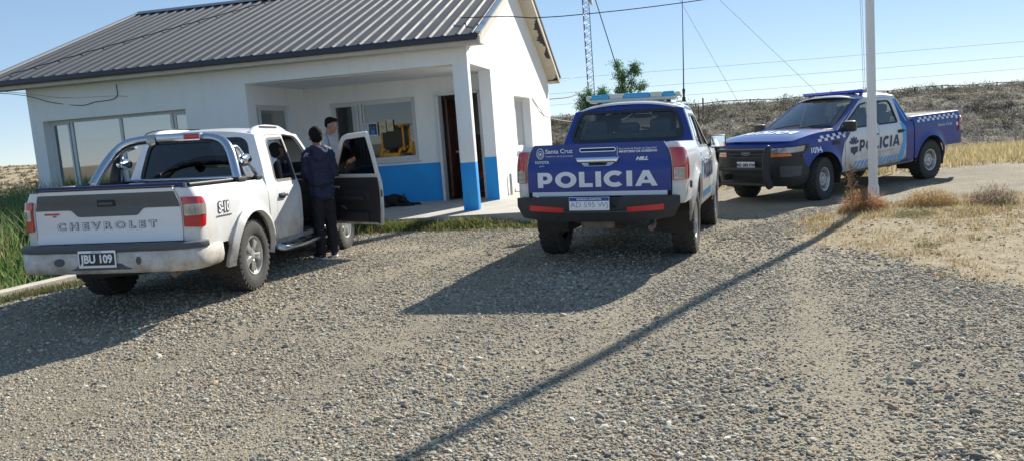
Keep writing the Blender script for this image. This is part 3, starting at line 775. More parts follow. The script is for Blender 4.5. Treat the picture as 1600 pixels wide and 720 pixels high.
# ---- 1. white private double-cab
def white_truck():
    P = dict(BASE, wb=3.12, tr=.378, tw=.265, ty=.745, rim=.205, ra=.465, fl=.045, spokes=5, rimstyle='alloy', lugs=34,
        profile=[(.30, .80), (.45, .845), (.62, .862), (.80, .865), (.96, .858), (1.06, .838), (1.11, .815), (1.30, .765), (1.50, .705), (1.70, .64)],
        bedprofile=[(.40, .82), (.55, .848), (.75, .862), (.95, .862), (1.06, .848), (1.13, .815), (1.16, .80)],
        belt=1.07, roof=[(.70, 1.645), (1.2, 1.685), (1.98, 1.655)], hood=[(2.42, 1.09), (2.9, 1.07), (3.5, 1.00), (3.95, .90)],
        front=[(.3, 3.90), (.6, 4.0), (.8, 4.0), (.92, 3.92)], xc=3.12 + .50, xf=4.0, xr=-1.12, xbf=.46, xcr=.49, xcb=.53, zcb=1.10, bbow=.05, wbow=.12, rc=.06, hc=.05,
        xfd=2.47, xBp=1.45, wti=.045, dti=.03, xd0=.68, xd0c=.76, zsill=.40, zbt=1.15, zbb=.60, post=.035, tgb=.68,
        tgx=lambda z: (.012 if z < 1.06 else 0) + (-.012 if z < .735 else 0), rwin=(.64, .56, 1.17, 1.60), exy=-.62, rdt=.19, wri=.055)
    C = dict(cab=M['white_paint'], door=M['white_paint'], fender=M['white_paint'], bed=M['white_paint'], hood=M['white_clean'], roof=M['white_clean'], back=M['white_clean'], wsframe=M['white_clean'],
        tailgate=M['white_clean'], rail=M['black_plastic'], bedin=M['black_plastic'], handle=M['black_plastic'], mirrorcap=M['black_plastic'], sideglass=M['glass_dark'], rearglass=M['glass_dark2'])
    t = Truck('pickup_truck', P, POSE['s10'], 'white pickup with chrome roll bar and its front passenger door wide open', 'pickup truck', C)
    r = t.root
    # bolt-on arch flares in body colour
    for sg in (1, -1):
        for cx in (0, t.wb):
            tr_ = arc(cx, t.tr, t.ra - .005, 184, -4, 24) + arc(cx, t.tr, t.ra + .075, -4, 184, 24)
            fm = t.side(sg) if cx else t.bed(sg)
            panel('arch_flare', tr_, fm, (0, sg, 0), M['white_paint'], r, thick=.05, lift=.028, g=.07)
    # tailgate dress
    T = t.tg; yt = t.yt; out = (-1, 0, 0); ya, yb = t.ye(1.125) - .003, t.ye(.985) - .003
    dk = [(yb, .985), (ya, 1.125), (-ya, 1.125), (-yb, .985), (-yt + .30, .985), (-yt + .36, .92), (yt - .36, .92), (yt - .30, .985)]
    dk = rounded(dk, [.01, .01, .01, .01, .03, .03, .03, .03])
    panel('dark_band', dk, t.tgmap, out, M['dark_vinyl'], T, thick=0, lift=.004, g=.05)
    bx('top_trim', (t.xr + .012, 0, 1.166), (.075, 2 * yt, .016), M['black_plastic'], T, .006)
    bm = bmesh.new(); box(bm, (t.xr - .012, 0, 1.04), (.012, .17, .06), None, .004); bm_obj('handle_recess', bm, M['int_dark'], T)
    bx('tailgate_handle', (t.xr - .022, 0, 1.034), (.012, .14, .028), M['grey_plastic'], T, .005)
    bold_on('maker_lettering', 'CHEVROLET', .085, t.tgmap, (.02, .835), T, out, 1.42)
    panel('small_badge', [(yt-.03, .962), (yt-.18, .962), (yt-.18, .945), (yt-.03, .945)], t.tgmap, out, M['reflector_red'], T, thick=0, lift=.003, g=.3)
    text_on('badge_lettering', '4X4', .022, t.tgmap, (yt - .13, .932), M['grey_plastic'], T, out, ux=(-1, 0), bold=.001)
    # lamps
    for sg in (1, -1):
        fm = t.bed(sg); c0 = t.xr + .1 - .157
        a, b = c0 - .02, t.xr + .16
        ol = rounded([(a, .80), (b - .03, .79), (b, .93), (b - .02, 1.06), (a, 1.07)], [.015, .03, .06, .05, .015])
        l = panel('tail_light', ol, fm, (-1, sg, 0), M['red_lens'], r, thick=.03, lift=.016, g=.04)
        ol2 = rounded([(a + .012, .90), (b - .015, .90), (b - .010, .995), (a + .012, 1.0)], .012)
        panel('reversing_lens', ol2, fm, (-1, sg, 0), M['clear_lens'], l, thick=.004, lift=.021, g=.04)
        panel('lens_grid', R4b(a + .055, .915, a + .10, .985), fm, (-1, sg, 0), M['smoke_lens'], l, holes=[R4b(a + .060, .953, a + .095, .980), R4b(a + .060, .920, a + .095, .947)], thick=.003, lift=.025, g=.04)
    # bumper : white shell with dark top pad
    W = .875; path = [(-.72, W - .01, 0), (-1.02, W, 0), (-1.16, W - .05, 0), (-1.235, W - .16, 0), (-1.26, .55, 0), (-1.27, 0, 0), (-1.26, -.55, 0), (-1.235, -W + .16, 0), (-1.16, -W + .05, 0), (-1.02, -W, 0), (-.72, -W + .01, 0)]
    path = smooth_path(path, 4)
    bm = bmesh.new(); sweep(bm, path, [(-.05, .43), (-.02, .415), (.01, .44), (.025, .50), (.018, .60), (.008, .612), (-.05, .612)]); bmp = bm_obj('rear_bumper', bm, M['white_paint'], r, 50)
    bm = bmesh.new(); sweep(bm, path[4:-4], [(-.16, .615), (.022, .612), (.032, .625), (.024, .665), (.0, .675), (-.16, .672)]); bm_obj('step_pad', bm, M['grey_plastic'], bmp, 50)
    ol = rounded([(.30, .455), (-.30, .455), (-.24, .475), (-.20, .51), (.20, .51), (.24, .475)], .02)
    panel('step_insert', ol, lambda y, z: (-1.298, y, z), out, M['grey_plastic'], bmp, thick=.02, g=.1)
    for y in (.40, -.36):
        bm = bmesh.new(); lathe(bm, [(.045, -.008), (.045, .004), (.03, .006), (0, .004)], 20, 'X'); o = bm_obj('bumper_lamp', bm, M['grey_plastic'], bmp); o.location = (-1.292, y, .53); o.rotation_euler = (0, 0, PI); o.scale = (1, 1.1 if y > 0 else .5, .8)
    plate(bmp, (-1.312, .02, .555), .36, .155, (0, -1, 0), (0, 0, 1), (-1, 0, 0), 'black', 'JBU 109')
    # side decal and steps
    fm = t.bed(-1)
    text_on('model_lettering', 'S-10', .125, fm, (-.60, .93), M['black_plastic'], t.bed_r, (0, -1, 0), bold=.016, ux=(1, 0), lift=.004, shear=.1)
    text_on('model_lettering', 'S-10', .125, fm, (-.60, .93), M['vinyl_white'], t.bed_r, (0, -1, 0), bold=.004, ux=(1, 0), lift=.007, shear=.1)
    panel('model_underline', [(-.76, .845), (-.45, .845), (-.45, .858), (-.76, .858)], fm, (0, -1, 0), M['grey_plastic'], t.bed_r, thick=0, lift=.005, g=.2)
    for sg in (1, -1):
        bm = bmesh.new(); tube(bm, smooth_path([(.62, sg * .80, .40), (.72, sg * .93, .36), (1.5, sg * .94, .355), (2.3, sg * .93, .36), (2.42, sg * .80, .40)], 5), .04, 12)
        sb = bm_obj('side_step', bm, M['chrome_blue'], r)
        for x in (1.05, 1.95): bx('step_pad', (x, sg * .94, .398), (.42, .06, .012), M['black_plastic'], sb, .004)
        bm = bmesh.new()
        for x in (.85, 1.5, 2.2): tube(bm, [(x, sg * .93, .36), (x, sg * .45, .45)], .02, 6)
        bm_obj('step_bracket', bm, M['under'], sb)
    # roof rails with dark insert
    for sg in (1, -1):
        pts = []
        for x in np.linspace(.74, 1.80, 9):
            k = (x - .74) / 1.06; h = .055 * min(1, k / .15, (1 - k) / .22 + .05); y = t.S(x, t.zr(x)) - .07
            pts.append((x, sg * y, t.roofmap(x, y)[2] + .01 + h))
        bm = bmesh.new()
        rings = []
        for (x, y, z) in pts:
            zb = t.roofmap(x, abs(y))[2] - .01
            rings.append([bm.verts.new(q) for q in ((x, y - .03, zb), (x, y + .03, zb), (x, y + .03, z - .01), (x, y + .018, z), (x, y - .018, z), (x, y - .03, z - .01))])
        for i in range(8):
            for k in range(6): bm.faces.new((rings[i][k], rings[i][(k+1) % 6], rings[i+1][(k+1) % 6], rings[i+1][k]))
        bm.faces.new(rings[0]); bm.faces.new(rings[-1])
        rr = bm_obj('roof_rail', bm, M['white_clean'], r, 40)
        x0, x1 = 1.0, 1.45; y = sg * (t.S(1.2, t.zr(1.2)) - .07 + .031); z = pts[4][2] - .03
        bx('rail_insert', (1.2, y, z), (.5, .004, .022), M['int_dark'], rr)
    # sport bar: main hoop, inner hoop, side fins, lamps
    zt_ = 1.16
    full = smooth_path([(-.16, .77, zt_), (-.13, .76, 1.20), (-.02, .71, 1.36), (.08, .65, 1.49), (.13, .54, 1.585), (.16, .35, 1.625), (.17, 0, 1.635), (.16, -.35, 1.625), (.12, -.54, 1.585), (.06, -.65, 1.49), (.0, -.715, 1.34), (-.05, -.76, 1.20), (-.05, -.77, zt_)], 5)
    bar = tb('roll_bar', full, .047, M['chrome_blue'], r, 14)
    tb('roll_bar_strut', smooth_path([(.34, .77, zt_), (.30, .75, 1.25), (.24, .69, 1.42), (.20, .60, 1.52), (.17, .45, 1.565)], 5), .03, M['chrome_blue'], bar, 12)
    fin = rounded([(.13, 1.19), (.36, 1.18), (.34, 1.30), (.22, 1.46), (.14, 1.50)], .03)
    for sg in (1, -1):
        panel('roll_bar_fin', fin, lambda x, z, sg=sg: (x, sg * (.785 - (z - 1.16) * .32), z), (0, sg, 0), M['dark_vinyl'], bar, thick=.012, g=.1)
        tb('fin_tube', smooth_path([(.09, sg * .66, 1.50), (.20, sg * .66, 1.50), (.27, sg * .70, 1.40), (.35, sg * .745, 1.28), (.42, sg * .775, 1.175)], 5), .028, M['chrome_blue'], bar, 10)
        bx('bar_foot', (-.16 if sg > 0 else -.04, sg * .775, 1.175), (.20, .09, .05), M['black_plastic'], bar, .012)
        bx('bar_foot', (.38, sg * .775, 1.175), (.14, .09, .05), M['black_plastic'], bar, .012)
    text_on('fin_lettering', '4X4', .06, lambda x, z: (x, -(.787 - (z - 1.16) * .32), z), (.25, 1.27), M['chrome'], bar, (0, -1, 0), bold=.003, ux=(1, 0))
    for y in (-.755, .64):
        bm = bmesh.new(); lathe(bm, [(.0, -.05), (.03, -.06), (.055, -.02), (.062, .03), (.06, .05)], 20, 'X'); bm2 = bm_obj('spot_lamp', bm, M['chrome'], bar, 60); bm2.location = (.22, y + (.03 if y < 0 else 0), 1.375); bm2.scale = (1.7, 1, 1); bm2.rotation_euler = (0, 0, rad(8))
        bm = bmesh.new(); lathe(bm, [(.061, .052), (.03, .062), (0, .064)], 20, 'X'); lens = bm_obj('lamp_glass', bm, M['clear_lens'], bm2, 60)
    bm = bmesh.new(); lathe(bm, [(.0, -.05), (.04, -.045), (.055, 0), (.05, .03)], 18, 'X'); o = bm_obj('work_lamp', bm, M['black_plastic'], bar); o.location = (.12, .22, 1.605)
    bm = bmesh.new(); lathe(bm, [(.052, -.04), (.035, -.05), (0, -.052)], 18, 'X'); q = bm_obj('lamp_glass', bm, M['clear_lens'], o)
    bm = bmesh.new(); box(bm, (.145, -.08, 1.635), (.13, .50, .085), None, .02); bh = bm_obj('brake_light_housing', bm, M['chrome_blue'], bar)
    bx('brake_light', (.078, -.235, 1.638), (.012, .17, .055), M['red_lens'], bh, .004)
    tb('aerial', smooth_path([(.16, .34, 1.66), (.16, .28, 1.70), (.16, .1, 1.72), (.16, -.3, 1.71)], 4), .005, M['black_plastic'], bar, 6)
    # rails over the bed
    for sg in (1, -1): tb('tonneau_rail', [(t.xbf - .03, sg * .755, 1.175), (-1.02, sg * .745, 1.175)], .018, M['black_plastic'], r, 8)
    tb('tonneau_bar', [(-1.05, -.72, 1.178), (-1.05, .72, 1.178)], .022, M['vinyl_navy'], r, 8)
    tb('tonneau_bar', [(.36, -.72, 1.185), (.36, .72, 1.185)], .020, M['chrome_blue'], r, 8)
    # spare wheel slung under the bed
    bm = bmesh.new(); lathe(bm, [(.22, -.12), (.30, -.13), (.36, -.10), (.375, 0), (.36, .10), (.30, .13), (.22, .12)], 36, 'Z', closed=True); o = bm_obj('spare_tyre', bm, M['rubber'], r, 60); o.location = (-.66, .12, .47)
    bm = bmesh.new(); lathe(bm, [(.22, 0), (.12, .03), (0, .03)], 24, 'Z'); q = bm_obj('spare_rim', bm, M['rust'], o)
    # simple front end
    f = t.front(); A_ = t.A
    fb = panel('front_bumper', [(-A_ - .03, .36), (A_ + .03, .36), (A_ + .03, .66), (-A_ - .03, .66)], t.front(.02), (1, 0, 0), M['white_paint'], r, thick=.04, g=.09)
    gr = panel('grille', [(-.38, .66), (.38, .66), (.38, .86), (-.38, .86)], f, (1, 0, 0), M['black_plastic'], r, thick=.03, g=.1)
    for z in (.72, .79): tb('grille_bar', [Vector(t.front(.015)(a, z)) for a in np.linspace(-.37, .37, 7)], .012, M['chrome'], gr, 6)
    for sg in (1, -1):
        panel('headlight', rounded([(sg * .40, .67), (sg * (A_ - .02), .68), (sg * (A_ + .02), .84), (sg * .40, .85)], .02), f, (1, sg * .5, 0), M['clear_lens'], r, thick=.02, lift=.004, g=.08)
    # open passenger door
    h = Vector((t.xfd - .01, -.86, 0)); Rm = Matrix.Translation(h) @ Matrix.Rotation(rad(DOOR_ANGLE), 4, 'Z') @ Matrix.Translation(-h)
    d = t.rfdoor; d.matrix_local = Rm; d['label'] = 'open front door showing its dark trim'
    for ch in bpy.data.objects:
        if ch.parent == d and ch.name.startswith('window_glass'): ch.data.materials[0] = M['glass_door']
    # door furniture on the inside
    bm = bmesh.new(); S0 = lambda x, z: -t.S(x, z) + .075
    panel('door_card', rounded([(1.62, .75), (2.36, .75), (2.36, .93), (1.62, .90)], .05), lambda x, z: (x, S0(x, z), z), (0, 1, 0), M['black_plastic'], d, thick=.02, g=.2)
    bx('arm_rest', (1.9, S0(1.9, .82) + .03, .80), (.42, .07, .05), M['int_dark'], d, .02)
    bx('map_pocket', (1.95, S0(1.95, .55) + .01, .56), (.6, .05, .13), M['int_dark'], d, .02)
    tb('window_winder', [(2.08, S0(2, .72) + .01, .70), (2.08, S0(2, .72) + .06, .70), (2.0, S0(2, .72) + .06, .66)], .012, M['grey_plastic'], d, 6)
    bx('inner_handle', (2.2, S0(2.2, .93) + .012, .94), (.10, .02, .04), M['chrome'], d, .006)
    bx('door_latch', (1.452, -.83, .86), (.012, .03, .09), M['grey_plastic'], d, .004)
    return t
def bold_on(name, s_, size, fm, org, parent, out, sx):
    """raised letters outlined in grey"""
    text_on(name, s_, size, fm, org, M['letter_grey'], parent, out, bold=.0055, ux=(-1, 0), lift=.0045, sx=sx, space=1.62)
    return text_on(name + '_face', s_, size, fm, org, M['white_clean'], parent, out, bold=.0, ux=(-1, 0), lift=.009, sx=sx, space=1.62)

# ---- 2. police pickup seen from behind
def police_rear():
    P = dict(BASE, lift=.05, wb=3.085, tr=.392, tw=.262, ty=.775, rim=.215, ra=.485, fl=.04, spokes=6, rimstyle='alloy', lugs=26, flap=False,
        profile=[(.35, .84), (.50, .880), (.70, .898), (.90, .900), (1.05, .892), (1.13, .868), (1.18, .84), (1.40, .775), (1.62, .70), (1.74, .65)],
        bedprofile=[(.45, .86), (.60, .890), (.80, .905), (1.00, .903), (1.14, .885), (1.22, .85), (1.26, .83)],
        belt=1.13, roof=[(.76, 1.655), (1.2, 1.70), (1.80, 1.675)], hood=[(2.60, 1.17), (3.0, 1.17), (3.6, 1.12), (4.02, 1.02)],
        front=[(.3, 3.98), (.6, 4.08), (.9, 4.07), (1.05, 3.98)], xc=3.60, xf=4.08, xr=-1.14, xbf=.50, xcr=.53, xcb=.57, zcb=1.16, bbow=.06, wbow=.14, rc=.095, hc=.06,
        xfd=2.52, xBp=1.56, xd0=.76, xd0c=.88, zsill=.44, zbt=1.245, zbb=.62, post=.03, tgb=.755,
        tgx=lambda z: .02 * min(1, max(0, (z - 1.02) / .03)) - .006 * sin((z - .75) * 9), rwin=(.705, .60, 1.285, 1.635), exy=-.55)
    C = dict(cab=M['white_paint'], door=M['white_paint'], fender=M['white_paint'], bed=M['white_paint'], hood=M['police_blue'], roof=M['white_clean'], back=M['police_blue'], wsframe=M['black_plastic'],
        tailgate=M['police_blue'], rail=M['white_clean'], bedin=M['black_plastic'], handle=M['chrome'], mirrorcap=M['black_plastic'], sideglass=M['glass_car'], rearglass=M['glass_car'], archtrim=None)
    t = Truck('police_pickup', P, POSE['hil'], 'police pickup seen from behind with a blue tailgate lettered POLICIA and raised aerial', 'police truck', C)
    r = t.root; T = t.tg; yt = t.yt; out = (-1, 0, 0)
    # blue corner of the cab side behind the rear door
    for sg in (1, -1):
        z1 = t.zrr - .005
        ol = [(t.xB(t.zcb) + .004, t.zcb), (t.xB(t.zcb) + .05, t.zcb), (t.xB(z1) + .06, z1 - .01), (1.0, t.zr(1.0) - .035), (1.72, t.zr(1.72) - .03), (1.75, t.zr(1.75) - .005), (1.0, t.zr(1.0) - .005), (t.xB(z1) + .004, z1)]
        panel('blue_stripe', ol, t.side(sg), (0, sg, 0), M['police_blue'], r, thick=0, lift=.004, g=.08)
        # faint side livery
        fm = t.side(sg); ux = (-sg, 0)
        police_word(fm, (1.72, .86), .20, M['vinyl_navy'], t.rfdoor if sg < 0 else t.lfdoor, (0, sg, 0), ux=ux, total=1.45, shear=.15)
        bm = bmesh.new()
        for k in range(11):
            x = 2.35 - .13 * k; c = [Vector(fm(a, b)) + Vector((0, sg * .0045, 0)) for a, b in ((x, .52), (x - .06, .52), (x - .12, .62), (x - .06, .62))]
            v = [bm.verts.new(p) for p in c]; nn = (v[1].co - v[0].co).cross(v[2].co - v[0].co); bm.faces.new(v if nn.y * sg > 0 else v[::-1])
        bm_obj('light_blue_stripe', bm, M['light_blue'], r, 0, recalc=False)
        ol = [(.60, .52), (.74, .52), (.86, 1.10), (.78, 1.10)]
        panel('light_blue_stripe', ol, t.bed(sg) if 0 else t.side(sg), (0, sg, 0), M['light_blue'], r, thick=0, lift=.004, g=.1)
    # tailgate
    police_word(t.tgmap, (0.015, .885), .160, M['vinyl_white'], T, out, ux=(-1, 0), total=1.27)
    tx = lambda s_, sz, y, z, b=.0, nm='lettering', sx=1, al='CENTER': text_on(nm, s_, sz, t.tgmap, (y, z), M['vinyl_white'], T, out, bold=b, ux=(-1, 0), lift=.006, align=al, sx=sx)
    tx('Santa Cruz', .062, yt - .125, 1.185, .0010, sx=1.08, al='LEFT'); tx('Gobierno de la provincia', .026, yt - .125, 1.135, 0, sx=1.15, al='LEFT')
    tx('Secretaría de Estado de Seguridad', .025, -.225, 1.192, .0002, sx=1.12, al='LEFT'); tx('MINISTERIO DE GOBIERNO', .030, -.225, 1.162, .0012, sx=1.08, al='LEFT')
    tx('TOYOTA', .038, yt - .085, 1.072, .0012, 'maker_lettering'); tx('gazoo', .024, yt - .085, 1.036, 0, 'badge_lettering'); 
    text_on('model_lettering', 'HILL', .046, t.tgmap, (-.46, 1.085), M['vinyl_white'], T, out, bold=.003, ux=(-1, 0), shear=.3, sx=1.35, lift=.006)
    panel('divider_line', [(-.205, 1.12), (-.210, 1.12), (-.210, 1.215), (-.205, 1.215)], t.tgmap, out, M['vinyl_white'], T, thick=0, lift=.006, g=.2)
    # crest
    bm = bmesh.new()
    def ring(cx, cz, rx, rz, w, n=24):
        for k in range(n):
            a0, a1 = 2*PI*k/n, 2*PI*(k+1)/n
            p = [(cx+rx*cos(a0), cz+rz*sin(a0)), (cx+rx*cos(a1), cz+rz*sin(a1)), (cx+(rx-w)*cos(a1), cz+(rz-w)*sin(a1)), (cx+(rx-w)*cos(a0), cz+(rz-w)*sin(a0))]
            v = [bm.verts.new(Vector(t.tgmap(*q)) + Vector((-.006, 0, 0))) for q in p]; nn = (v[1].co-v[0].co).cross(v[2].co-v[0].co); bm.faces.new(v if nn.x < 0 else v[::-1])
    cy = yt - .07; ring(cy, 1.165, .042, .058, .007); ring(cy, 1.16, .026, .036, .006); ring(cy, 1.16, .012, .016, .012, 10)
    bm_obj('crest', bm, M['vinyl_white'], T, 0, recalc=False)
    # pressed slot with camera strip and chrome handle
    sl = rounded([(.185, 1.175), (-.185, 1.175), (-.185, 1.205), (.185, 1.205)], .014)
    panel('slot_rim', offset(sl, .006), t.tgmap, out, M['chrome'], T, holes=[sl], thick=.004, lift=.006, g=.1)
    panel('tailgate_slot', sl, t.tgmap, out, M['int_dark'], T, thick=0, lift=.004, g=.1)
    hn = [(.235, 1.112), (-.235, 1.112), (-.205, 1.065), (-.19, 1.055), (.19, 1.055), (.205, 1.065)]
    hp = panel('tailgate_handle', rounded(hn, .006), lambda y, z: (t.tgmap(y, z)[0] - .018 - .02 * (1 - abs(z - 1.083) / .03), y, z), out, M['chrome'], T, thick=.015, lift=.0, g=.03)
    panel('handle_base', rounded([(.18, 1.052), (-.18, 1.052), (-.135, 1.015), (.135, 1.015)], .01), t.tgmap, out, M['chrome'], T, thick=.012, lift=.010, g=.06)
    panel('handle_recess', rounded([(.10, 1.047), (-.10, 1.047), (-.09, 1.024), (.09, 1.024)], .006), t.tgmap, out, M['int_dark'], T, thick=.002, lift=.013, g=.06)
    bx('gap_panel', (t.xr + .01, 0, .735), (.05, 2 * yt + .05, .045), M['white_clean'], r)
    # lamps
    for sg in (1, -1):
        fm = t.bed(sg); c0 = t.xr + .1 - .157; a = c0 - .022
        ol = rounded([(a, .855), (t.xr + .20, .865), (t.xr + .25, .91), (t.xr + .22, 1.08), (t.xr + .10, 1.18), (a, 1.19)], [.01, .03, .03, .05, .06, .01])
        l = panel('tail_light', ol, fm, (-1, sg, 0), M['red_lens'], r, thick=.03, lift=.018, g=.04)
        ol2 = rounded([(a + .012, .862), (c0 + .095, .862), (c0 + .095, .985), (a + .012, .985)], .01)
        panel('reversing_lens', ol2, fm, (-1, sg, 0), M['clear_lens'] if sg < 0 else M['smoke_lens'], l, thick=.004, lift=.023, g=.04)
        q0, q1 = a + .016, c0 + .09
        panel('lens_grid', R4b(q0, .868, q1, .980), fm, (-1, sg, 0), M['alloy'], l, holes=[R4b(q0 + .004, .872, (q0 + q1) / 2 - .002, .922), R4b((q0 + q1) / 2 + .002, .872, q1 - .004, .922), R4b(q0 + .004, .926, (q0 + q1) / 2 - .002, .976), R4b((q0 + q1) / 2 + .002, .926, q1 - .004, .976)], thick=.003, lift=.026, g=.04)
    bm = bmesh.new(); lathe(bm, [(.0, 0), (.04, 0), (.04, .02), (.0, .022)], 20, 'Y'); o = bm_obj('fuel_flap', bm, M['black_plastic'], r); o.location = (-.86, -.915, .80); o.rotation_euler = (0, 0, PI)
    # black steel bumper
    bm = bmesh.new()
    prof = [(.855, .71), (.855, .62), (.79, .50), (.50, .455), (.30, .455), (-.30, .455), (-.50, .455), (-.79, .50), (-.855, .62), (-.855, .71), (-.27, .71), (-.22, .60), (.22, .60), (.27, .71)]
    bp = panel('rear_bumper', prof, lambda y, z: (-1.335 + .10 * max(0, (abs(y) - .55) / .35) ** 2 + (.05 * max(0, (.58 - z) / .12)), y, z), out, M['black_plastic'], r, thick=.16, g=.09)
    panel('bumper_centre', [(.26, .46), (.26, .70), (-.26, .70), (-.26, .46)], lambda y, z: (-1.285, y, z), out, M['black_plastic'], bp, thick=.06, g=.2)
    for sg in (1, -1):
        ol = [(sg * .33, .555), (sg * .33, .605), (sg * .70, .635), (sg * .70, .578)]
        panel('reflector_strip', ol, lambda y, z: (-1.340 + .10 * max(0, (abs(y) - .55) / .35) ** 2 + (.05 * max(0, (.58 - z) / .12)), y, z), out, M['reflector_red'], bp, thick=.004, lift=.004, g=.06)
        bx('bumper_bracket', (-1.15, sg * .60, .60), (.2, .06, .10), M['under'], bp)
    plate(bp, (-1.352, .055, .645), .42, .135, (0, -1, 0), (0, -.0, 1), (-1, 0, 0), 'blue', 'AD 595 WJ')
    tb('tow_lip', [(-1.345, .34, .562), (-1.355, .0, .560), (-1.345, -.34, .562)], .007, M['grey_plastic'], bp, 6)
    bx('mud_flap', (-.47, -.66, .40), (.015, .20, .30), M['rubber'], r)
    bx('tow_bracket', (-1.20, 0, .42), (.10, .34, .08), M['rust'], r, .01)
    bm = bmesh.new(); lathe(bm, [(.20, -.11), (.30, -.12), (.36, -.09), (.37, 0), (.36, .09), (.30, .12), (.20, .11)], 36, 'Z', closed=True); o = bm_obj('spare_tyre', bm, M['rubber'], r, 60); o.location = (-.72, .0, .50)
    # light bar on the roof: alternating blue and clear blocks
    zt_ = t.roofmap(1.25, 0)[2]; segs = [(.52, .28, 1), (.28, .09, 0), (.09, -.25, 1), (-.25, -.41, 0), (-.41, -.56, 1)]
    base = bx('light_bar', (1.20, 0, zt_ + .005), (.27, 1.12, .045), M['lb_clear'], r, .012)
    for i, (y0, y1, b) in enumerate(segs):
        y0 += .02; y1 += .02
        bm = bmesh.new(); box(bm, (1.20, (y0 + y1) / 2, zt_ + .055), (.29, abs(y1 - y0) - .004, .066), None, .014); bm_obj('light_bar_lens', bm, M['lb_blue'] if b else M['lb_clear'], base)
    for y in (.58, -.58): bx('light_bar_cap', (1.20, y, zt_ + .045), (.25, .06, .07), M['lb_clear'], base, .02)
    for y in (.45, -.45): bx('light_bar_foot', (1.20, y, zt_ - .03), (.08, .05, .06), M['black_plastic'], base)
    # whip aerial
    bm = bmesh.new(); p = Vector((1.05, -.66, zt_ - .06)); tube(bm, [p, p + Vector((0, 0, .05)), p + Vector((0, 0, .07)), p + Vector((0, 0, .15)), p + Vector((0, 0, .17)), p + Vector((.005, 0, .9)), p + Vector((-.02, 0, 1.42))], [.022, .022, .012, .02, .008, .005, .0035], 8)
    bm_obj('whip_aerial', bm, M['black_plastic'], r); bx('aerial_bracket', (1.05, -.63, zt_ - .05), (.05, .12, .012), M['black_plastic'], r)
    # front
    f = t.front(); A_ = t.A
    panel('front_bumper', [(-A_ - .03, .36), (A_ + .03, .36), (A_ + .03, .74), (-A_ - .03, .74)], t.front(.02), (1, 0, 0), M['white_paint'], r, thick=.04, g=.09)
    gr = panel('grille', [(-.45, .70), (.45, .70), (.45, .98), (-.45, .98)], f, (1, 0, 0), M['black_plastic'], r, thick=.03, g=.1)
    for z in (.78, .86, .94): tb('grille_bar', [Vector(t.front(.015)(a, z)) for a in np.linspace(-.43, .43, 7)], .012, M['chrome'], gr, 6)
    for sg in (1, -1): panel('headlight', rounded([(sg * .46, .80), (sg * (A_ + .1), .82), (sg * (A_ + .16), .94), (sg * .46, .96)], .02), f, (1, sg * .5, 0), M['clear_lens'], r, thick=.02, lift=.004, g=.08)
    return t

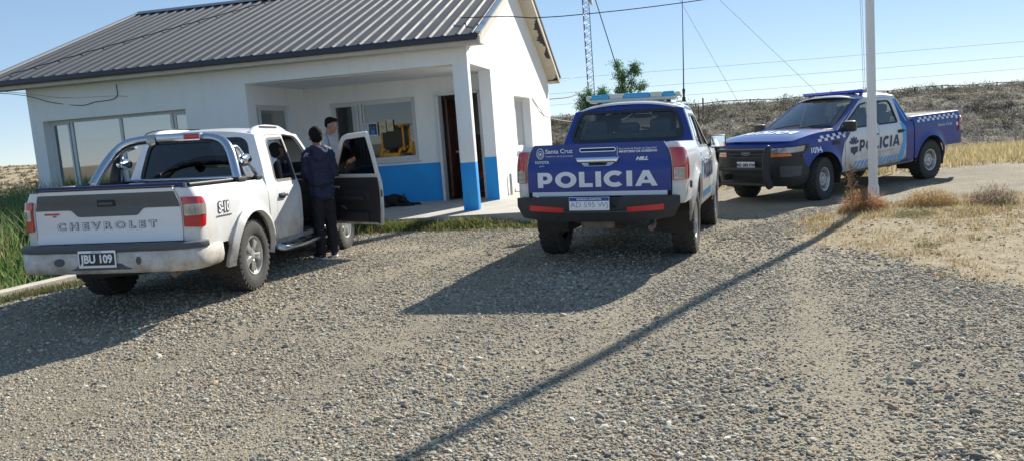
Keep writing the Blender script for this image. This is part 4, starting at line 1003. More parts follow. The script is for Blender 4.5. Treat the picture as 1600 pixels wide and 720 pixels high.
# ---- 3. police pickup seen three-quarter from the front
def police_front():
    P = dict(BASE, wb=3.22, tr=.385, tw=.262, ty=.785, rim=.208, ra=.475, fl=.035, spokes=6, rimstyle='steel', lugs=32, flap=True, steer=rad(13),
        profile=[(.35, .84), (.50, .890), (.70, .905), (.90, .910), (1.06, .905), (1.14, .885), (1.19, .855), (1.40, .78), (1.62, .70), (1.74, .65)],
        bedprofile=[(.45, .87), (.60, .900), (.80, .912), (1.00, .912), (1.14, .898), (1.22, .870), (1.27, .85)],
        belt=1.15, roof=[(.80, 1.68), (1.3, 1.725), (1.86, 1.69)], hood=[(2.78, 1.19), (3.1, 1.195), (3.7, 1.145), (4.05, 1.06)],
        front=[(.3, 4.0), (.5, 4.06), (.8, 4.10), (.98, 4.09), (1.08, 4.00)], xc=3.74, xf=4.10, xr=-1.17, xbf=.52, xcr=.55, xcb=.60, zcb=1.19, bbow=.06, wbow=.14, rc=.085, hc=.055,
        xfd=2.63, xBp=1.62, xd0=.80, xd0c=.92, zsill=.44, zbt=1.255, zbb=.62, post=.03, tgb=.78,
        tgx=lambda z: 0, rwin=(.70, .62, 1.27, 1.62), exy=-.55)
    C = dict(cab=M['white_paint'], door=M['white_paint'], fender=M['police_blue'], bed=M['police_blue'], hood=M['police_gloss'], roof=M['white_clean'], back=M['white_clean'], wsframe=M['police_blue'],
        tailgate=M['police_blue'], rail=M['grey_plastic'], bedin=M['black_plastic'], handle=M['black_plastic'], mirrorcap=M['black_plastic'], sideglass=M['glass_car'], rearglass=M['glass_car'], archtrim=None)
    t = Truck('police_pickup', P, POSE['ran'], 'police pickup numbered 1094 with black bull bar facing the camera beyond the white pole', 'police truck', C)
    r = t.root; A_ = t.A; f = t.front(); z0 = t.zsill
    doors = {1: (t.lfdoor, t.lrdoor), -1: (t.rfdoor, t.rrdoor)}
    for sg in (1, -1):
        fd, rd = doors[sg]; fm = t.side(sg); out = (0, sg, 0); ux = (-sg, 0)
        # A pillar and front roof edge in blue
        ol = [(t.xA0 - .02, t.zA0 - .01), (t.xA(1.66) + .012, 1.66), (t.xrf + .0, t.zrf - .004), (t.xrf - .12, t.zr(t.xrf - .12) - .004), (t.xA(1.62) - .085, 1.645), (t.xA(1.25) - .088, 1.25), (t.xfd + .0, t.belt - .03)]
        panel('blue_pillar_wrap', ol, fm, out, M['police_blue'], r, thick=0, lift=.0035, g=.08)
        # window-line blue on the front door and diagonal front wedge
        # the lower rear corner of the fender is white
        ol = [(t.xfd + .012, z0 + .004), (t.wb - t.ra - .01, z0 + .004), (t.wb - t.ra - .012, .50), (t.wb - t.ra + .03, .58), (t.xfd + .012, .98)]
        panel('white_wedge', ol, fm, out, M['white_paint'], r, thick=0, lift=.0035, g=.07)
        ol = [(t.xfd - .008, .985), (t.xfd - .008, 1.10), (2.38, 1.145), (2.46, 1.10)]
        panel('blue_wedge', [(t.xfd - .008, .97), (t.xfd - .008, t.belt - .06), (2.50, t.belt + .02), (2.40, t.belt + .02)], fm, out, M['police_blue'], fd, thick=0, lift=.0035, g=.06)
        checker('checker_band', fm, (3.34, 1.03), 9, .082, .05, M['vinyl_white'], r, out, ux=(-1, .035), uy=(0, 1), rows=2, skew=-.3)
        checker('checker_band', t.bed(sg), (.42, 1.135), 17, .082, .045, M['vinyl_white'], r, out, ux=(-1, 0), uy=(0, 1), rows=2)
        text_on('unit_number', '1094', .135, fm, (3.42, .90), M['vinyl_white'], r, out, bold=.004, ux=ux, uy=(0, 1), sx=1.0)
        police_word(fm, (1.63, .865), .205, M['vinyl_navy'], fd, out, ux=ux, total=1.22, shear=.14)
        text_on('small_lettering', 'AL SERVICIO DE LA COMUNIDAD', .042, fm, (1.50, .70), M['smoke_lens'], rd, out, ux=ux)
        bm = bmesh.new()
        for k in range(14):
            x = 2.42 - .11 * k; c = [Vector(fm(a, b)) + Vector((0, sg * .0045, 0)) for a, b in ((x, .505), (x - .055, .505), (x - .13, .60), (x - .075, .60))]
            v = [bm.verts.new(p) for p in c]; nn = (v[1].co - v[0].co).cross(v[2].co - v[0].co); bm.faces.new(v if nn.y * sg > 0 else v[::-1])
        bm_obj('hatched_stripe', bm, M['light_blue'], r, 0, recalc=False)
        ol = [(.90, .50), (1.03, .50), (.88, .80), (.83, 1.13), (.745, 1.13), (.76, .80)]
        ol = [(1.06, .50), (.92, .50), (.84, .70), (.803, .92), (.803, 1.10), (.87, t.belt + .01), (.93, t.belt + .01), (.90, .85)]
        panel('light_blue_stripe', ol, fm, out, M['light_blue'], rd, thick=0, lift=.004, g=.07)
        ol = [(t.xcr + .003, z0 + .004), (.99, z0 + .004), (.86, z0 + .056), (.795, z0 + .08), (.795, .95), (.84, t.belt - .0), (.885, t.belt + .05), (t.xB(1.62) + .10, 1.60), (t.xB(1.62) + .03, 1.62), (t.xcb + .01, t.zcb), (t.xcr + .003, t.zcb - .05)]
        panel('blue_stripe', ol, fm, out, M['police_blue'], r, thick=0, lift=.0035, g=.07)
        ol = [(t.xcb + .09, t.zcb), (t.xcb + .15, t.zcb), (t.xB(1.62) + .12, 1.62), (t.xB(1.62) + .07, 1.62)]
        panel('light_blue_stripe', ol, fm, out, M['light_blue'], r, thick=0, lift=.006, g=.1)
        text_on('small_lettering', 'Santa Cruz', .075, t.bed(sg), (-.50, 1.03), M['vinyl_white'], r, out, ux=ux, sx=1.5)
        checker('small_badge', t.bed(sg), (-.90, .97), 1, .07, .07, M['vinyl_white'], r, out, ux=(-1, 0), rows=3)
        # crest on the front door
        bm = bmesh.new()
        def poly(pts):
            v = [bm.verts.new(Vector(fm(a, b)) + Vector((0, sg * .005, 0))) for a, b in pts]; nn = Vector((0, 0, 0))
            for i in range(1, len(v) - 1): nn += (v[i].co - v[0].co).cross(v[i+1].co - v[0].co)
            bm.faces.new(v if nn.y * sg > 0 else v[::-1])
        cx = 2.38
        poly([(cx - .10, .86), (cx + .10, .86), (cx + .10, .77), (cx + .03, .74), (cx, .70), (cx - .03, .74), (cx - .10, .77)])
        for k in range(5):
            a = rad(90 + (k - 2) * 32); p = Vector((cx, .90)); d = Vector((cos(a), sin(a))); n_ = Vector((-d.y, d.x))
            poly([tuple(p + d * .02 - n_ * .012), tuple(p + d * .12 - n_ * .026), tuple(p + d * .15), tuple(p + d * .12 + n_ * .026), tuple(p + d * .02 + n_ * .012)])
        bm_obj('crest', bm, M['vinyl_navy'], fd, 0, recalc=False)
        # side indicator badge
        bx('wing_vent', (2.87, sg * (t.S(2.87, .97) + .004), .985), (.19, .014, .07), M['black_plastic'], r, .006)
        # headlight
        hl = rounded([(sg * .46, .835), (sg * (A_ - .06), .845), (sg * (A_ + .12), .93), (sg * (A_ + .17), 1.035), (sg * .47, 1.01)], [.02, .04, .04, .02, .02])
        h = panel('headlight', hl, f, (1, sg * .5, 0), M['black_plastic'], r, thick=.03, lift=.006, g=.06)
        panel('headlight_lens', rounded([(sg * .50, .905), (sg * (A_ + .02), .92), (sg * (A_ + .06), 1.01), (sg * .51, .995)], .015), f, (1, sg * .5, 0), M['clear_lens'], h, thick=.004, lift=.011, g=.06)
        panel('indicator_lens', rounded([(sg * .50, .852), (sg * (A_ - .22), .858), (sg * (A_ - .24), .902), (sg * .50, .900)], .012), f, (1, sg * .5, 0), M['amber_lens'], h, thick=.004, lift=.011, g=.06)
        fm2 = t.bed(sg); c0 = t.xr + .1 - .157; a = c0 - .02
        l = panel('tail_light', rounded([(a, .86), (t.xr + .20, .87), (t.xr + .17, 1.12), (a, 1.19)], .03), fm2, (-1, sg, 0), M['red_lens'], r, thick=.03, lift=.016, g=.04)
        panel('reversing_lens', rounded([(a + .01, .88), (t.xr + .165, .89), (t.xr + .16, .98), (a + .01, .98)], .01), fm2, (-1, sg, 0), M['clear_lens'], l, thick=.003, lift=.021, g=.04)
        # window weather shields over the doors
        for dd, w in ((fd, t.outl['wf']), (rd, t.outl['wr'])):
            zt_ = max(z for _, z in w); top = [(x, z) for x, z in offset(w, .02) if z > zt_ - .10]
    # nose
    fb = panel('front_bumper', [(-A_ - .20, .40), (-A_ + .1, .34), (A_ - .1, .34), (A_ + .20, .40), (A_ + .10, .62), (A_ + .02, .80), (A_ - .06, .855), (.42, .85), (-.42, .85), (-A_ + .06, .855), (-A_ - .02, .80), (-A_ - .10, .62)], t.front(.015), (1, 0, 0), M['black_plastic'], r, thick=.04, g=.08)
    for z, w in ((.47, .40), (.62, .62)): panel('air_intake', rounded([(-w, z - .045), (w, z - .045), (w, z + .045), (-w, z + .045)], .02), t.front(.02), (1, 0, 0), M['int_dark'], fb, thick=.002, lift=.004, g=.08)
    for sg in (1, -1): panel('lamp_pocket', rounded([(sg * .66, .50), (sg * (A_ - .08), .52), (sg * (A_ - .03), .68), (sg * .68, .70)], .03), t.front(.018), (1, sg * .6, 0), M['grey_plastic'], fb, thick=.002, lift=.004, g=.07)
    gr = panel('grille', [(-.46, .80), (.46, .80), (.48, 1.015), (-.48, 1.015)], t.front(.004), (1, 0, 0), M['black_plastic'], r, thick=.03, g=.08)
    for z in (.845, .905, .965): tb('grille_bar', [Vector(t.front(.02)(a, z)) for a in np.linspace(-.42, .42, 9)], .013, M['grey_plastic'], gr, 8)
    # maker's oval with script-like strokes
    oval = [(.105 * cos(2*PI*k/24), .93 + .045 * sin(2*PI*k/24)) for k in range(24)]
    ov = panel('maker_badge', oval, t.front(.035), (1, 0, 0), M['chrome'], gr, thick=.01, lift=.002, g=.05)
    panel('badge_face', offset(oval, -.010), t.front(.037), (1, 0, 0), M['vinyl_navy'], ov, thick=0, lift=.003, g=.05)
    text_on('badge_lettering', 'Ford', .062, t.front(.043), (0, .93), M['chrome'], ov, (1, 0, 0), bold=.001, shear=.35, ux=(1, 0), lift=.003, sx=1.3)
    tp = lambda a: t.fascia_top(a)
    up = [(a, .995 if abs(a) > .47 else 1.012) for a in (-A_ - .02, -.47, .47, A_ + .02)] + [(a, tp(a)) for a in np.linspace(A_ + .02, -A_ - .02, 15)]
    panel('nose_panel', up, f, (1, 0, .3), M['police_blue'], r, thick=.02, g=.07)
    text_on('mirrored_lettering', 'POLICIA', .30, t.hoodmap, (3.52, 0), M['vinyl_white'], t.hood, (0, 0, 1), bold=.008, ux=(0, -1), uy=(-1, 0), sx=.98, lift=.006) if 0 else police_word(t.hoodmap, (3.50, .0), .24, M['vinyl_white'], t.hood, (0, 0, 1), ux=(0, -1), uy=(-1, 0), total=1.12, lift=.006, name='mirrored_lettering')
    plate(fb, (4.165, .02, .72), .40, .115, (0, 1, 0), (0, 0, 1), (1, 0, 0), 'plain', 'AD 283 FW')
    # bull bar
    bb = None
    for sg in (1, -1):
        ol = smooth_path([(4.16, .36, 0), (4.26, .34, 0), (4.33, .45, 0), (4.36, .70, 0), (4.34, .90, 0), (4.27, 1.02, 0), (4.21, 1.04, 0), (4.19, .97, 0), (4.23, .80, 0), (4.24, .60, 0), (4.20, .45, 0)], 3)
        o = panel('bull_bar_upright', [(p.x, p.y) for p in ol[:-1]], lambda x, z, y=sg * .60: (x, y, z), (0, sg, 0), M['black_plastic'], r, thick=.05 * 1, g=.08)
        tb('bull_bar_edge', [(p.x, sg * .575, p.y) for p in ol], .022, M['black_plastic'], o, 8)
        tb('bull_bar_wing', smooth_path([(4.28, sg * .50, .98), (4.24, sg * .66, .97), (4.12, sg * .80, .90), (4.05, sg * .86, .75), (4.06, sg * .84, .55), (4.16, sg * .66, .46), (4.26, sg * .50, .45)], 4), .022, M['black_plastic'], o, 8) if 0 else None
    for z, x in ((.40, 4.29), (.67, 4.33), (.98, 4.26)): tb('bull_bar_tube', [(x, -.60, z), (x + .02, 0, z), (x, .60, z)], .030, M['black_plastic'], r, 10)
    bx('bull_bar_mount', (4.10, .45, .50), (.2, .05, .10), M['under'], r); bx('bull_bar_mount', (4.10, -.45, .50), (.2, .05, .10), M['under'], r)
    # deep-blue light bar
    zt_ = t.roofmap(1.6, 0)[2]
    base = bx('light_bar', (1.62, 0, zt_ - .005), (.14, 1.26, .022), M['black_plastic'], r, .006)
    bx('light_bar_lens', (1.62, 0, zt_ + .028), (.20, 1.28, .050), M['lb_deep'], base, .014)
    for y in (.55, -.55): bx('light_bar_foot', (1.62, y, zt_ - .04), (.06, .05, .09), M['lb_deep'], base, .005)
    bx('tonneau_cover', ((t.xbf + t.xr) / 2, 0, 1.243), (t.xbf - t.xr - .1, 1.52, .02), M['seat'], r, .005)
    for sg in (1, -1): bx('sill_step', (1.62, sg * .90, .43), (1.9, .08, .035), M['grey_plastic'], r, .012)
    return t
# ------------------------------------------------------------------ ground
def axis_pts(segs):
    out = [segs[0][0]]
    for a, b, s in segs:
        n = max(1, int(round((b - a) / s))); out += [a + (b - a) * k / n for k in range(1, n + 1)]
    return np.array(out)
def DRYEDGE(y):  # left boundary of the dry vegetated patch as a function of y
    return np.interp(y, [2, 4.5, 6.2, 7.6, 8.6, 9.6, 10.4, 11.0], [4.6, 4.3, 4.0, 3.6, 3.35, 3.45, 3.75, 4.1])
def dry_mask(x, y):
    n = fbm(x, y, 31, 4, 2.2) * .28
    m = sstep(-.15, .35, x - DRYEDGE(y) + n) * (1 - sstep(-.3, .3, y - (11.35 + .17 * (x - 4)) + n)) * sstep(2.0, 5.0, y + n)
    m2 = sstep(-.4, .4, y - (16.6 + .05 * x) + n * 1.5) * sstep(2.2, 3.2, x)          # beyond the dirt road
    return m, m2
def green_mask(x, y):
    n = fbm(x, y, 41, 4, 2.0) * .2
    kx = -6.0 + (y - 9.1) * .36
    return sstep(-.1, .25, kx + .42 - x + n) * sstep(3, 5, y)
def build_ground():
    xs = axis_pts([(-900, -200, 50), (-200, -60, 10), (-60, -16, 1.5), (-16, -9, .35), (-9, 12, .14), (12, 26, .4), (26, 70, 1.0), (70, 200, 6), (200, 900, 50)])
    ys = axis_pts([(-300, -40, 40), (-40, -4, 3), (-4, 2, .5), (2, 18, .14), (18, 40, .5), (40, 66, .45), (66, 160, 4), (160, 400, 10), (400, 1500, 100)])
    X, Y = np.meshgrid(xs, ys); Z = gheight(X, Y)
    V = np.stack([X.ravel(), Y.ravel(), Z.ravel()], -1); nx, ny = len(xs), len(ys)
    i = np.arange(nx * ny).reshape(ny, nx); F = np.stack([i[:-1, :-1], i[:-1, 1:], i[1:, 1:], i[1:, :-1]], -1).reshape(-1, 4)
    d1, d2 = dry_mask(X, Y); g = green_mask(X, Y); far = sstep(17, 22, np.hypot(X, Y)) * 0 + sstep(37, 41, Y) * sstep(-9, 2, X)
    leftfar = (1 - sstep(-9, 2, X - .02 * Y)) * sstep(16, 22, Y)
    colr = np.stack([np.clip(d1 + d2, 0, 1).ravel(), np.maximum(g, 0).ravel() * (1 - sstep(24, 40, Y)).ravel(), np.clip(far, 0, 1).ravel()], -1)
    colr[:, 0] = np.maximum(colr[:, 0], (leftfar * sstep(24, 40, Y)).ravel())
    m = bpy.data.materials.new('gravel and soil'); m.use_nodes = True; t = NT(m); p = t.n['Principled BSDF']; p.inputs['Roughness'].default_value = .95; p.inputs['Specular IOR Level'].default_value = .2
    tc = t.new('ShaderNodeTexCoord'); at = t.new('ShaderNodeVertexColor', layer_name='tint'); sp = t.new('ShaderNodeSeparateColor'); t.link(at.outputs[0], sp.inputs[0])
    P_ = tc.outputs['Object']
    def vor(scale, **k):
        v = t.new('ShaderNodeTexVoronoi', inp={'Scale': scale, 'Randomness': 1}, **k); t.link(P_, v.inputs['Vector']); return v
    def ns(scale, det=6, ro=.6):
        v = t.new('ShaderNodeTexNoise', inp={'Scale': scale, 'Detail': det, 'Roughness': ro}); t.link(P_, v.inputs['Vector']); return v
    def ramp(src, stops):
        r = t.new('ShaderNodeValToRGB'); e = r.color_ramp.elements
        while len(e) < len(stops): e.new(.5)
        for q, (pos, c) in zip(e, stops): q.position = pos; q.color = (*c, 1)
        t.link(src, r.inputs[0]); return r
    def mix(f, a, b, bt='MIX'):
        x = t.new('ShaderNodeMix', data_type='RGBA', blend_type=bt)
        for s_, i in ((f, 0), (a, 6), (b, 7)):
            if hasattr(s_, 'is_linked'): t.link(s_, x.inputs[i])
            else: x.inputs[i].default_value = s_ if i == 0 else (*s_, 1)
        return x.outputs[2]
    v1 = vor(75); v2 = vor(160)
    sc1 = t.new('ShaderNodeSeparateColor'); t.link(v1.outputs['Color'], sc1.inputs[0]); sc2 = t.new('ShaderNodeSeparateColor'); t.link(v2.outputs['Color'], sc2.inputs[0])
    stones = [(0, (.085, .084, .08)), (.25, (.19, .185, .165)), (.5, (.29, .275, .225)), (.72, (.39, .35, .265)), (.88, (.36, .28, .18)), (1, (.50, .475, .40))]
    c1 = ramp(sc1.outputs[0], stones); c2 = ramp(sc2.outputs[1], stones)
    gcol = mix(.5, c1.outputs[0], c2.outputs[0])
    patch = ns(.9, 5); pr = ramp(patch.outputs['Fac'], [(.35, (.80, .79, .77)), (.65, (1.12, 1.08, 1.0))]); gcol = mix(1.0, gcol, pr.outputs[0], 'MULTIPLY')
    soiln = ns(7, 8, .7); soil = ramp(soiln.outputs['Fac'], [(.3, (.20, .165, .11)), (.5, (.34, .28, .185)), (.7, (.48, .42, .29))])
    sand = ns(1.3, 6); sandf = ramp(sand.outputs['Fac'], [(.46, (0, 0, 0)), (.72, (.5, .5, .5))]); gcol = mix(sandf.outputs[0], gcol, (.33, .29, .215))
    hn = ns(1.2, 9, .72); hillc = ramp(hn.outputs['Fac'], [(.36, (.13, .118, .095)), (.5, (.20, .18, .145)), (.62, (.29, .26, .21))])
    grn = ns(6, 6); greenc = ramp(grn.outputs['Fac'], [(.35, (.035, .05, .02)), (.6, (.09, .10, .04)), (.75, (.16, .13, .07))])
    c = mix(sp.outputs[0], gcol, soil.outputs[0]); c = mix(sp.outputs[1], c, greenc.outputs[0]); c = mix(sp.outputs[2], c, hillc.outputs[0])
    t.link(c, p.inputs['Base Color'])
    # bump: stones
    hsum = t.new('ShaderNodeMath', operation='MULTIPLY_ADD', inp={1: .5}); t.link(v2.outputs['Distance'], hsum.inputs[0]); t.link(v1.outputs['Distance'], hsum.inputs[2])
    inv = t.new('ShaderNodeMath', operation='MULTIPLY', inp={1: -1}); t.link(hsum.outputs[0], inv.inputs[0])
    b = t.new('ShaderNodeBump', inp={'Strength': .9, 'Distance': .010}); t.link(inv.outputs[0], b.inputs['Height'])
    b2 = t.new('ShaderNodeBump', inp={'Strength': .5, 'Distance': .05}); t.link(soiln.outputs['Fac'], b2.inputs['Height']); t.link(b.outputs[0], b2.inputs['Normal']); t.link(b2.outputs[0], p.inputs['Normal'])
    o = np_mesh('ground', V, F, m, smooth=True, colors=colr); o['kind'] = 'structure'
build_ground()

def leafmat(name, hue=(.1, .12, .04), rough=.7, trans=.25):
    m = bpy.data.materials.new(name); m.use_nodes = True; t = NT(m); p = t.n['Principled BSDF']; p.inputs['Roughness'].default_value = rough; p.inputs['Specular IOR Level'].default_value = .25
    at = t.new('ShaderNodeVertexColor', layer_name='tint'); t.link(at.outputs[0], p.inputs['Base Color'])
    if trans:
        tr = t.new('ShaderNodeBsdfTranslucent'); t.link(at.outputs[0], tr.inputs[0]); x = t.new('ShaderNodeMixShader', inp={0: trans}); t.link(p.outputs[0], x.inputs[1]); t.link(tr.outputs[0], x.inputs[2]); t.link(x.outputs[0], t.n['Material Output'].inputs[0])
    return m
M['leaf'] = leafmat('foliage', trans=.45); M['stone'] = leafmat('pebbles', trans=0, rough=.9)
rng = np.random.RandomState(11)
def pick(pal, n, jit=.15):
    pal = np.array(pal); c = pal[rng.randint(len(pal), size=n)]; return np.clip(c * (1 + rng.uniform(-jit, jit, (n, 1))), 0, 1)

# ---- loose stones
def stones(name, x, y, s, label):
    n = len(x); ph = (1 + 5 ** .5) / 2
    ico = np.array([(-1, ph, 0), (1, ph, 0), (-1, -ph, 0), (1, -ph, 0), (0, -1, ph), (0, 1, ph), (0, -1, -ph), (0, 1, -ph), (ph, 0, -1), (ph, 0, 1), (-ph, 0, -1), (-ph, 0, 1)]) / 1.9
    fc = np.array([(0, 11, 5), (0, 5, 1), (0, 1, 7), (0, 7, 10), (0, 10, 11), (1, 5, 9), (5, 11, 4), (11, 10, 2), (10, 7, 6), (7, 1, 8), (3, 9, 4), (3, 4, 2), (3, 2, 6), (3, 6, 8), (3, 8, 9), (4, 9, 5), (2, 4, 11), (6, 2, 10), (8, 6, 7), (9, 8, 1)])
    P = ico[None] * rng.uniform(.75, 1.25, (n, 12, 1)) * np.stack([s * rng.uniform(.8, 1.35, n), s * rng.uniform(.6, 1.0, n), s * rng.uniform(.45, .85, n)], -1)[:, None]
    a = rng.uniform(0, 2 * PI, n); ca, sa = np.cos(a)[:, None], np.sin(a)[:, None]
    tl = rng.uniform(-.35, .35, (n, 1)); 
    X = P[..., 0] * ca - P[..., 1] * sa; Y = P[..., 0] * sa + P[..., 1] * ca; Z = P[..., 2] + tl * P[..., 0] * .5
    V = np.stack([X + x[:, None], Y + y[:, None], Z + gheight(x, y)[:, None] + s[:, None] * .12], -1).reshape(-1, 3)
    F = (fc[None] + (np.arange(n) * 12)[:, None, None]).reshape(-1, 3)
    pal = [(.12, .12, .12), (.20, .205, .20), (.29, .285, .26), (.36, .345, .31), (.43, .395, .325), (.50, .45, .35), (.46, .36, .25), (.38, .27, .19), (.62, .59, .52), (.54, .50, .42)]
    c0 = pick(pal, n, .16); mean = np.array([.36, .345, .30]); c0 = (c0 * .92 + mean * .08) * np.array([.88, .87, .82]); tn = np.clip(.5 + .8 * fbm(x, y, 92, 3, .8), 0, 1)[:, None]; c0 = c0 * (1 - tn * .22) + np.array([.38, .31, .215]) * tn * .22
    c = np.repeat(c0, 12, 0)
    o = np_mesh(name, V, F, M['stone'], smooth=False, colors=c); return tag(o, label, 'gravel', kind='stuff')
def track(x, y):   # compacted wheel lines sweeping from the foreground to the track on the right
    t_ = 0
    for off in (0, 1.55, 3.2, 4.7):
        xc_ = -3.4 + off * 1.0 + .055 * (y - 1) ** 1.75; t_ = t_ + np.exp(-((x - xc_) / .17) ** 2)
    return np.clip(t_, 0, 1)
def gravel_pts(n, y0, y1, wide):
    y = y0 + (y1 - y0) * rng.beta(1, 1.0, n); x = rng.uniform(-1, 1, n) * (y * .70 + wide)
    d1, d2 = dry_mask(x, y); g = green_mask(x, y); keep = (rng.uniform(0, 1, n) > d1 * .93) & (g < .5) & (rng.uniform(0, 1, n) < np.where(x < -20, 0, 1))
    L = (x - BC.x) * BU.x + (y - BC.y) * BU.y; Vv = (x - BC.x) * BV.x + (y - BC.y) * BV.y
    keep &= ~(Vv > -.75)
    keep &= rng.uniform(0, 1, n) < (1 - .36 * track(x, y)) * np.clip(.78 + .5 * fbm(x, y, 91, 4, 1.7) , .30, 1)
    return x[keep], y[keep]
xa, ya = gravel_pts(120000, 2.6, 6.5, .8); xb, yb = gravel_pts(125000, 6.5, 13, .5); xc_, yc_ = gravel_pts(7000, 3, 12, .5); xd, yd = gravel_pts(30000, 12, 17, 1)
x = np.concatenate([xa, xb, xc_, xd]); y = np.concatenate([ya, yb, yc_, yd])
dens = fbm(x, y, 51, 3, 1.1)
s = np.concatenate([rng.gamma(5, .0012, len(xa)) + .0018, rng.gamma(5, .0015, len(xb)) + .0035, rng.gamma(5, .0022, len(xc_)) + .005, rng.gamma(5, .0024, len(xd)) + .004])
s = np.clip(s * (1 + .25 * dens) * (1 - .3 * track(x, y)), .004, .034)
stones('gravel', x, y, s, 'loose grey and tan pebbles covering the yard')

# ---- blades of grass and weeds
def blades(name, x, y, h, w, pal, label, cat, bend=.5, z=None, up=.0, mat_='leaf', jit=.25):
    n = len(x); a = rng.uniform(0, 2 * PI, n); d = np.stack([np.cos(a), np.sin(a)], -1); q = np.stack([-d[:, 1], d[:, 0]], -1)
    z0 = (gheight(x, y) if z is None else z) - .01; lean = rng.uniform(.1, 1, n) * bend * h
    V = np.zeros((n, 5, 3))
    for k, (t_, ww) in enumerate(((0, 1), (0, -1), (.55, .75), (.55, -.75), (1, 0))):
        off = d * (lean * t_ ** 1.7)[:, None] + q * (ww * w)[:, None]
        V[:, k, 0] = x + off[:, 0]; V[:, k, 1] = y + off[:, 1]; V[:, k, 2] = z0 + h * t_ * (1 - .25 * bend * t_) + up
    i = (np.arange(n) * 5)[:, None]
    F = np.concatenate([i + np.array([[0, 1, 3]]), i + np.array([[0, 3, 2]]), i + np.array([[2, 3, 4]])], 0)
    c = np.repeat(pick(pal, n, jit), 5, 0)
    o = np_mesh(name, V.reshape(-1, 3), F, M[mat_], colors=c); return tag(o, label, cat, kind='stuff')
def tufts(cx, cy, per, spread):
    x = np.repeat(cx, per) + rng.normal(0, 1, len(cx) * per) * np.repeat(spread, per); y = np.repeat(cy, per) + rng.normal(0, 1, len(cx) * per) * np.repeat(spread, per); return x, y
DRY = [(.40, .28, .12), (.46, .35, .17), (.34, .24, .12), (.30, .26, .12), (.22, .22, .09), (.50, .40, .24), (.26, .17, .09)]
n = 9500; y = rng.uniform(3.2, 13.5, n); x = rng.uniform(3.3, 14, n); d1, _ = dry_mask(x, y); dn = fbm(x, y, 61, 3, 1.4)
k = (rng.uniform(0, 1, n) < d1 * np.clip(.34 + .75 * dn + .25 * sstep(7, 10, y), .03, 1)) & (x < y * .75 + 2.0); x, y = x[k], y[k]
tx_, ty_ = tufts(x, y, 30, rng.uniform(.04, .14, len(x))); hs = np.repeat(rng.uniform(.02, .095, len(x)) * (1 + .5 * sstep(9, 11, y)), 30) * rng.uniform(.5, 1.2, len(tx_))
blades('dry_grass', tx_, ty_, hs, np.full(len(tx_), .0028), DRY, 'low dry yellow and brown grass on the bare soil to the right', 'dry grass', bend=1.1)
# yellow band beyond the dirt road
n = 34000; y = rng.uniform(16.2, 40, n); x = rng.uniform(2.0, 32, n); _, d2 = dry_mask(x, y); k = (rng.uniform(0, 1, n) < d2 * .75) & (x < y * .72 + 3); x, y = x[k], y[k]
tx_, ty_ = tufts(x, y, 9, rng.uniform(.05, .2, len(x))); hs = np.repeat(rng.uniform(.10, .34, len(x)), 9) * rng.uniform(.5, 1.2, len(tx_))
blades('field_grass', tx_, ty_, hs, .005 + .003 * rng.uniform(0, 1, len(tx_)), [(.50, .40, .22), (.56, .46, .27), (.44, .35, .19), (.34, .30, .16), (.30, .27, .14)], 'tall yellow grass growing between the dirt road and the bank', 'grass')
# bushes along the foot of the flagpole and in the dry patch: wiry clumps
def shrub(name, cx, cy, r, h, pal, label, cat, n=900, grp=None, w=.0035):
    th = rng.uniform(0, 2 * PI, n); rr = r * np.sqrt(rng.uniform(0, 1, n)); x = cx + rr * np.cos(th); y = cy + rr * np.sin(th) * .8
    hh = h * np.sqrt(np.clip(1 - (rr / r) ** 2, .08, 1)) * rng.uniform(.55, 1.1, n)
    zb = gheight(x, y) + hh * rng.uniform(0, .75, n)
    o = blades(name, x, y, hh * rng.uniform(.15, .5, n), np.full(n, w * .8), pal, label, cat, bend=2.2, z=zb, jit=.35); del o['kind']
    if grp: o['group'] = grp
    return o
RUST = [(.42, .20, .07), (.50, .27, .10), (.36, .17, .07), (.52, .33, .14)]
OLIVE = [(.30, .26, .10), (.38, .30, .12), (.20, .22, .09), (.45, .33, .14)]
shrub('dry_bush', 5.02, 11.28, .34, .40, RUST, 'rust orange dry bush against the left side of the white pole', 'bush', 2600)
shrub('dry_bush', 5.95, 11.22, .40, .34, [(.48, .30, .10), (.42, .25, .09), (.35, .28, .11)], 'ochre dry bush just right of the white pole', 'bush', 2600)
shrub('thorn_bush', 6.62, 10.85, .34, .38, [(.20, .15, .12), (.25, .18, .13), (.30, .22, .14)], 'brown leafless twiggy bush second right from the pole', 'bush', 1800)
shrub('dry_bush', 7.6, 10.9, .48, .22, [(.50, .33, .13), (.45, .30, .12)], 'flat wide ochre bush in the dry patch', 'bush', 2400)
shrub('green_weed', 5.25, 10.3, .30, .14, [(.12, .16, .06), (.18, .20, .08), (.26, .26, .12)], 'low green weed at the gravel edge in front of the pole', 'weed', 1300)
shrub('green_weed', 5.95, 10.15, .26, .13, OLIVE, 'olive weed in front of the ochre bush', 'weed', 900)
shrub('green_weed', 4.35, 8.25, .16, .09, [(.18, .20, .08), (.12, .15, .05)], 'small green tuft alone on the sandy edge', 'weed', 500)
shrub('green_weed', 4.75, 6.45, .15, .16, [(.20, .24, .07), (.13, .17, .05)], 'small bright weed at the right edge of the gravel', 'weed', 600)
shrub('dark_bush', 8.85, 12.2, .28, .30, [(.10, .09, .06), (.14, .12, .08)], 'dark twiggy bush at the far right edge of the dry patch', 'bush', 1300)
bm = bmesh.new()
tube(bm, [(4.72, 11.0, gh(4.72, 11.0) - .03), (4.76, 10.98, .25), (4.70, 11.0, .5), (4.75, 11.0, .68)], [.014, .011, .008, .005], 6)
for zz, dx, dz in ((.22, -.09, .10), (.34, .08, .12), (.45, -.07, .12), (.55, .07, .09)): tube(bm, [(4.74, 11.0, zz), (4.74 + dx, 10.98, zz + dz)], [.007, .012], 5)
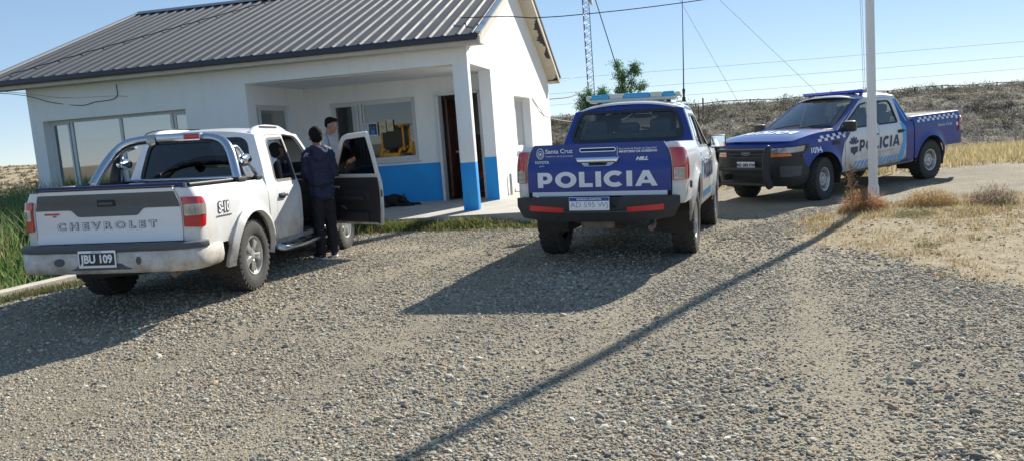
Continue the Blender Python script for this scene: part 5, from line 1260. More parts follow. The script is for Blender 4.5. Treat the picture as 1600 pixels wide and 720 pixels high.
for k in range(150):
    z_ = rng.uniform(.2, .70); q_ = .11 * (1 - abs(z_ - .45) * 1.6); a_, b_ = 4.74 + rng.normal(0, .5) * q_, 11.0 + rng.normal(0, .4) * q_
    tube(bm, [(a_, b_, z_), (a_ + rng.uniform(-.02, .02), b_ + rng.uniform(-.02, .02), z_ + rng.uniform(-.015, .02))], .0055, 4)
tag(bm_obj('dry_stalk', bm, mat('dry reddish stalk', (.34, .20, .11), .9)), 'tall dried dock stalk left of the white pole', 'plant')

# green weeds on the left: tall mass and the low fringe in front of the kerb
def left_pts(n, x0, x1, y0, y1):
    x = rng.uniform(x0, x1, n); y = rng.uniform(y0, y1, n); kx = -6.0 + (y - 9.1) * .36
    L = (x - BC.x) * BU.x + (y - BC.y) * BU.y; Vv = (x - BC.x) * BV.x + (y - BC.y) * BV.y
    ok = (x < kx - .12) & ~((Vv > -.12) & (L > -9.0)); return x[ok], y[ok], kx[ok]
x, y, kx = left_pts(60000, -15, -4.2, 7.2, 17.5)
hh = (.18 + 1.25 * sstep(.05, 1.7, kx - x)) * (.75 + .25 * fbm(x, y, 71, 3, 1.6)) * rng.uniform(.45, 1.1, len(x))
GREEN = [(.13, .24, .07), (.18, .30, .10), (.10, .19, .06), (.24, .32, .12), (.30, .32, .16), (.12, .22, .07), (.16, .27, .09), (.38, .32, .20)]
blades('tall_weeds', x, y, hh, rng.uniform(.004, .014, len(x)), GREEN, 'tall dark green weeds filling the verge left of the white pickup', 'weeds', bend=.75)
x, y, kx = left_pts(26000, -45, -8, 16, 40); hh = rng.uniform(.35, .8, len(x))
blades('green_field', x, y, hh, rng.uniform(.010, .020, len(x)), [(.07, .13, .035), (.10, .15, .05), (.16, .17, .07)], 'green weeds further back beside the building', 'weeds', bend=.5)
n = 6500; y = rng.uniform(7.6, 11.6, n); kx = -6.0 + (y - 9.1) * .36; x = kx + rng.uniform(.05, .62, n) ** 1.3
blades('kerb_weeds', x, y, rng.uniform(.03, .15, n), rng.uniform(.003, .006, n), [(.10, .14, .05), (.16, .17, .07), (.24, .20, .10), (.07, .10, .03)], 'short weeds growing along the gravel side of the kerb', 'weeds', bend=.9)
def flowers():
    V = []; F = []
    for k in range(70):
        y_ = rng.uniform(8.3, 11.5); kx_ = -6.0 + (y_ - 9.1) * .36; x_ = kx_ - rng.uniform(.15, 1.3); z_ = gh(x_, y_) + rng.uniform(.2, .55); r_ = .016
        b = len(V)
        for a in range(5): V.append((x_ + r_ * cos(a * 1.257), y_ - .5 * r_, z_ + r_ * sin(a * 1.257)))
        F.append([b + q for q in range(5)])
    return tag(mesh_obj('yellow_flowers', V, F, mat('yellow petals', (.75, .6, .03), .6), None, 0), 'tiny yellow flowers dotted among the tall weeds', 'flowers', kind='stuff')
flowers()
# strip of weeds along the porch slab
n = 12000; u_ = rng.uniform(-5.5, 1.35, n); v_ = -.86 - np.abs(rng.normal(0, .22, n)) * (1 + .4 * fbm(u_, u_ * 0, 81, 3, 2.5)); k = np.abs(v_) < 1.7; u_, v_ = u_[k], v_[k]
x = BC.x + BU.x * u_ + BV.x * v_; y = BC.y + BU.y * u_ + BV.y * v_; cl = fbm(u_, v_, 82, 3, 3)
blades('slab_weeds', x, y, np.clip(rng.uniform(.04, .20, len(x)) * (1 + .6 * cl), .02, .28), rng.uniform(.004, .009, len(x)), [(.07, .12, .03), (.11, .16, .04), (.16, .18, .06), (.28, .23, .10), (.20, .19, .07)], 'strip of green weeds along the front edge of the porch slab', 'weeds', bend=.9)
# scrub on the bank
n = 9000; y = rng.uniform(37, 64, n); x = rng.uniform(-6, 46, n); k = (x < y * .75 + 4); x, y = x[k], y[k]; r_ = rng.gamma(4, .07, len(x)) + .08
per = 26; th = rng.uniform(0, 2*PI, (len(x), per)); rr = np.sqrt(rng.uniform(0, 1, (len(x), per))) * r_[:, None]
bx_, by_ = (x[:, None] + rr * np.cos(th)).ravel(), (y[:, None] + rr * np.sin(th)).ravel(); hh = (r_[:, None] * .85 * np.sqrt(np.clip(1 - (rr / r_[:, None]) ** 2, .1, 1))).ravel()
cpal = np.array([(.17, .16, .125), (.21, .195, .155), (.12, .115, .085), (.26, .24, .19), (.17, .17, .13)])
o = blades('bank_scrub', bx_, by_, hh * rng.uniform(.15, .55, len(hh)), np.full(len(hh), .024), cpal, 'grey brown scrub scattered over the bank', 'scrub', bend=2.5, z=gheight(bx_, by_) + hh * rng.uniform(0, .7, len(hh)))

n = 900; y = rng.uniform(60, 330, n); x = -y * rng.uniform(.50, .75, n); r_ = rng.gamma(4, .12, n) + .25
per = 22; th = rng.uniform(0, 2*PI, (n, per)); rr = np.sqrt(rng.uniform(0, 1, (n, per))) * r_[:, None]
bx_, by_ = (x[:, None] + rr * np.cos(th)).ravel(), (y[:, None] + rr * np.sin(th)).ravel(); hh = (r_[:, None] * 1.1 * np.sqrt(np.clip(1 - (rr / r_[:, None]) ** 2, .1, 1))).ravel()
blades('field_scrub', bx_, by_, hh * rng.uniform(.6, 1.2, len(hh)), np.full(len(hh), .09), [(.12, .12, .08), (.20, .18, .11), (.26, .22, .15)], 'scattered dark scrub in the far field at the left', 'scrub', bend=1.2)
n = 620; y = rng.uniform(40, 62, n); x = rng.uniform(-6, 46, n); r_ = rng.gamma(6, .075, n) + .15; per = 150
th = rng.uniform(0, 2*PI, (n, per)); rr = np.sqrt(rng.uniform(0, 1, (n, per))) * r_[:, None]
bx_, by_ = (x[:, None] + rr * np.cos(th)).ravel(), (y[:, None] + rr * np.sin(th)).ravel(); hh = (r_[:, None] * .9 * np.sqrt(np.clip(1 - (rr / r_[:, None]) ** 2, .1, 1))).ravel()
blades('bank_bushes', bx_, by_, hh * rng.uniform(.15, .4, len(hh)), np.full(len(hh), .02), [(.10, .10, .07), (.14, .135, .10), (.08, .08, .055), (.19, .18, .14)], 'rounded darker bushes dotting the bank', 'scrub', bend=2.5, z=gheight(bx_, by_) + hh * rng.uniform(0, .8, len(hh)))
# kerb
bm = bmesh.new(); pts = [(-7.6, 5.0, .03), (-6.75, 7.2, .05)] + [(-6.0 + (y_ - 9.1) * .36, y_, .05) for y_ in (8.2, 9.1, 10.2, 11.4, 12.6)]
sweep(bm, pts, [(-.08, -.12), (.08, -.12), (.08, .075), (.065, .09), (-.065, .09), (-.08, .075)])
tag(bm_obj('kerb', bm, mat('weathered concrete kerb', (.46, .43, .37), .85, noise=.25, nscale=5, bump=.3)), 'low pale concrete kerb edging the weeds left of the white pickup', 'kerb')

# ------------------------------------------------------------------ building
def BL(u, v, z=0): return BC + BU * u + BV * v + Vector((0, 0, z))
WALL = mat('white wall paint', (.82, .83, .82), .8, noise=.03, nscale=2.2, bump=.15, bscale=60)
SOFF = mat('cream soffit boards', (.58, .54, .45), .8, noise=.10, nscale=5)
BLUE = mat('blue dado paint', (.012, .31, .74), .55, noise=.10, nscale=3, bump=.1, bscale=60)
FRAMEW = mat('white window frame', (.62, .63, .62), .5, noise=.06)
CONC = mat('concrete slab', (.42, .40, .36), .9, noise=.18, nscale=3, bump=.3, bscale=30)
def wallmat():
    m = WALL; t = NT(m); p = t.n['Principled BSDF']; tc = [n for n in t.n if n.type == 'TEX_COORD'][0]
    src = p.inputs['Base Color'].links[0].from_socket
    mp = t.new('ShaderNodeMapping'); mp.inputs['Scale'].default_value = (1.6, 1.6, .22); t.link(tc.outputs['Object'], mp.inputs[0])
    n = t.new('ShaderNodeTexNoise', inp={'Scale': 3.0, 'Detail': 8, 'Roughness': .7}); t.link(mp.outputs[0], n.inputs['Vector'])
    r = t.new('ShaderNodeMapRange', inp={1: .52, 2: .80, 3: 0, 4: .20}); t.link(n.outputs['Fac'], r.inputs[0])
    x = t.new('ShaderNodeMix', data_type='RGBA', inp={7: (.42, .38, .31, 1)}); t.link(r.outputs[0], x.inputs[0]); t.link(src, x.inputs[6])
    sp = t.new('ShaderNodeSeparateXYZ'); t.link(tc.outputs['Object'], sp.inputs[0]); r2 = t.new('ShaderNodeMapRange', inp={1: .75, 2: .10, 3: 0, 4: .70}); t.link(sp.outputs[2], r2.inputs[0])
    n2 = t.new('ShaderNodeTexNoise', inp={'Scale': 4.0, 'Detail': 8, 'Roughness': .7}); t.link(tc.outputs['Object'], n2.inputs['Vector']); mu = t.new('ShaderNodeMath', operation='MULTIPLY'); t.link(r2.outputs[0], mu.inputs[0]); t.link(n2.outputs['Fac'], mu.inputs[1])
    y_ = t.new('ShaderNodeMix', data_type='RGBA', inp={7: (.36, .31, .24, 1)}); t.link(mu.outputs[0], y_.inputs[0]); t.link(x.outputs[2], y_.inputs[6]); t.link(y_.outputs[2], p.inputs['Base Color'])
wallmat()
B = empty('police_station', BC, -rad(11), 'white single-storey station with grey ribbed metal roof and blue dado on its open porch', 'building')
U0, V1, HT = -8.78, 10.23, 3.02
fr = lambda v, dz=0: (lambda u, z: (u, v, z)); sd = lambda u: (lambda v, z: (u, v, z))
def R4(a, b, c, d): return [(a, b), (c, b), (c, d), (a, d)]
def window(name, rect, fm, out, inward, mull, parent, fw=.055, blinds=0, curtain=None, glass='glass_house', depth=.04):
    """aluminium window: rect in the wall's plane; mull = list of divisions; glass panes; inward = offset vector to the set-back plane"""
    a, b, c, d = rect; I = Vector(inward); g = lambda x, z: tuple(Vector(fm(x, z)) + I)
    W = panel(name, R4(a, b, c, d), g, out, FRAMEW, parent, holes=[R4(x0 + fw * (.5 if i else 1), b + fw, x1 - fw * (.5 if i < len(mull) - 2 else 1), d - fw) for i, (x0, x1) in enumerate(zip(mull[:-1], mull[1:]))], thick=depth, g=2.)
    for i, (x0, x1) in enumerate(zip(mull[:-1], mull[1:])):
        q = R4(x0 + fw * .4, b + fw * .8, x1 - fw * .4, d - fw * .8); k = .6
        panel('pane', q, lambda x, z: tuple(Vector(g(x, z)) - Vector(out).normalized() * depth * .5), out, M[glass], W, thick=0, g=3.)
        if i in (0, len(mull) - 2): panel('sash', R4(x0 + fw, b + fw, x1 - fw, d - fw), g, out, FRAMEW, W, holes=[R4(x0 + fw + .035, b + fw + .035, x1 - fw - .035, d - fw - .035)], thick=.03, lift=-.005, g=2.)
    return W
M['glass_porch'] = glass_mat('porch glass', (.8, .85, .85), .85, .015, 1.6)
M['glass_house'] = glass_mat('house glass', (.8, .85, .85), .85, .015, 2.4)
FW_ = R4(-8.51, .92, -5.45, 2.38)
FH = R4(-8.51, .92, -5.45, 2.38)
front = [(U0, -.05), (-4.2, -.05), (-4.2, 2.735), (0, 2.735), (0, HT), (U0, HT)]
panel('front_wall', front, fr(0), (0, -1, 0), WALL, B, holes=[FH], thick=.24, g=1.2)
# corner post with blue lower part
bx('porch_post', (-.14, .10, (2.737 + 1.02) / 2 + .0), (.27, .19, 2.737 - 1.02), WALL, B, .006)
pb = bx('blue_post_base', (-.14, .10, (1.02 + .16) / 2), (.272, .192, 1.02 - .16), BLUE, B, .006)
bx('porch_beam_right', (-.12, .125 + (1.88 + .0) / 2, (2.735 + HT) / 2), (.24, 1.88 - .13, HT - 2.735), WALL, B)
# gable wall (faces right), with window and triangular top
RV, RZ = 4.9, 5.10
gz = lambda v: 3.10 + (v + .3) * (RZ - 3.10) / (RV + .3) - .12 if v < RV else 2.93 + (10.55 - v) * (RZ - 2.93) / (10.55 - RV) - .12
GW = R4(4.30, 1.05, 6.55, 2.30)
gab = [(.0, HT), (1.88, HT)]; gab = [(0, HT - .02 + .02), (1.88, HT), (1.88, -.05), (V1, -.05), (V1, gz(V1)), (RV, gz(RV)), (.0, gz(0))]
panel('gable_wall', gab, sd(0), (1, 0, 0), WALL, B, holes=[GW], thick=.24, g=1.2)
bx('blue_dado', (-.124, 1.872, .60), (.252, .012, .86), BLUE, B)
# left and back walls
panel('left_wall', [(0.24, -.05), (V1, -.05), (V1, gz(V1)), (RV, gz(RV)), (.24, gz(.24))], sd(U0), (-1, 0, 0), WALL, B, thick=.2, g=2.)
panel('back_wall', R4(U0 + .2, -.05, -.24, 2.9), fr(V1), (0, 1, 0), WALL, B, thick=.2, g=2., holes=[R4(-8.0, 1.0, -6.0, 2.2)])
# porch: back wall with window and doorway, side wall with window
PV = 2.45
PW = R4(-3.64, 1.07, -1.77, 2.37); PD = R4(-1.24, .17, -.40, 2.34)
panel('porch_back_wall', R4(-4.2, -.05, -.24, 2.95), fr(PV), (0, -1, 0), WALL, B, holes=[PW, R4(-1.24, -.04, -.40, 2.34)], thick=.18, g=1.)
panel('blue_dado', R4(-4.19, .18, -1.30, .98), fr(PV), (0, -1, 0), BLUE, B, thick=0, lift=.004, g=1.)
PS = R4(.32, 1.0, 1.72, 2.36)
panel('porch_side_wall', R4(.24, -.05, PV, 2.95), sd(-4.2), (1, 0, 0), WALL, B, holes=[PS], thick=.18, g=1.)
panel('porch_ceiling', R4(-4.2, .24, -.24, PV), lambda u, v: (u, v, 2.72), (0, 0, -1), WALL, B, thick=.05, g=2.)
bx('porch_ceiling_edge', (-.12, .0, 2.735), (.01, .01, .004), WALL, B)
wf = window('window', (-8.51, .92, -5.45, 2.38), fr(0), (0, -1, 0), (0, .16, 0), [-8.51, -8.02, -6.95, -5.86, -5.45], B)
for x0, x1, zz in ((-7.99, -6.98, 1.98), (-6.92, -5.9, 2.02), (-8.48, -8.05, 1.6), (-5.84, -5.48, 2.10)): bx('roller_blind', ((x0 + x1) / 2, .30, (zz + 2.38) / 2), (x1 - x0, .012, 2.38 - zz), mat('grey blind', (.62, .62, .56), .9), wf)
cm = mat('crocheted valance', (.62, .50, .36), .9)
vv = []
for x0, x1 in ((-7.6, -6.98), (-6.9, -6.4)):
    ol = [(x0, 2.30)] + [(x0 + (x1 - x0) * k / 12, 2.17 - (.03 if k % 2 else 0)) for k in range(13)] + [(x1, 2.30)]
    panel('valance', ol, lambda u, z: (u, .27, z), (0, -1, 0), cm, wf, thick=.004, g=1.)
window('window', (-3.64, 1.07, -1.77, 2.37), fr(PV), (0, -1, 0), (0, .07, 0), [-3.64, -3.0, -1.77], B, glass='glass_porch')
bx('window_sill', (-2.705, PV - .03, 1.055), (1.95, .07, .035), FRAMEW, B, .008)
window('window', (.32, 1.0, 1.72, 2.36), sd(-4.2), (1, 0, 0), (-.07, 0, 0), [.32, .55, 1.72], B)
window('window', (4.30, 1.05, 6.55, 2.30), sd(0), (1, 0, 0), (-.19, 0, 0), [4.30, 5.4, 6.55], B)
bx('window_sill', (.02, 5.42, 1.035), (.10, 2.35, .03), WALL, B, .006)
window('window', (-8.0, 1.0, -6.0, 2.2), fr(V1), (0, 1, 0), (0, -.06, 0), [-8.0, -7.0, -6.0], B)
# doorway: frame, open leaf, hall behind
bm = bmesh.new()
for u in (-1.265, -.375): box(bm, (u, PV + .02, 1.27), (.055, .24, 2.19))
box(bm, (-.82, PV + .02, 2.365), (.945, .24, .055)); df = bm_obj('door_frame', bm, FRAMEW, B)
leaf = bx('door', (-1.16, PV + .62, 1.24), (.045, .84, 2.08), mat('dark red brown door', (.10, .035, .02), .35, noise=.2), B, .006)
bx('door_handle', (-1.125, PV + .98, 1.15), (.03, .12, .03), M['chrome'], leaf)
INT = mat('interior wall', (.42, .40, .36), .85); WOODP = mat('brown wood panel', (.22, .10, .05), .5, noise=.25, nscale=6)
bx('hall_wall', (-.80, 5.2, 1.5), (1.06, .05, 2.6), INT, B); bx('hall_wall', (-1.35, 4.2, 1.5), (.05, 1.9, 2.7), INT, B)
bx('wood_wainscot', (-.83, 5.165, .83), (1.0, .015, 1.32), WOODP, B); bx('skirting', (-.80, 5.16, .22), (1.04, .02, .08), INT, B)
bx('interior_floor', (-4.45, 6.4, .12), (8.3, 7.5, .06), mat('dark tile floor', (.16, .12, .10), .35), B)
bx('interior_ceiling', (-4.4, 5.2, 2.80), (8.3, 9.8, .04), INT, B)
bx('partition_wall', (-4.6, 6.6, 1.5), (6.3, .08, 2.7), INT, B)
cr = bmesh.new(); box(cr, (-.93, 5.15, 2.10), (.02, .02, .24)); box(cr, (-.93, 5.15, 2.15), (.13, .02, .02)); tag(bm_obj('crucifix', cr, M['int_dark'], None), 'small dark crucifix on the wall inside the doorway', 'crucifix').matrix_world = Matrix.Translation(BC) @ Matrix.Rotation(-rad(11), 4, 'Z')
# slab
sl = panel('porch_slab', [(-4.9, -.78), (1.15, -.78), (1.15, 10.0), (.003, 10.0), (.003, 1.9), (-.2, 2.6), (-4.2, 2.6), (-4.2, .003), (-4.9, .003)], lambda u, v: (u, v, .175), (0, 0, 1), CONC, B, thick=.22, g=1.)
# roof: trapezoidal sheet, near and far slope
def roofmat():
    m = mat('blue grey ribbed roof sheet', (.052, .059, .070), .66, metal=0, noise=.18, nscale=1.5); return m
ROOF = roofmat()
def ribbed(name, va, za, vb, zb, u0, u1, pitch, parent):
    prof = []; u = u0
    while u < u1 - .01:
        for du, h in ((0, 0), (pitch * .60, 0), (pitch * .72, .026), (pitch * .86, .026), (pitch * .98, 0)): 
            if u + du <= u1: prof.append((u + du, h))
        u += pitch
    prof.append((u1, 0)); V = []; F = []; n = 14; nrm = Vector((0, -(zb - za), (vb - va))).normalized()
    if nrm.z < 0: nrm = -nrm
    for k in range(n + 1):
        t = k / n
        for (u, h) in prof: V.append(Vector((u, va + (vb - va) * t, za + (zb - za) * t)) + nrm * h)
    m = len(prof)
    for k in range(n):
        for i in range(m - 1): F.append((k * m + i, k * m + i + 1, (k + 1) * m + i + 1, (k + 1) * m + i))
    V2 = [v - nrm * .012 for v in V]; off = len(V); F += [tuple(off + i for i in f[::-1]) for f in F]
    for i in range(m - 1): F.append((i + 1, i, off + i, off + i + 1))
    return mesh_obj(name, V + V2, F, ROOF, parent, 20)
UL, UR = -9.50, .33
ribbed('roof_slope', -.36, 3.17, RV, RZ + .03, UL, UR - .06, .250, B)
ribbed('roof_slope', 10.6, 2.97, RV, RZ + .03, UL, UR - .06, .250, B)
bm = bmesh.new(); sweep(bm, [(UL, RV, RZ + .05), (UR, RV, RZ + .05)], [(-.20, -.06), (0, .03), (.20, -.06), (.20, -.045), (0, .045), (-.20, -.045)]); bm_obj('ridge_cap', bm, mat('ridge flashing', (.13, .14, .16), .35, metal=.5), B)
NAVY = mat('dark navy fascia', (.018, .022, .040), .35)
def slope_strip(name, va, za, vb, zb, u, w, h, m_, dz=0):   # board following a rake
    bm = bmesh.new(); d = Vector((0, vb - va, zb - za)); L = d.length; c = Vector((u, (va + vb) / 2, (za + zb) / 2 + dz)); a = math.atan2(zb - za, vb - va)
    box(bm, c, (w, L, h), Euler((a, 0, 0)).to_matrix()); return bm_obj(name, bm, m_, B)
bx('gutter', ((UL + UR - .05) / 2, -.395, 3.122), (UR - UL - .05, .06, .105), NAVY, B, .008)
bx('fascia', ((UL + UR) / 2, -.34, 3.055), (UR - UL, .03, .10), SOFF, B)
bx('soffit', ((UL + UR) / 2, -.18, 3.025), (UR - UL, .33, .03), SOFF, B)
GALV = mat('galvanised flashing', (.42, .44, .46), .35, metal=.7)
for u, sgn in ((UR - .02, 1), (UL + .02, -1)):
    slope_strip('rake_flashing', -.38, 3.165, RV, RZ + .045, u, .10, .035, GALV, .02); slope_strip('rake_flashing', 10.62, 2.965, RV, RZ + .045, u, .10, .035, GALV, .02)
    slope_strip('rake_board', -.34, 3.16, RV, RZ + .03, u + .0, .03, .15, SOFF, -.075); slope_strip('rake_board', 10.55, 2.96, RV, RZ + .03, u + .0, .03, .15, SOFF, -.075)
    w = .33; c = u - sgn * w / 2
    slope_strip('rake_soffit', -.34, 3.16, RV, RZ + .03, c, w, .03, SOFF, -.135); slope_strip('rake_soffit', 10.55, 2.96, RV, RZ + .03, c, w, .03, SOFF, -.135)
bx('soffit', ((UL + UR) / 2, 10.40, 2.87), (UR - UL, .30, .03), SOFF, B); bx('fascia', ((UL + UR) / 2, 10.57, 2.92), (UR - UL, .03, .13), NAVY, B)
# peeled patches of the far rake soffit
def peel():
    bm = bmesh.new(); r2 = random.Random(5)
    def strip(v0, v1, w0, w1, n):
        nonlocal bm
        top = []; bot = []
        ph = r2.uniform(0, 6)
        for k in range(n + 1):
            v = v0 + (v1 - v0) * k / n; e = min(1, k / 4, (n - k) / 4) if 0 < k < n else .1
            w = (w0 + (w1 - w0) * (.5 + .5 * sin(ph + k * .21) * cos(k * .07)) * r2.uniform(.8, 1.2) + (.05 if r2.random() < .12 else 0)) * e; top.append((UR - .01, v)); bot.append((UR - .01 - w, v + r2.uniform(-.012, .012)))
        for k in range(n):
            q = [top[k], top[k + 1], bot[k + 1], bot[k]]; vs = [bm.verts.new((u, v, 2.96 + (10.55 - v) * (RZ + .03 - 2.96) / (10.55 - RV) - .153)) for u, v in q]; bm.faces.new(vs)
    dm = mat('bare dark board', (.05, .05, .055), .9)
    strip(6.6, 9.0, .05, .20, 70); bm_obj('peeled_patch', bm, dm, B, 0); bm = bmesh.new(); strip(9.95, 10.5, .05, .26, 22); bm_obj('peeled_patch', bm, dm, B, 0)
peel()
# dark roof tube standing in for a wire's cast shadow, wires on the walls
pts = [(-.36 + 5.26 * t, 3.17 + 1.96 * t, -9.2 + 3.9 * t ** 1.1) for t in np.linspace(.06, .99, 60)]
bm = bmesh.new()
tube(bm, [(u, v, z + .030 + .012 * abs(sin(30 * v))) for (v, z, u) in pts], .010, 6); tag(o := bm_obj('roof_wire_shadow', bm, M['int_dark'], None), 'thin black line running diagonally across the grey metal roof, modelled in place of a wire shadow', 'cable'); o.matrix_world = Matrix.Translation(BC) @ Matrix.Rotation(-rad(11), 4, 'Z')
def bcable(name, pts, r, m_, label, cat='cable'):
    o = tb(name, smooth_path(pts, 6), r, m_, None, 6); o.matrix_world = Matrix.Translation(BC) @ Matrix.Rotation(-rad(11), 4, 'Z'); return tag(o, label, cat)
bcable('wall_cable', [(-12.5, -1.8, 3.2), (-9.2, -.36, 2.98), (-8.2, -.02, 2.72), (-7.6, -.012, 2.62), (-7.3, -.012, 2.66), (-6.85, -.012, 2.70), (-6.8, -.012, 2.95)], .007, M['int_dark'], 'thin black cable drooping across the top of the front wall')
bcable('service_cable', [(-12.5, -1.9, 3.25), (-9.3, -.40, 3.02), (-8.0, -.03, 2.80), (-6.9, -.012, 2.74), (-6.6, -.012, 2.70)], .006, mat('pale cable', (.5, .5, .48), .6), 'pale service cable pinned to the front wall above the left window')
bcable('gable_cable', [(.015, 6.9, 2.30), (.03, 8.0, 2.05), (.2, 9.6, 1.75), (2.0, 13, 1.35)], .010, mat('grey cable', (.25, .25, .25), .6), 'grey cable running down from the side window')
tb('pipe_stub', [BL(.05, 2.9, .17), BL(.05, 2.9, .62), ], .028, GALV, None, 10)
o = bpy.context.scene.objects['pipe_stub']; tag(o, 'short grey pipe standing against the sunlit gable wall', 'pipe')
bm = bmesh.new(); lathe(bm, [(.0, 0), (.10, 0), (.13, .26), (.135, .27), (.12, .26), (.09, .02)], 20, 'Z'); o = bm_obj('red_bucket', bm, mat('red plastic', (.55, .03, .02), .4)); o.location = BL(.28, 4.0, .175); tag(o, 'red plastic bucket by the gable wall half hidden by the tail lamp', 'bucket')
tb('bucket_handle', [(.13, 0, .26), (.10, 0, .36), (0, 0, .40), (-.10, 0, .36), (-.13, 0, .26)], .005, M['chrome'], o, 5)
# poster and papers on the porch window
def flat(name, rect, v, m_, parent=None): return panel(name, R4(*rect), lambda u, z: (u, v, z), (0, -1, 0), m_, parent, thick=0, g=1.)
def on_b(o): o.matrix_world = Matrix.Translation(BC) @ Matrix.Rotation(-rad(11), 4, 'Z'); return o
PAPER = mat('printed paper', (.62, .66, .68), .7)
PO = on_b(flat('poster', (-2.98, 1.62, -2.64, 1.90), PV + .045, PAPER)); tag(PO, 'poster with a photograph of two people taped inside the porch window', 'poster')
flat('printed_photo', (-2.83, 1.65, -2.66, 1.88), PV + .043, mat('dark photo print', (.05, .06, .10), .5), PO)
flat('photo_shirt', (-2.80, 1.65, -2.70, 1.76), PV + .0415, mat('blue shirt print', (.05, .22, .55), .5), PO)
for u in (-2.79, -2.72): panel('photo_face', [(u + .014 * cos(a), 1.80 + .018 * sin(a)) for a in np.linspace(0, 2 * PI, 11)[:-1]], lambda a, z: (a, PV + .041, z), (0, -1, 0), mat('skin print', (.40, .22, .15), .6), PO, thick=0, g=1.)
for k in range(4): flat('printed_line', (-2.96, 1.86 - .04 * k, -2.86 + .01 * (k % 2), 1.865 - .04 * k + .008), PV + .043, mat('grey print', (.25, .32, .40), .6), PO)
CRM = mat('cream paper', (.58, .52, .36), .7)
for i, (u, z, l) in enumerate(((-2.52, 1.80, 'cream notice with a ring emblem taped right of the poster'), (-2.36, 1.82, 'second cream notice further right in the porch window'))):
    p_ = on_b(flat('notice', (u - .07, z - .12, u + .07, z + .12), PV + .045, CRM)); tag(p_, l, 'notice')
    panel('ring_emblem', [(u + .035 * cos(a), z + .035 * sin(a)) for a in np.linspace(0, 2 * PI, 17)[:-1]], lambda a, b: (a, PV + .043, b), (0, -1, 0), mat('brown print', (.25, .18, .08), .7), p_, holes=[[(u + .024 * cos(a), z + .024 * sin(a)) for a in np.linspace(0, 2 * PI, 17)[:-1]]], thick=0, g=1.)
# red trolley case inside the doorway
o = empty('trolley_case', BL(-.62, 3.3, .15), -rad(11), 'dark red trolley case standing just inside the doorway', 'suitcase')
bx('case_body', (0, 0, .31), (.34, .22, .50), mat('dark red fabric', (.22, .03, .04), .7), o, .04); bx('case_pocket', (0, -.118, .26), (.24, .03, .26), M['int_dark'], o, .015)
for x_ in (-.13, .13):
    bm = bmesh.new(); lathe(bm, [(0, -.02), (.035, -.02), (.035, .02), (0, .02)], 14, 'X'); q = bm_obj('case_wheel', bm, M['rubber'], o); q.location = (x_, -.06, .035)
tb('case_handle', [(-.08, .07, .56), (-.08, .07, .62), (.08, .07, .62), (.08, .07, .56)], .008, M['int_dark'], o, 6)

# ------------------------------------------------------------------ pole, tower, wires, tree, fences
WP = mat('white painted steel', (.72, .73, .72), .4, noise=.06, nscale=3)
o = empty('flagpole', (5.40, 11.77, gh(5.4, 11.77)), 0, 'tall white steel flagpole standing among dry bushes', 'flagpole')
tb('mast', [(0, 0, -.1), (0, 0, 3.2), (0, 0, 7.2)], [.066, .062, .050], WP, o, 24)
tb('mast_collar', [(0, 0, -.05), (0, 0, .25), (0, 0, .29)], [.078, .078, .066], WP, o, 24)
for dx in (-.10, -.125): tb('halyard', [(-.065, -.02, 7.1), (dx - .02, -.02, 3.0), (dx, -.02, 1.75), (-.07, -.01, 1.2)], .0035, mat('white rope', (.6, .6, .58), .9), o, 5)
bx('rope_cleat', (-.07, -.01, 1.2), (.02, .02, .16), WP, o, .004)
LAT = mat('grey lattice steel', (.16, .18, .24), .5, metal=.3)
o = empty('radio_mast', (4.62, 42, gh(4.62, 42)), rad(20), 'tall grey lattice radio mast guyed with cables behind the building', 'radio mast')
bm = bmesh.new(); H = 17.; w = .21; cs = [(w * cos(a), w * sin(a)) for a in (rad(90), rad(210), rad(330))]
for x_, y_ in cs: tube(bm, [(x_, y_, 0), (x_, y_, H)], .020, 6)
k = 0; z_ = 0
while z_ < H - .4:
    for i in range(3):
        a, b = cs[i], cs[(i + 1) % 3]; tube(bm, [(a[0], a[1], z_), (b[0], b[1], z_ + .21)], .010, 4); tube(bm, [(b[0], b[1], z_ + .21), (a[0], a[1], z_ + .42)], .010, 4)
    z_ += .42
bm_obj('lattice', bm, LAT, o, 0)
bm = bmesh.new(); lathe(bm, [(0, -.12), (.12, -.10), (.24, -.04), (.32, .05), (.30, .055), (0, .06)], 24, 'X'); q = bm_obj('dish', bm, mat('pale dish', (.50, .46, .44), .6), o, 50); q.location = (.42, .1, 8.25 - gh(4.62, 42) - .35); q.rotation_euler = (0, 0, rad(-35))
def wire(name, pts, r, label, m_=None, cat='cable', grp=None, sag=0):
    P = [Vector(p) for p in pts]
    if sag and len(P) == 2: P = [P[0].lerp(P[1], t) - Vector((0, 0, sag * 4 * t * (1 - t))) for t in np.linspace(0, 1, 13)]
    o = tb(name, P, r, m_ or M['int_dark'], None, 6); return tag(o, label, cat, grp)
top = Vector((4.62, 42, 15.0))
wire('guy_wire', [(4.75, 42, 9.5), (5.9, 39.8, 3.6), (6.6, 38.5, -.6)], .024, 'thick dark guy cable slanting right beside the radio mast')
wire('guy_wire', [(4.7, 42, 14.5), (17.5, 37, -1.0)], .008, 'faint guy wire slanting from the mast towards the bank, upper of the two', LAT)
wire('guy_wire', [(4.7, 42, 16.8), (12.2, 40.2, 1.2)], .008, 'faint steep guy wire ending near the two bank posts', LAT)
o = wire('power_line', [(-.62, 14.6, 3.58), (.20, 14.0, 3.46), (.63, 13.9, 3.385)] + [tuple(Vector((.63, 14.05, 3.395)).lerp(Vector((13.6, 19.2, 5.75)), t) - Vector((0, 0, .42 * 4 * t * (1 - t)))) for t in np.linspace(.04, 1, 22)], .009, 'black overhead cable crossing in front of the mast from the gable')
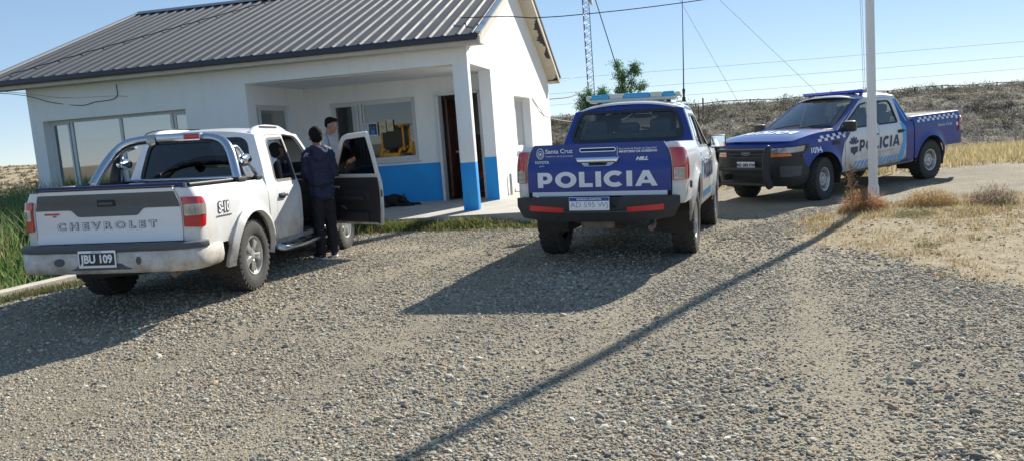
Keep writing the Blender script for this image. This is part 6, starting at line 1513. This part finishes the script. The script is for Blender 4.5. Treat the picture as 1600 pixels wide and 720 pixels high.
for i, (a, b, w) in enumerate((((-8, 60, 5.05), (60, 60, 5.35), 'highest'), ((-8, 60, 4.0), (60, 60, 4.25), 'middle'), ((-8, 60, 3.2), (60, 60, 3.30), 'lowest'))):
    wire('power_line', [a, b], .011, w + ' of the three thin power lines over the bank', mat('grey conductor', (.45, .50, .56), .6), grp='power lines over the bank', sag=.12)
wire('drop_cable', smooth_path([tuple(BL(-.02, 10.2, 2.36)), (2.25, 26.5, 2.47), (3.1, 30, 2.82)], 6), .018, 'dark cable swinging from the back of the building towards the tree', sag=0)
wire('drop_cable', [tuple(BL(.1, 10.4, 2.9)), (4.6, 42, 4.6)], .012, 'thin cable from the back of the building up to the mast', LAT, sag=.25)
# tree
def tree():
    o = empty('tree', (4.25, 30, gh(4.25, 30)), 0, 'sparse green tree behind the police pickup with thin bare branches', 'tree'); g0 = gh(4.25, 30)
    bm = bmesh.new(); tips = []; r_ = random.Random(9)
    def br(p, d, L, r, lev):
        n_ = 4; P = [p]; dd = d.copy()
        for k in range(n_):
            dd = (dd + Vector((r_.uniform(-.18, .18), r_.uniform(-.18, .18), r_.uniform(-.05, .16)))).normalized(); P.append(P[-1] + dd * L / n_)
        tube(bm, P, [r * (1 - .6 * k / n_) for k in range(n_ + 1)], 6)
        for k in range(1 if lev else 2, n_ + 1): tips.append((P[k], dd.copy(), lev))
        if lev == 2: return
        for k in range(5 if lev == 0 else 4):
            q = P[r_.randint(1, n_)]; a = r_.uniform(0, 2 * PI)
            nd = (dd * .8 + Vector((cos(a), sin(a) * .8, r_.uniform(-.1, .4))) * r_.uniform(.4, .9)).normalized(); br(q, nd, L * r_.uniform(.30, .48), r * .5, lev + 1)
    base = Vector((0, 0, -.1)); fork = Vector((-.26, 0, 2.28)); tube(bm, [base, Vector((-.12, .02, 1.1)), fork], [.08, .07, .055], 8)
    for dx, dy, dz, L in ((-.55, .1, .55, 1.05), (-.78, 0, .35, 1.15), (-.15, .2, .9, 1.0), (.35, 0, .95, 1.55), (.55, -.1, .85, 1.65), (.80, .1, .62, 1.45), (.9, 0, .25, 1.0), (.1, .2, .8, .9), (.5, .2, .35, .8), (-.2, -.2, .4, .7), (.65, 0, .1, .9)):
        br(fork + Vector((0, 0, r_.uniform(-.35, .1))), Vector((dx, dy, dz)).normalized(), L * 1.0, .035, 0)
    bm_obj('trunk', bm, mat('tree bark', (.16, .13, .10), .9), o)
    V = []; C_ = []
    for (p, d, lev) in tips:
        for k in range((12, 22, 24)[lev]):
            c = p + Vector((r_.gauss(0, .09), r_.gauss(0, .09), r_.gauss(0, .08))); a, b = r_.uniform(0, 2 * PI), r_.uniform(-.9, .9); s_ = r_.uniform(.028, .055)
            e1 = (Vector((cos(a) * cos(b), sin(a) * cos(b), sin(b))) + d * .8).normalized(); e2 = e1.cross(Vector((r_.random() - .5, r_.random() - .5, r_.random()))).normalized()
            V += [c - e1 * s_, c + e2 * s_ * .4, c + e1 * s_, c - e2 * s_ * .4]; g = r_.uniform(.7, 1.5); C_ += [(.10 * g, .19 * g, .08 * g)] * 4
    V = np.array([tuple(v) for v in V]); np_mesh('crown', V, np.arange(len(V)).reshape(-1, 4), M['leaf'], o, colors=np.array(C_))
tree()
WOOD = mat('weathered post wood', (.16, .13, .11), .9, noise=.3)
for x_, y_, h, l in ((12.38, 45, 1.05, 'tall dark post on the bank crest, left of a pair'), (13.05, 46.5, 1.35, 'taller dark post on the bank crest, right of a pair')):
    o = tb('post', [(x_, y_ + 6, gh(x_, y_ + 6) - .2), (x_ + .02, y_ + 6, gh(x_, y_ + 6) + h)], .05, WOOD, None, 8); tag(o, l, 'post')
o = empty('wire_fence', (22, 36, 0), 0, 'wire fence with slim pale posts at the foot of the bank', 'fence')
fx = np.arange(-20, 14, 1.75)
PST = mat('pale fence post', (.34, .32, .28), .85)
for i, dx in enumerate(fx): 
    g = gh(22 + dx, 36); tb('post', [(dx, 0, g - .2), (dx, 0, g + 1.15)], .045 if i % 3 == 0 else .022, PST, o, 6)
for hz in (.3, .55, .8, 1.05): tb('fence_wire', [(dx, -.03, gh(22 + dx, 36) + hz) for dx in fx], .008, GALV, o, 4)
o = empty('crest_fence', (22, 58, 0), 0, 'low dark fence line running along the crest of the bank', 'fence'); fx = np.arange(-14, 26, 2.)
for dx in fx: g = gh(22 + dx, 58.5); tb('post', [(dx, .5, g - .2), (dx, .5, g + .42)], .04, WOOD, o, 5)
tb('fence_wire', [(dx, .5, gh(22 + dx, 58.5) + .36) for dx in fx], .035, M['int_dark'], o, 5)
# distant timber rack left of the building
o = empty('timber_frame', (-68.5, 120, gh(-68.5, 120)), 0, 'distant brown timber frame in the field at the left edge', 'timber frame')
for x_ in (-2.0, 0, 2.1): tb('post', [(x_, 0, 0), (x_, 0, 1.5 if x_ else 2.6)], .16, WOOD, o, 5)
tb('cross_rail', [(-3.2, 0, 1.3), (3.2, 0, 1.0)], .16, mat('reddish timber', (.30, .14, .07), .9), o, 5)
# ------------------------------------------------------------------ people and dog
SKIN = mat('skin', (.36, .19, .13), .55, noise=.06); HAIR = mat('black hair', (.008, .007, .007), .8, bump=.8, bscale=120, spec=.2)
def hand_parts(w, d, n, s=1.0):
    """open slightly curled hand: w wrist, d finger direction, n palm normal"""
    w, d, n = Vector(w), Vector(d).normalized(), Vector(n).normalized(); q = d.cross(n).normalized(); P = []
    P.append(('c', w, w + d * .085 * s, .024 * s, .034 * s))
    for i, L in enumerate((.068, .078, .072, .056)):
        b = w + d * .09 * s + q * (.033 - .022 * i) * s; m_ = b + (d + n * .25).normalized() * L * .5 * s; e = m_ + (d + n * .8).normalized() * L * .5 * s
        P += [('c', b - d * .02 * s, m_, .0095 * s, .009 * s), ('c', m_, e, .009 * s, .0075 * s)]
    t0 = w + d * .03 * s + q * .030 * s; t1 = t0 + (d * .6 + q * .8 + n * .3).normalized() * .04 * s; P += [('c', t0, t1, .012 * s, .011 * s), ('c', t1, t1 + (d + n * .5 + q * .2).normalized() * .032 * s, .0105 * s, .008 * s)]
    return P
def head_parts(c, yaw, tilt=0, s=1.0):
    """c = centre of skull; faces local +x after yaw"""
    R = Euler((0, tilt, yaw)).to_matrix(); c = Vector(c); E_ = Euler((0, tilt, yaw)); T = lambda x, y, z: c + R @ Vector((x, y, z)) * s
    P = [('e', T(-.005, 0, .02), (.098 * s, .078 * s, .10 * s), E_), ('e', T(.022, 0, -.055), (.066 * s, .058 * s, .068 * s), E_), ('e', T(.045, 0, -.098), (.034 * s, .030 * s, .026 * s), E_),
         ('c', T(.086, 0, .010), T(.106, 0, -.030), .010 * s, .016 * s), ('e', T(.078, 0, -.068), (.018 * s, .028 * s, .012 * s), E_), ('e', T(.070, 0, .035), (.022 * s, .05 * s, .012 * s), E_),
         ('e', T(-.008, .080, -.012), (.020 * s, .010 * s, .032 * s), E_), ('e', T(-.008, -.080, -.012), (.020 * s, .010 * s, .032 * s), E_)]
    return P, T, E_
def eyes(T, s, body):
    for y in (.03, -.03):
        bm = bmesh.new(); bmesh.ops.create_uvsphere(bm, u_segments=10, v_segments=8, radius=.0125 * s); o = bm_obj('eye', bm, mat('eye white', (.6, .6, .58), .2), body); o.location = T(.078, y, .006)
        bm = bmesh.new(); bmesh.ops.create_uvsphere(bm, u_segments=8, v_segments=6, radius=.007 * s); q = bm_obj('iris', bm, mat('brown iris', (.03, .015, .01), .2), o); q.location = Vector(T(.0865, y, .006)) - Vector(T(.078, y, .006))
def rel(parts, z): return parts
def shoe(name, p, yaw, m_, parent, sole=None):
    R = Matrix.Rotation(yaw, 4, 'Z'); V = lambda x, y, z: (Matrix.Translation(p) @ R @ Vector((x, y, z)))[:]
    E_ = Euler((0, 0, yaw))
    o = blob(name, [('e', Vector(V(-.03, 0, .055)), (.075, .042, .05), E_), ('e', Vector(V(.07, 0, .040)), (.10, .045, .034), E_), ('c', Vector(V(-.04, 0, .06)), Vector(V(-.045, 0, .12)), .042, .042)], m_, parent, .009, 2)
    ol = rounded([(-.115, -.036), (-.115, .036), (.05, .046), (.165, .030), (.175, -.02), (.05, -.046)], .03)
    panel('sole', ol, lambda a, b: V(a, b, .022), (0, 0, 1), sole or M['vinyl_white'], o, thick=.026, g=.06)
    return o

# teenager in a navy hooded jacket, back to the camera, at the open door
def boy():
    yaw = rad(112); o = empty('person', (-2.37, 10.12, gh(-2.37, 10.12)), yaw, 'teenager in navy hooded jacket and dark trousers seen from behind at the open truck door', 'person')
    H = lambda x, y, z: Vector((x * .92, y * .80, z))     # x forward, y left; a slim build
    hp, T, E_ = head_parts(H(.03, 0, 1.535), 0, rad(6), .97)
    sk = hp + [('c', H(0, 0, 1.30), H(.01, 0, 1.48), .056, .052), ('e', H(0, 0, 1.20), (.11, .185, .19), None), ('e', H(0, 0, .98), (.10, .15, .18), None), ('e', H(-.01, 0, .86), (.11, .16, .12), None)]
    for s in (1, -1):
        fx = -.02 if s > 0 else .06
        sk += [('c', H(-.01, s * .165, 1.31), H(-.01, s * .20, 1.10), .05, .042), ('c', H(-.01, s * .20, 1.10), H(.16, s * .16, 1.00), .040, .028)]
        sk += hand_parts(H(.17, s * .16, .995), (1, -s * .2, -.1), (0, -s, -.3), .92)
        sk += [('c', H(-.01, s * .085, .85), H(fx * .5, s * .10, .46), .085, .058), ('c', H(fx * .5, s * .10, .46), H(fx - .02, s * .11, .09), .056, .036), ('e', H(fx + .04, s * .11, .045), (.11, .04, .035), None)]
    body = blob('body', sk, SKIN, o, .0085, 2); eyes(T, .97, body)
    NAVYC = mat('navy jacket cloth', (.013, .019, .055), .7, noise=.25, nscale=9, bump=.8, bscale=14); TR = mat('dark trousers', (.010, .011, .018), .8, noise=.3, nscale=8, bump=.8, bscale=16)
    jk = [('e', H(-.005, 0, 1.22), (.125, .185, .19), None), ('e', H(-.01, 0, 1.02), (.12, .168, .22), None), ('c', H(-.01, .06, .86), H(-.01, -.06, .86), .118, .118), ('e', H(-.02, 0, .82), (.128, .155, .09), None),
          ('c', H(-.01, .13, 1.335), H(-.01, -.13, 1.335), .075, .075)]
    for s in (1, -1): jk += [('c', H(-.01, s * .18, 1.31), H(-.02, s * .225, 1.09), .062, .054), ('c', H(-.02, s * .225, 1.09), H(.13, s * .17, 1.00), .052, .042)]
    blob('jacket', jk, NAVYC, o, .010, 2, folds=(.010, 8, 1.5))
    blob('hood', [('c', H(-.075, .085, 1.385), H(-.11, 0, 1.36), .05, .062), ('c', H(-.11, 0, 1.36), H(-.075, -.085, 1.385), .062, .05), ('e', H(-.14, 0, 1.31), (.045, .09, .08), None), ('c', H(-.02, .09, 1.40), H(.06, .06, 1.38), .03, .02), ('c', H(-.02, -.09, 1.40), H(.06, -.06, 1.38), .03, .02)], NAVYC, o, .009, 2, folds=(.006, 14, 1))
    # pale print on the hood and a chevron on the shoulder
    pr = mat('pale print', (.42, .42, .52), .7); bm = bmesh.new(); r_ = random.Random(3)
    for (cy, cz) in ((-.055, 1.372), (-.085, 1.352), (-.05, 1.345), (-.10, 1.383)):
        R = .024; pts = [Vector((-.178 + abs(cy) * .35, cy + R * cos(a) * r_.uniform(.5, 1), cz + R * .7 * sin(a) * r_.uniform(.5, 1))) for a in np.linspace(0, 2 * PI, 8)[:-1]]; bm.faces.new([bm.verts.new(p) for p in pts])
    bm_obj('printed_pattern', bm, pr, o, 0)
    bm = bmesh.new(); tube(bm, [(-.108, .19, 1.30), (-.095, .155, 1.345), (-.088, .125, 1.335)], .006, 5); tube(bm, [(-.115, .155, 1.30), (-.100, .145, 1.34)], .005, 5); bm_obj('shoulder_mark', bm, pr, o, 0)
    tp = []
    for s in (1, -1):
        fx = -.02 if s > 0 else .06
        tp += [('c', H(-.01, s * .085, .86), H(fx * .5, s * .10, .46), .092, .070), ('c', H(fx * .5, s * .10, .46), H(fx - .02, s * .11, .09), .068, .056)]
    tp += [('e', H(-.02, 0, .88), (.112, .14, .12), None)]
    blob('trousers', tp, TR, o, .010, 2, folds=(.009, 8, 1.4))
    blob('hair', [('e', T(-.018, 0, .040), (.100, .083, .092), E_), ('e', T(-.05, 0, -.01), (.062, .074, .07), E_)], HAIR, o, .006, 1, folds=(.006, 42, .6))
    shoe('shoe', H(-.0, .115, 0), rad(20), mat('dark sneaker', (.03, .03, .035), .7), o); shoe('shoe', H(.08, -.115, 0), rad(-10), M['int_dark'], o)
boy()
# man in a pale grey shirt beyond the door, looking to the right
def man():
    g = .175; o = empty('person', (-3.02, 13.72, g), rad(-14), 'dark haired man in pale grey shirt standing beyond the open truck door looking right', 'person')
    H = lambda x, y, z: Vector((x, y, z)); hp, T, E_ = head_parts(H(.10, 0, 1.665), 0, rad(14), 1.05)
    sk = hp + [('c', H(.0, 0, 1.42), H(.06, 0, 1.60), .062, .058), ('e', H(-.01, 0, 1.32), (.125, .20, .20), None), ('e', H(0, 0, 1.06), (.13, .16, .20), None), ('e', H(-.01, 0, .93), (.12, .17, .13), None)]
    for s in (1, -1):
        sk += [('c', H(-.02, s * .185, 1.43), H(.02, s * .23, 1.15), .055, .045), ('c', H(.02, s * .23, 1.15), H(.22, s * .17, 1.02), .042, .030)]
        sk += hand_parts(H(.23, s * .17, 1.01), (1, -s * .3, -.2), (0, -s * .3, -1), 1.0)
        sk += [('c', H(0, s * .09, .90), H(.01, s * .10, .50), .09, .062), ('c', H(.01, s * .10, .50), H(-.02, s * .11, .09), .06, .04), ('e', H(.05, s * .11, .045), (.12, .042, .035), None)]
    body = blob('body', sk, SKIN, o, .009, 2); eyes(T, 1.05, body)
    SH = mat('pale grey shirt', (.42, .43, .43), .85, noise=.1, bump=.8, bscale=12)
    sh = [('e', H(-.01, 0, 1.33), (.155, .225, .20), None), ('e', H(0, 0, 1.08), (.165, .20, .24), None), ('c', H(-.02, .13, 1.455), H(-.02, -.13, 1.455), .07, .07), ('e', H(0, 0, .93), (.15, .195, .12), None)]
    for s in (1, -1): sh += [('c', H(-.02, s * .19, 1.44), H(.015, s * .235, 1.20), .078, .066)]
    blob('shirt', sh, SH, o, .010, 2, folds=(.009, 8, 1.3))
    tb('neck_strap', [(.03, -.09, 1.53), (.10, -.17, 1.40), (.12, -.18, 1.22), (.10, -.17, 1.10)], .005, M['int_dark'], o, 5)
    tp = [('e', H(-.01, 0, .92), (.145, .19, .12), None)]
    for s in (1, -1): tp += [('c', H(0, s * .09, .90), H(.01, s * .10, .50), .11, .085), ('c', H(.01, s * .10, .50), H(-.02, s * .11, .09), .082, .066)]
    blob('trousers', tp, mat('blue jeans', (.04, .055, .10), .85, noise=.2), o, .012, 2)
    blob('hair', [('e', T(-.025, 0, .052), (.102, .085, .080), E_), ('e', T(-.06, 0, .01), (.055, .078, .07), E_), ('e', T(.03, 0, .088), (.055, .066, .035), E_)], HAIR, o, .006, 1, folds=(.006, 42, .6))
    for s in (1, -1): shoe('shoe', H(.0, s * .11, 0), 0, M['int_dark'], o)
man()
# officer sitting at the porch window, inside
def sitter():
    o = empty('person', BL(-2.05, PV + .62, .15), -rad(11) + rad(95), 'officer in dark uniform sitting inside behind the porch window', 'person')
    H = lambda x, y, z: Vector((x, y, z)); hp, T, E_ = head_parts(H(.02, 0, 1.46 - .02), 0, 0, 1.05)
    sk = hp + [('c', H(0, 0, 1.18), H(.01, 0, 1.38), .065, .06), ('e', H(0, 0, 1.08), (.13, .22, .20), None), ('e', H(0, 0, .84), (.14, .19, .22), None), ('e', H(0, 0, .68), (.15, .19, .14), None)]
    for s in (1, -1): sk += [('c', H(0, s * .20, 1.2), H(.04, s * .26, .93), .06, .05), ('c', H(.04, s * .26, .93), H(.28, s * .18, .86), .045, .03), ('c', H(.02, s * .10, .64), H(.42, s * .12, .64), .09, .065), ('c', H(.42, s * .12, .64), H(.42, s * .12, .14), .06, .045), ('e', H(.47, s * .12, .04), (.13, .045, .04), None)] + hand_parts(H(.29, s * .18, .86), (1, -s * .3, 0), (0, 0, -1))
    body = blob('body', sk, SKIN, o, .011, 2); eyes(T, 1.05, body)
    UN = mat('dark uniform', (.018, .02, .03), .8)
    blob('uniform', [('e', H(0, 0, 1.08), (.16, .25, .21), None), ('e', H(0, 0, .82), (.17, .23, .24), None), ('e', H(0, 0, .67), (.18, .22, .15), None)] + [q for s in (1, -1) for q in (('c', H(0, s * .21, 1.2), H(.04, s * .265, .93), .08, .07), ('c', H(.04, s * .265, .93), H(.26, s * .185, .86), .065, .045), ('c', H(.02, s * .10, .64), H(.42, s * .12, .64), .11, .085), ('c', H(.42, s * .12, .64), H(.42, s * .12, .12), .08, .06))], UN, o, .014, 2)
    blob('hair', [('e', T(-.02, 0, .045), (.104, .086, .088), E_)], HAIR, o, .01, 1)
    c = empty('office_chair', BL(-2.12, PV + .80, .15), -rad(11) + rad(95), 'black round backed chair behind the porch window', 'chair')
    ol = [(.30 * cos(a), .95 + .33 * sin(a)) for a in np.linspace(0, 2 * PI, 25)[:-1]]
    panel('backrest', ol, lambda a, z: (-.20 - .1 * (z - .95), a + .12, z), (1, 0, 0), M['int_dark'], c, thick=.07, g=.15)
    bx('seat', (.05, 0, .50), (.46, .46, .08), M['int_dark'], c, .03); tb('stem', [(0, 0, .08), (0, 0, .48)], .03, M['int_dark'], c, 8)
    for k in range(5): tb('leg', [(0, 0, .08), (.26 * cos(k * 1.257), .26 * sin(k * 1.257), .03)], .018, M['int_dark'], c, 6)
sitter()
# black dog lying on the porch
def dog():
    o = empty('dog', BL(-2.15, 1.75, .175), -rad(11), 'black dog lying curled on the porch slab below the blue dado', 'dog')
    H = lambda x, y, z: Vector((x, y, z)); FUR = mat('black fur', (.008, .008, .010), .75, bump=1, bscale=60)
    p = [('e', H(-.16, 0, .115), (.22, .15, .115), None), ('e', H(-.02, -.02, .13), (.16, .13, .125), None), ('c', H(.02, 0, .17), H(.16, -.04, .15), .085, .065), ('e', H(.20, -.05, .13), (.08, .065, .065), None), ('c', H(.22, -.06, .11), H(.33, -.08, .06), .045, .028),
         ('c', H(.17, -.01, .18), H(.235, .0, .255), .028, .006), ('c', H(.15, -.10, .17), H(.17, -.13, .225), .024, .007),
         ('c', H(.05, .06, .08), H(.22, .08, .035), .045, .028), ('c', H(.22, .08, .035), H(.48, .05, .028), .027, .024), ('e', H(.50, .05, .024), (.04, .028, .022), None),
         ('c', H(.04, -.10, .07), H(.22, -.13, .03), .04, .025), ('c', H(.22, -.13, .03), H(.40, -.13, .026), .025, .022), ('e', H(.42, -.13, .022), (.036, .026, .02), None),
         ('e', H(-.22, -.10, .09), (.12, .07, .08), None), ('c', H(-.24, -.14, .07), H(-.06, -.20, .035), .045, .026), ('c', H(-.06, -.20, .035), H(-.20, -.22, .026), .026, .022), ('c', H(-.20, -.22, .026), H(-.10, -.24, .022), .022, .02),
         ('c', H(-.36, .0, .08), H(-.46, -.10, .03), .03, .02), ('c', H(-.46, -.10, .03), H(-.40, -.26, .02), .02, .012)]
    b = blob('body', p, FUR, o, .010, 2)
    bm = bmesh.new(); bmesh.ops.create_uvsphere(bm, u_segments=8, v_segments=6, radius=.012); q = bm_obj('nose', bm, M['rubber'], b); q.location = (.352, -.085, .060)
dog()
# ------------------------------------------------------------------ yellow loader parked left of the camera, seen mirrored in the porch window
def loader():
    o = empty('loader', BL(-8.6, -16.5, 0), rad(80), 'yellow compact wheel loader outside the frame whose reflection shows in the porch window', 'loader')
    Yl = mat('yellow machine paint', (.50, .28, .02), .4, noise=.1, coat=.3)
    bm = bmesh.new(); box(bm, (-.75, 0, 1.0), (1.3, 1.15, .75), None, .08); box(bm, (.0, 0, .72), (2.6, .70, .40), None, .04); bm_obj('body', bm, Yl, o)
    cab = bm_obj('cab', (lambda b: ([box(b, (x, y, 1.55), (.07, .07, 1.15)) for x in (-.15, .75) for y in (-.5, .5)], b)[1])(bmesh.new()), Yl, o)
    bx('cab_roof', (.3, 0, 2.16), (1.15, 1.2, .09), Yl, cab, .03); bx('cab_glass', (.78, 0, 1.62), (.01, .92, .95), M['int_dark'], cab); bx('cab_panel', (.3, 0, 1.6), (.86, .94, 1.0), M['int_dark'], cab, .03); bx('seat', (.2, 0, 1.25), (.4, .45, .5), M['int_dark'], cab, .05)
    for x in (-.85, .95):
        for y in (-.72, .72):
            w = empty('wheel', (x, y, .45)); w.parent = o
            bm = bmesh.new(); lathe(bm, [(.24, -.15), (.40, -.17), (.45, -.12), (.45, .12), (.40, .17), (.24, .15)], 28, closed=True); bm_obj('tyre', bm, M['rubber'], w)
            bm = bmesh.new(); lathe(bm, [(.25, .10), (.12, .06), (0, .06)], 20); lathe(bm, [(.25, -.10), (.12, -.06), (0, -.06)], 20); bm_obj('rim', bm, Yl, w)
    for y in (-.42, .42): tb('lift_arm', [(.1, y, 1.15), (1.1, y, 1.05), (1.65, y, .55)], .07, Yl, o, 8)
    ol = [(1.6, .12), (2.25, .10), (2.28, .14), (1.75, .22), (1.68, .75), (1.60, .78)]
    panel('bucket', ol, lambda x, z: (x, .85, z), (0, 1, 0), Yl, o, thick=1.7, g=.3)
    for y in (-.42, .42): bx('work_light', (.86, y, 2.08), (.06, .16, .10), M['clear_lens'], o, .01)
loader()
# ------------------------------------------------------------------ the trucks
t1 = white_truck(); t2 = police_rear(); t3 = police_front()
t2.root['group'] = t3.root['group'] = 'police pickups'

# ------------------------------------------------------------------ camera, sun, sky
cam = bpy.data.cameras.new('camera'); co = bpy.data.objects.new('camera', cam); COL.objects.link(co); SC.camera = co
f, p, r, h = 1244.885, .124, -.077, 1.519
F_ = Vector((0, cos(p), -sin(p))); U_ = Vector((0, sin(p), cos(p))); R_ = Vector((1, 0, 0))
R2 = R_ * cos(r) + U_ * sin(r); U2 = U_ * cos(r) - R_ * sin(r)
Mx = Matrix((R2, U2, -F_)).transposed().to_4x4(); Mx.translation = (0, 0, h); co.matrix_world = Mx
cam.sensor_fit = 'HORIZONTAL'; cam.sensor_width = 36; cam.lens = 36 * f / 1600; cam.clip_start = .05; cam.clip_end = 4000
az, el = rad(SUN_AZ), rad(SUN_EL); sd_ = Vector((sin(az) * cos(el), cos(az) * cos(el), sin(el)))
L = bpy.data.lights.new('sun', 'SUN'); L.energy = 3.3; L.angle = rad(.55); L.color = (1.0, .93, .82); lo = bpy.data.objects.new('sun', L); COL.objects.link(lo); lo.rotation_euler = sd_.to_track_quat('Z', 'Y').to_euler()
w = bpy.data.worlds.new('World'); SC.world = w; w.use_nodes = True; t = w.node_tree; bg = t.nodes['Background']
sk = t.nodes.new('ShaderNodeTexSky'); sk.sky_type = 'NISHITA'; sk.sun_disc = False; sk.sun_elevation = el; sk.sun_rotation = az; sk.altitude = 200; sk.air_density = .6; sk.dust_density = 0; sk.ozone_density = 4
gm = t.nodes.new('ShaderNodeGamma'); gm.inputs[1].default_value = .45; t.links.new(sk.outputs[0], gm.inputs[0]); hs = t.nodes.new('ShaderNodeHueSaturation'); hs.inputs['Saturation'].default_value = 1.32; t.links.new(gm.outputs[0], hs.inputs['Color']); t.links.new(hs.outputs[0], bg.inputs[0]); bg.inputs[1].default_value = .138
vs = SC.view_settings; vs.view_transform = 'Standard'; vs.look = 'None'; vs.exposure = 1.45; vs.gamma = 1; vs.use_curve_mapping = False
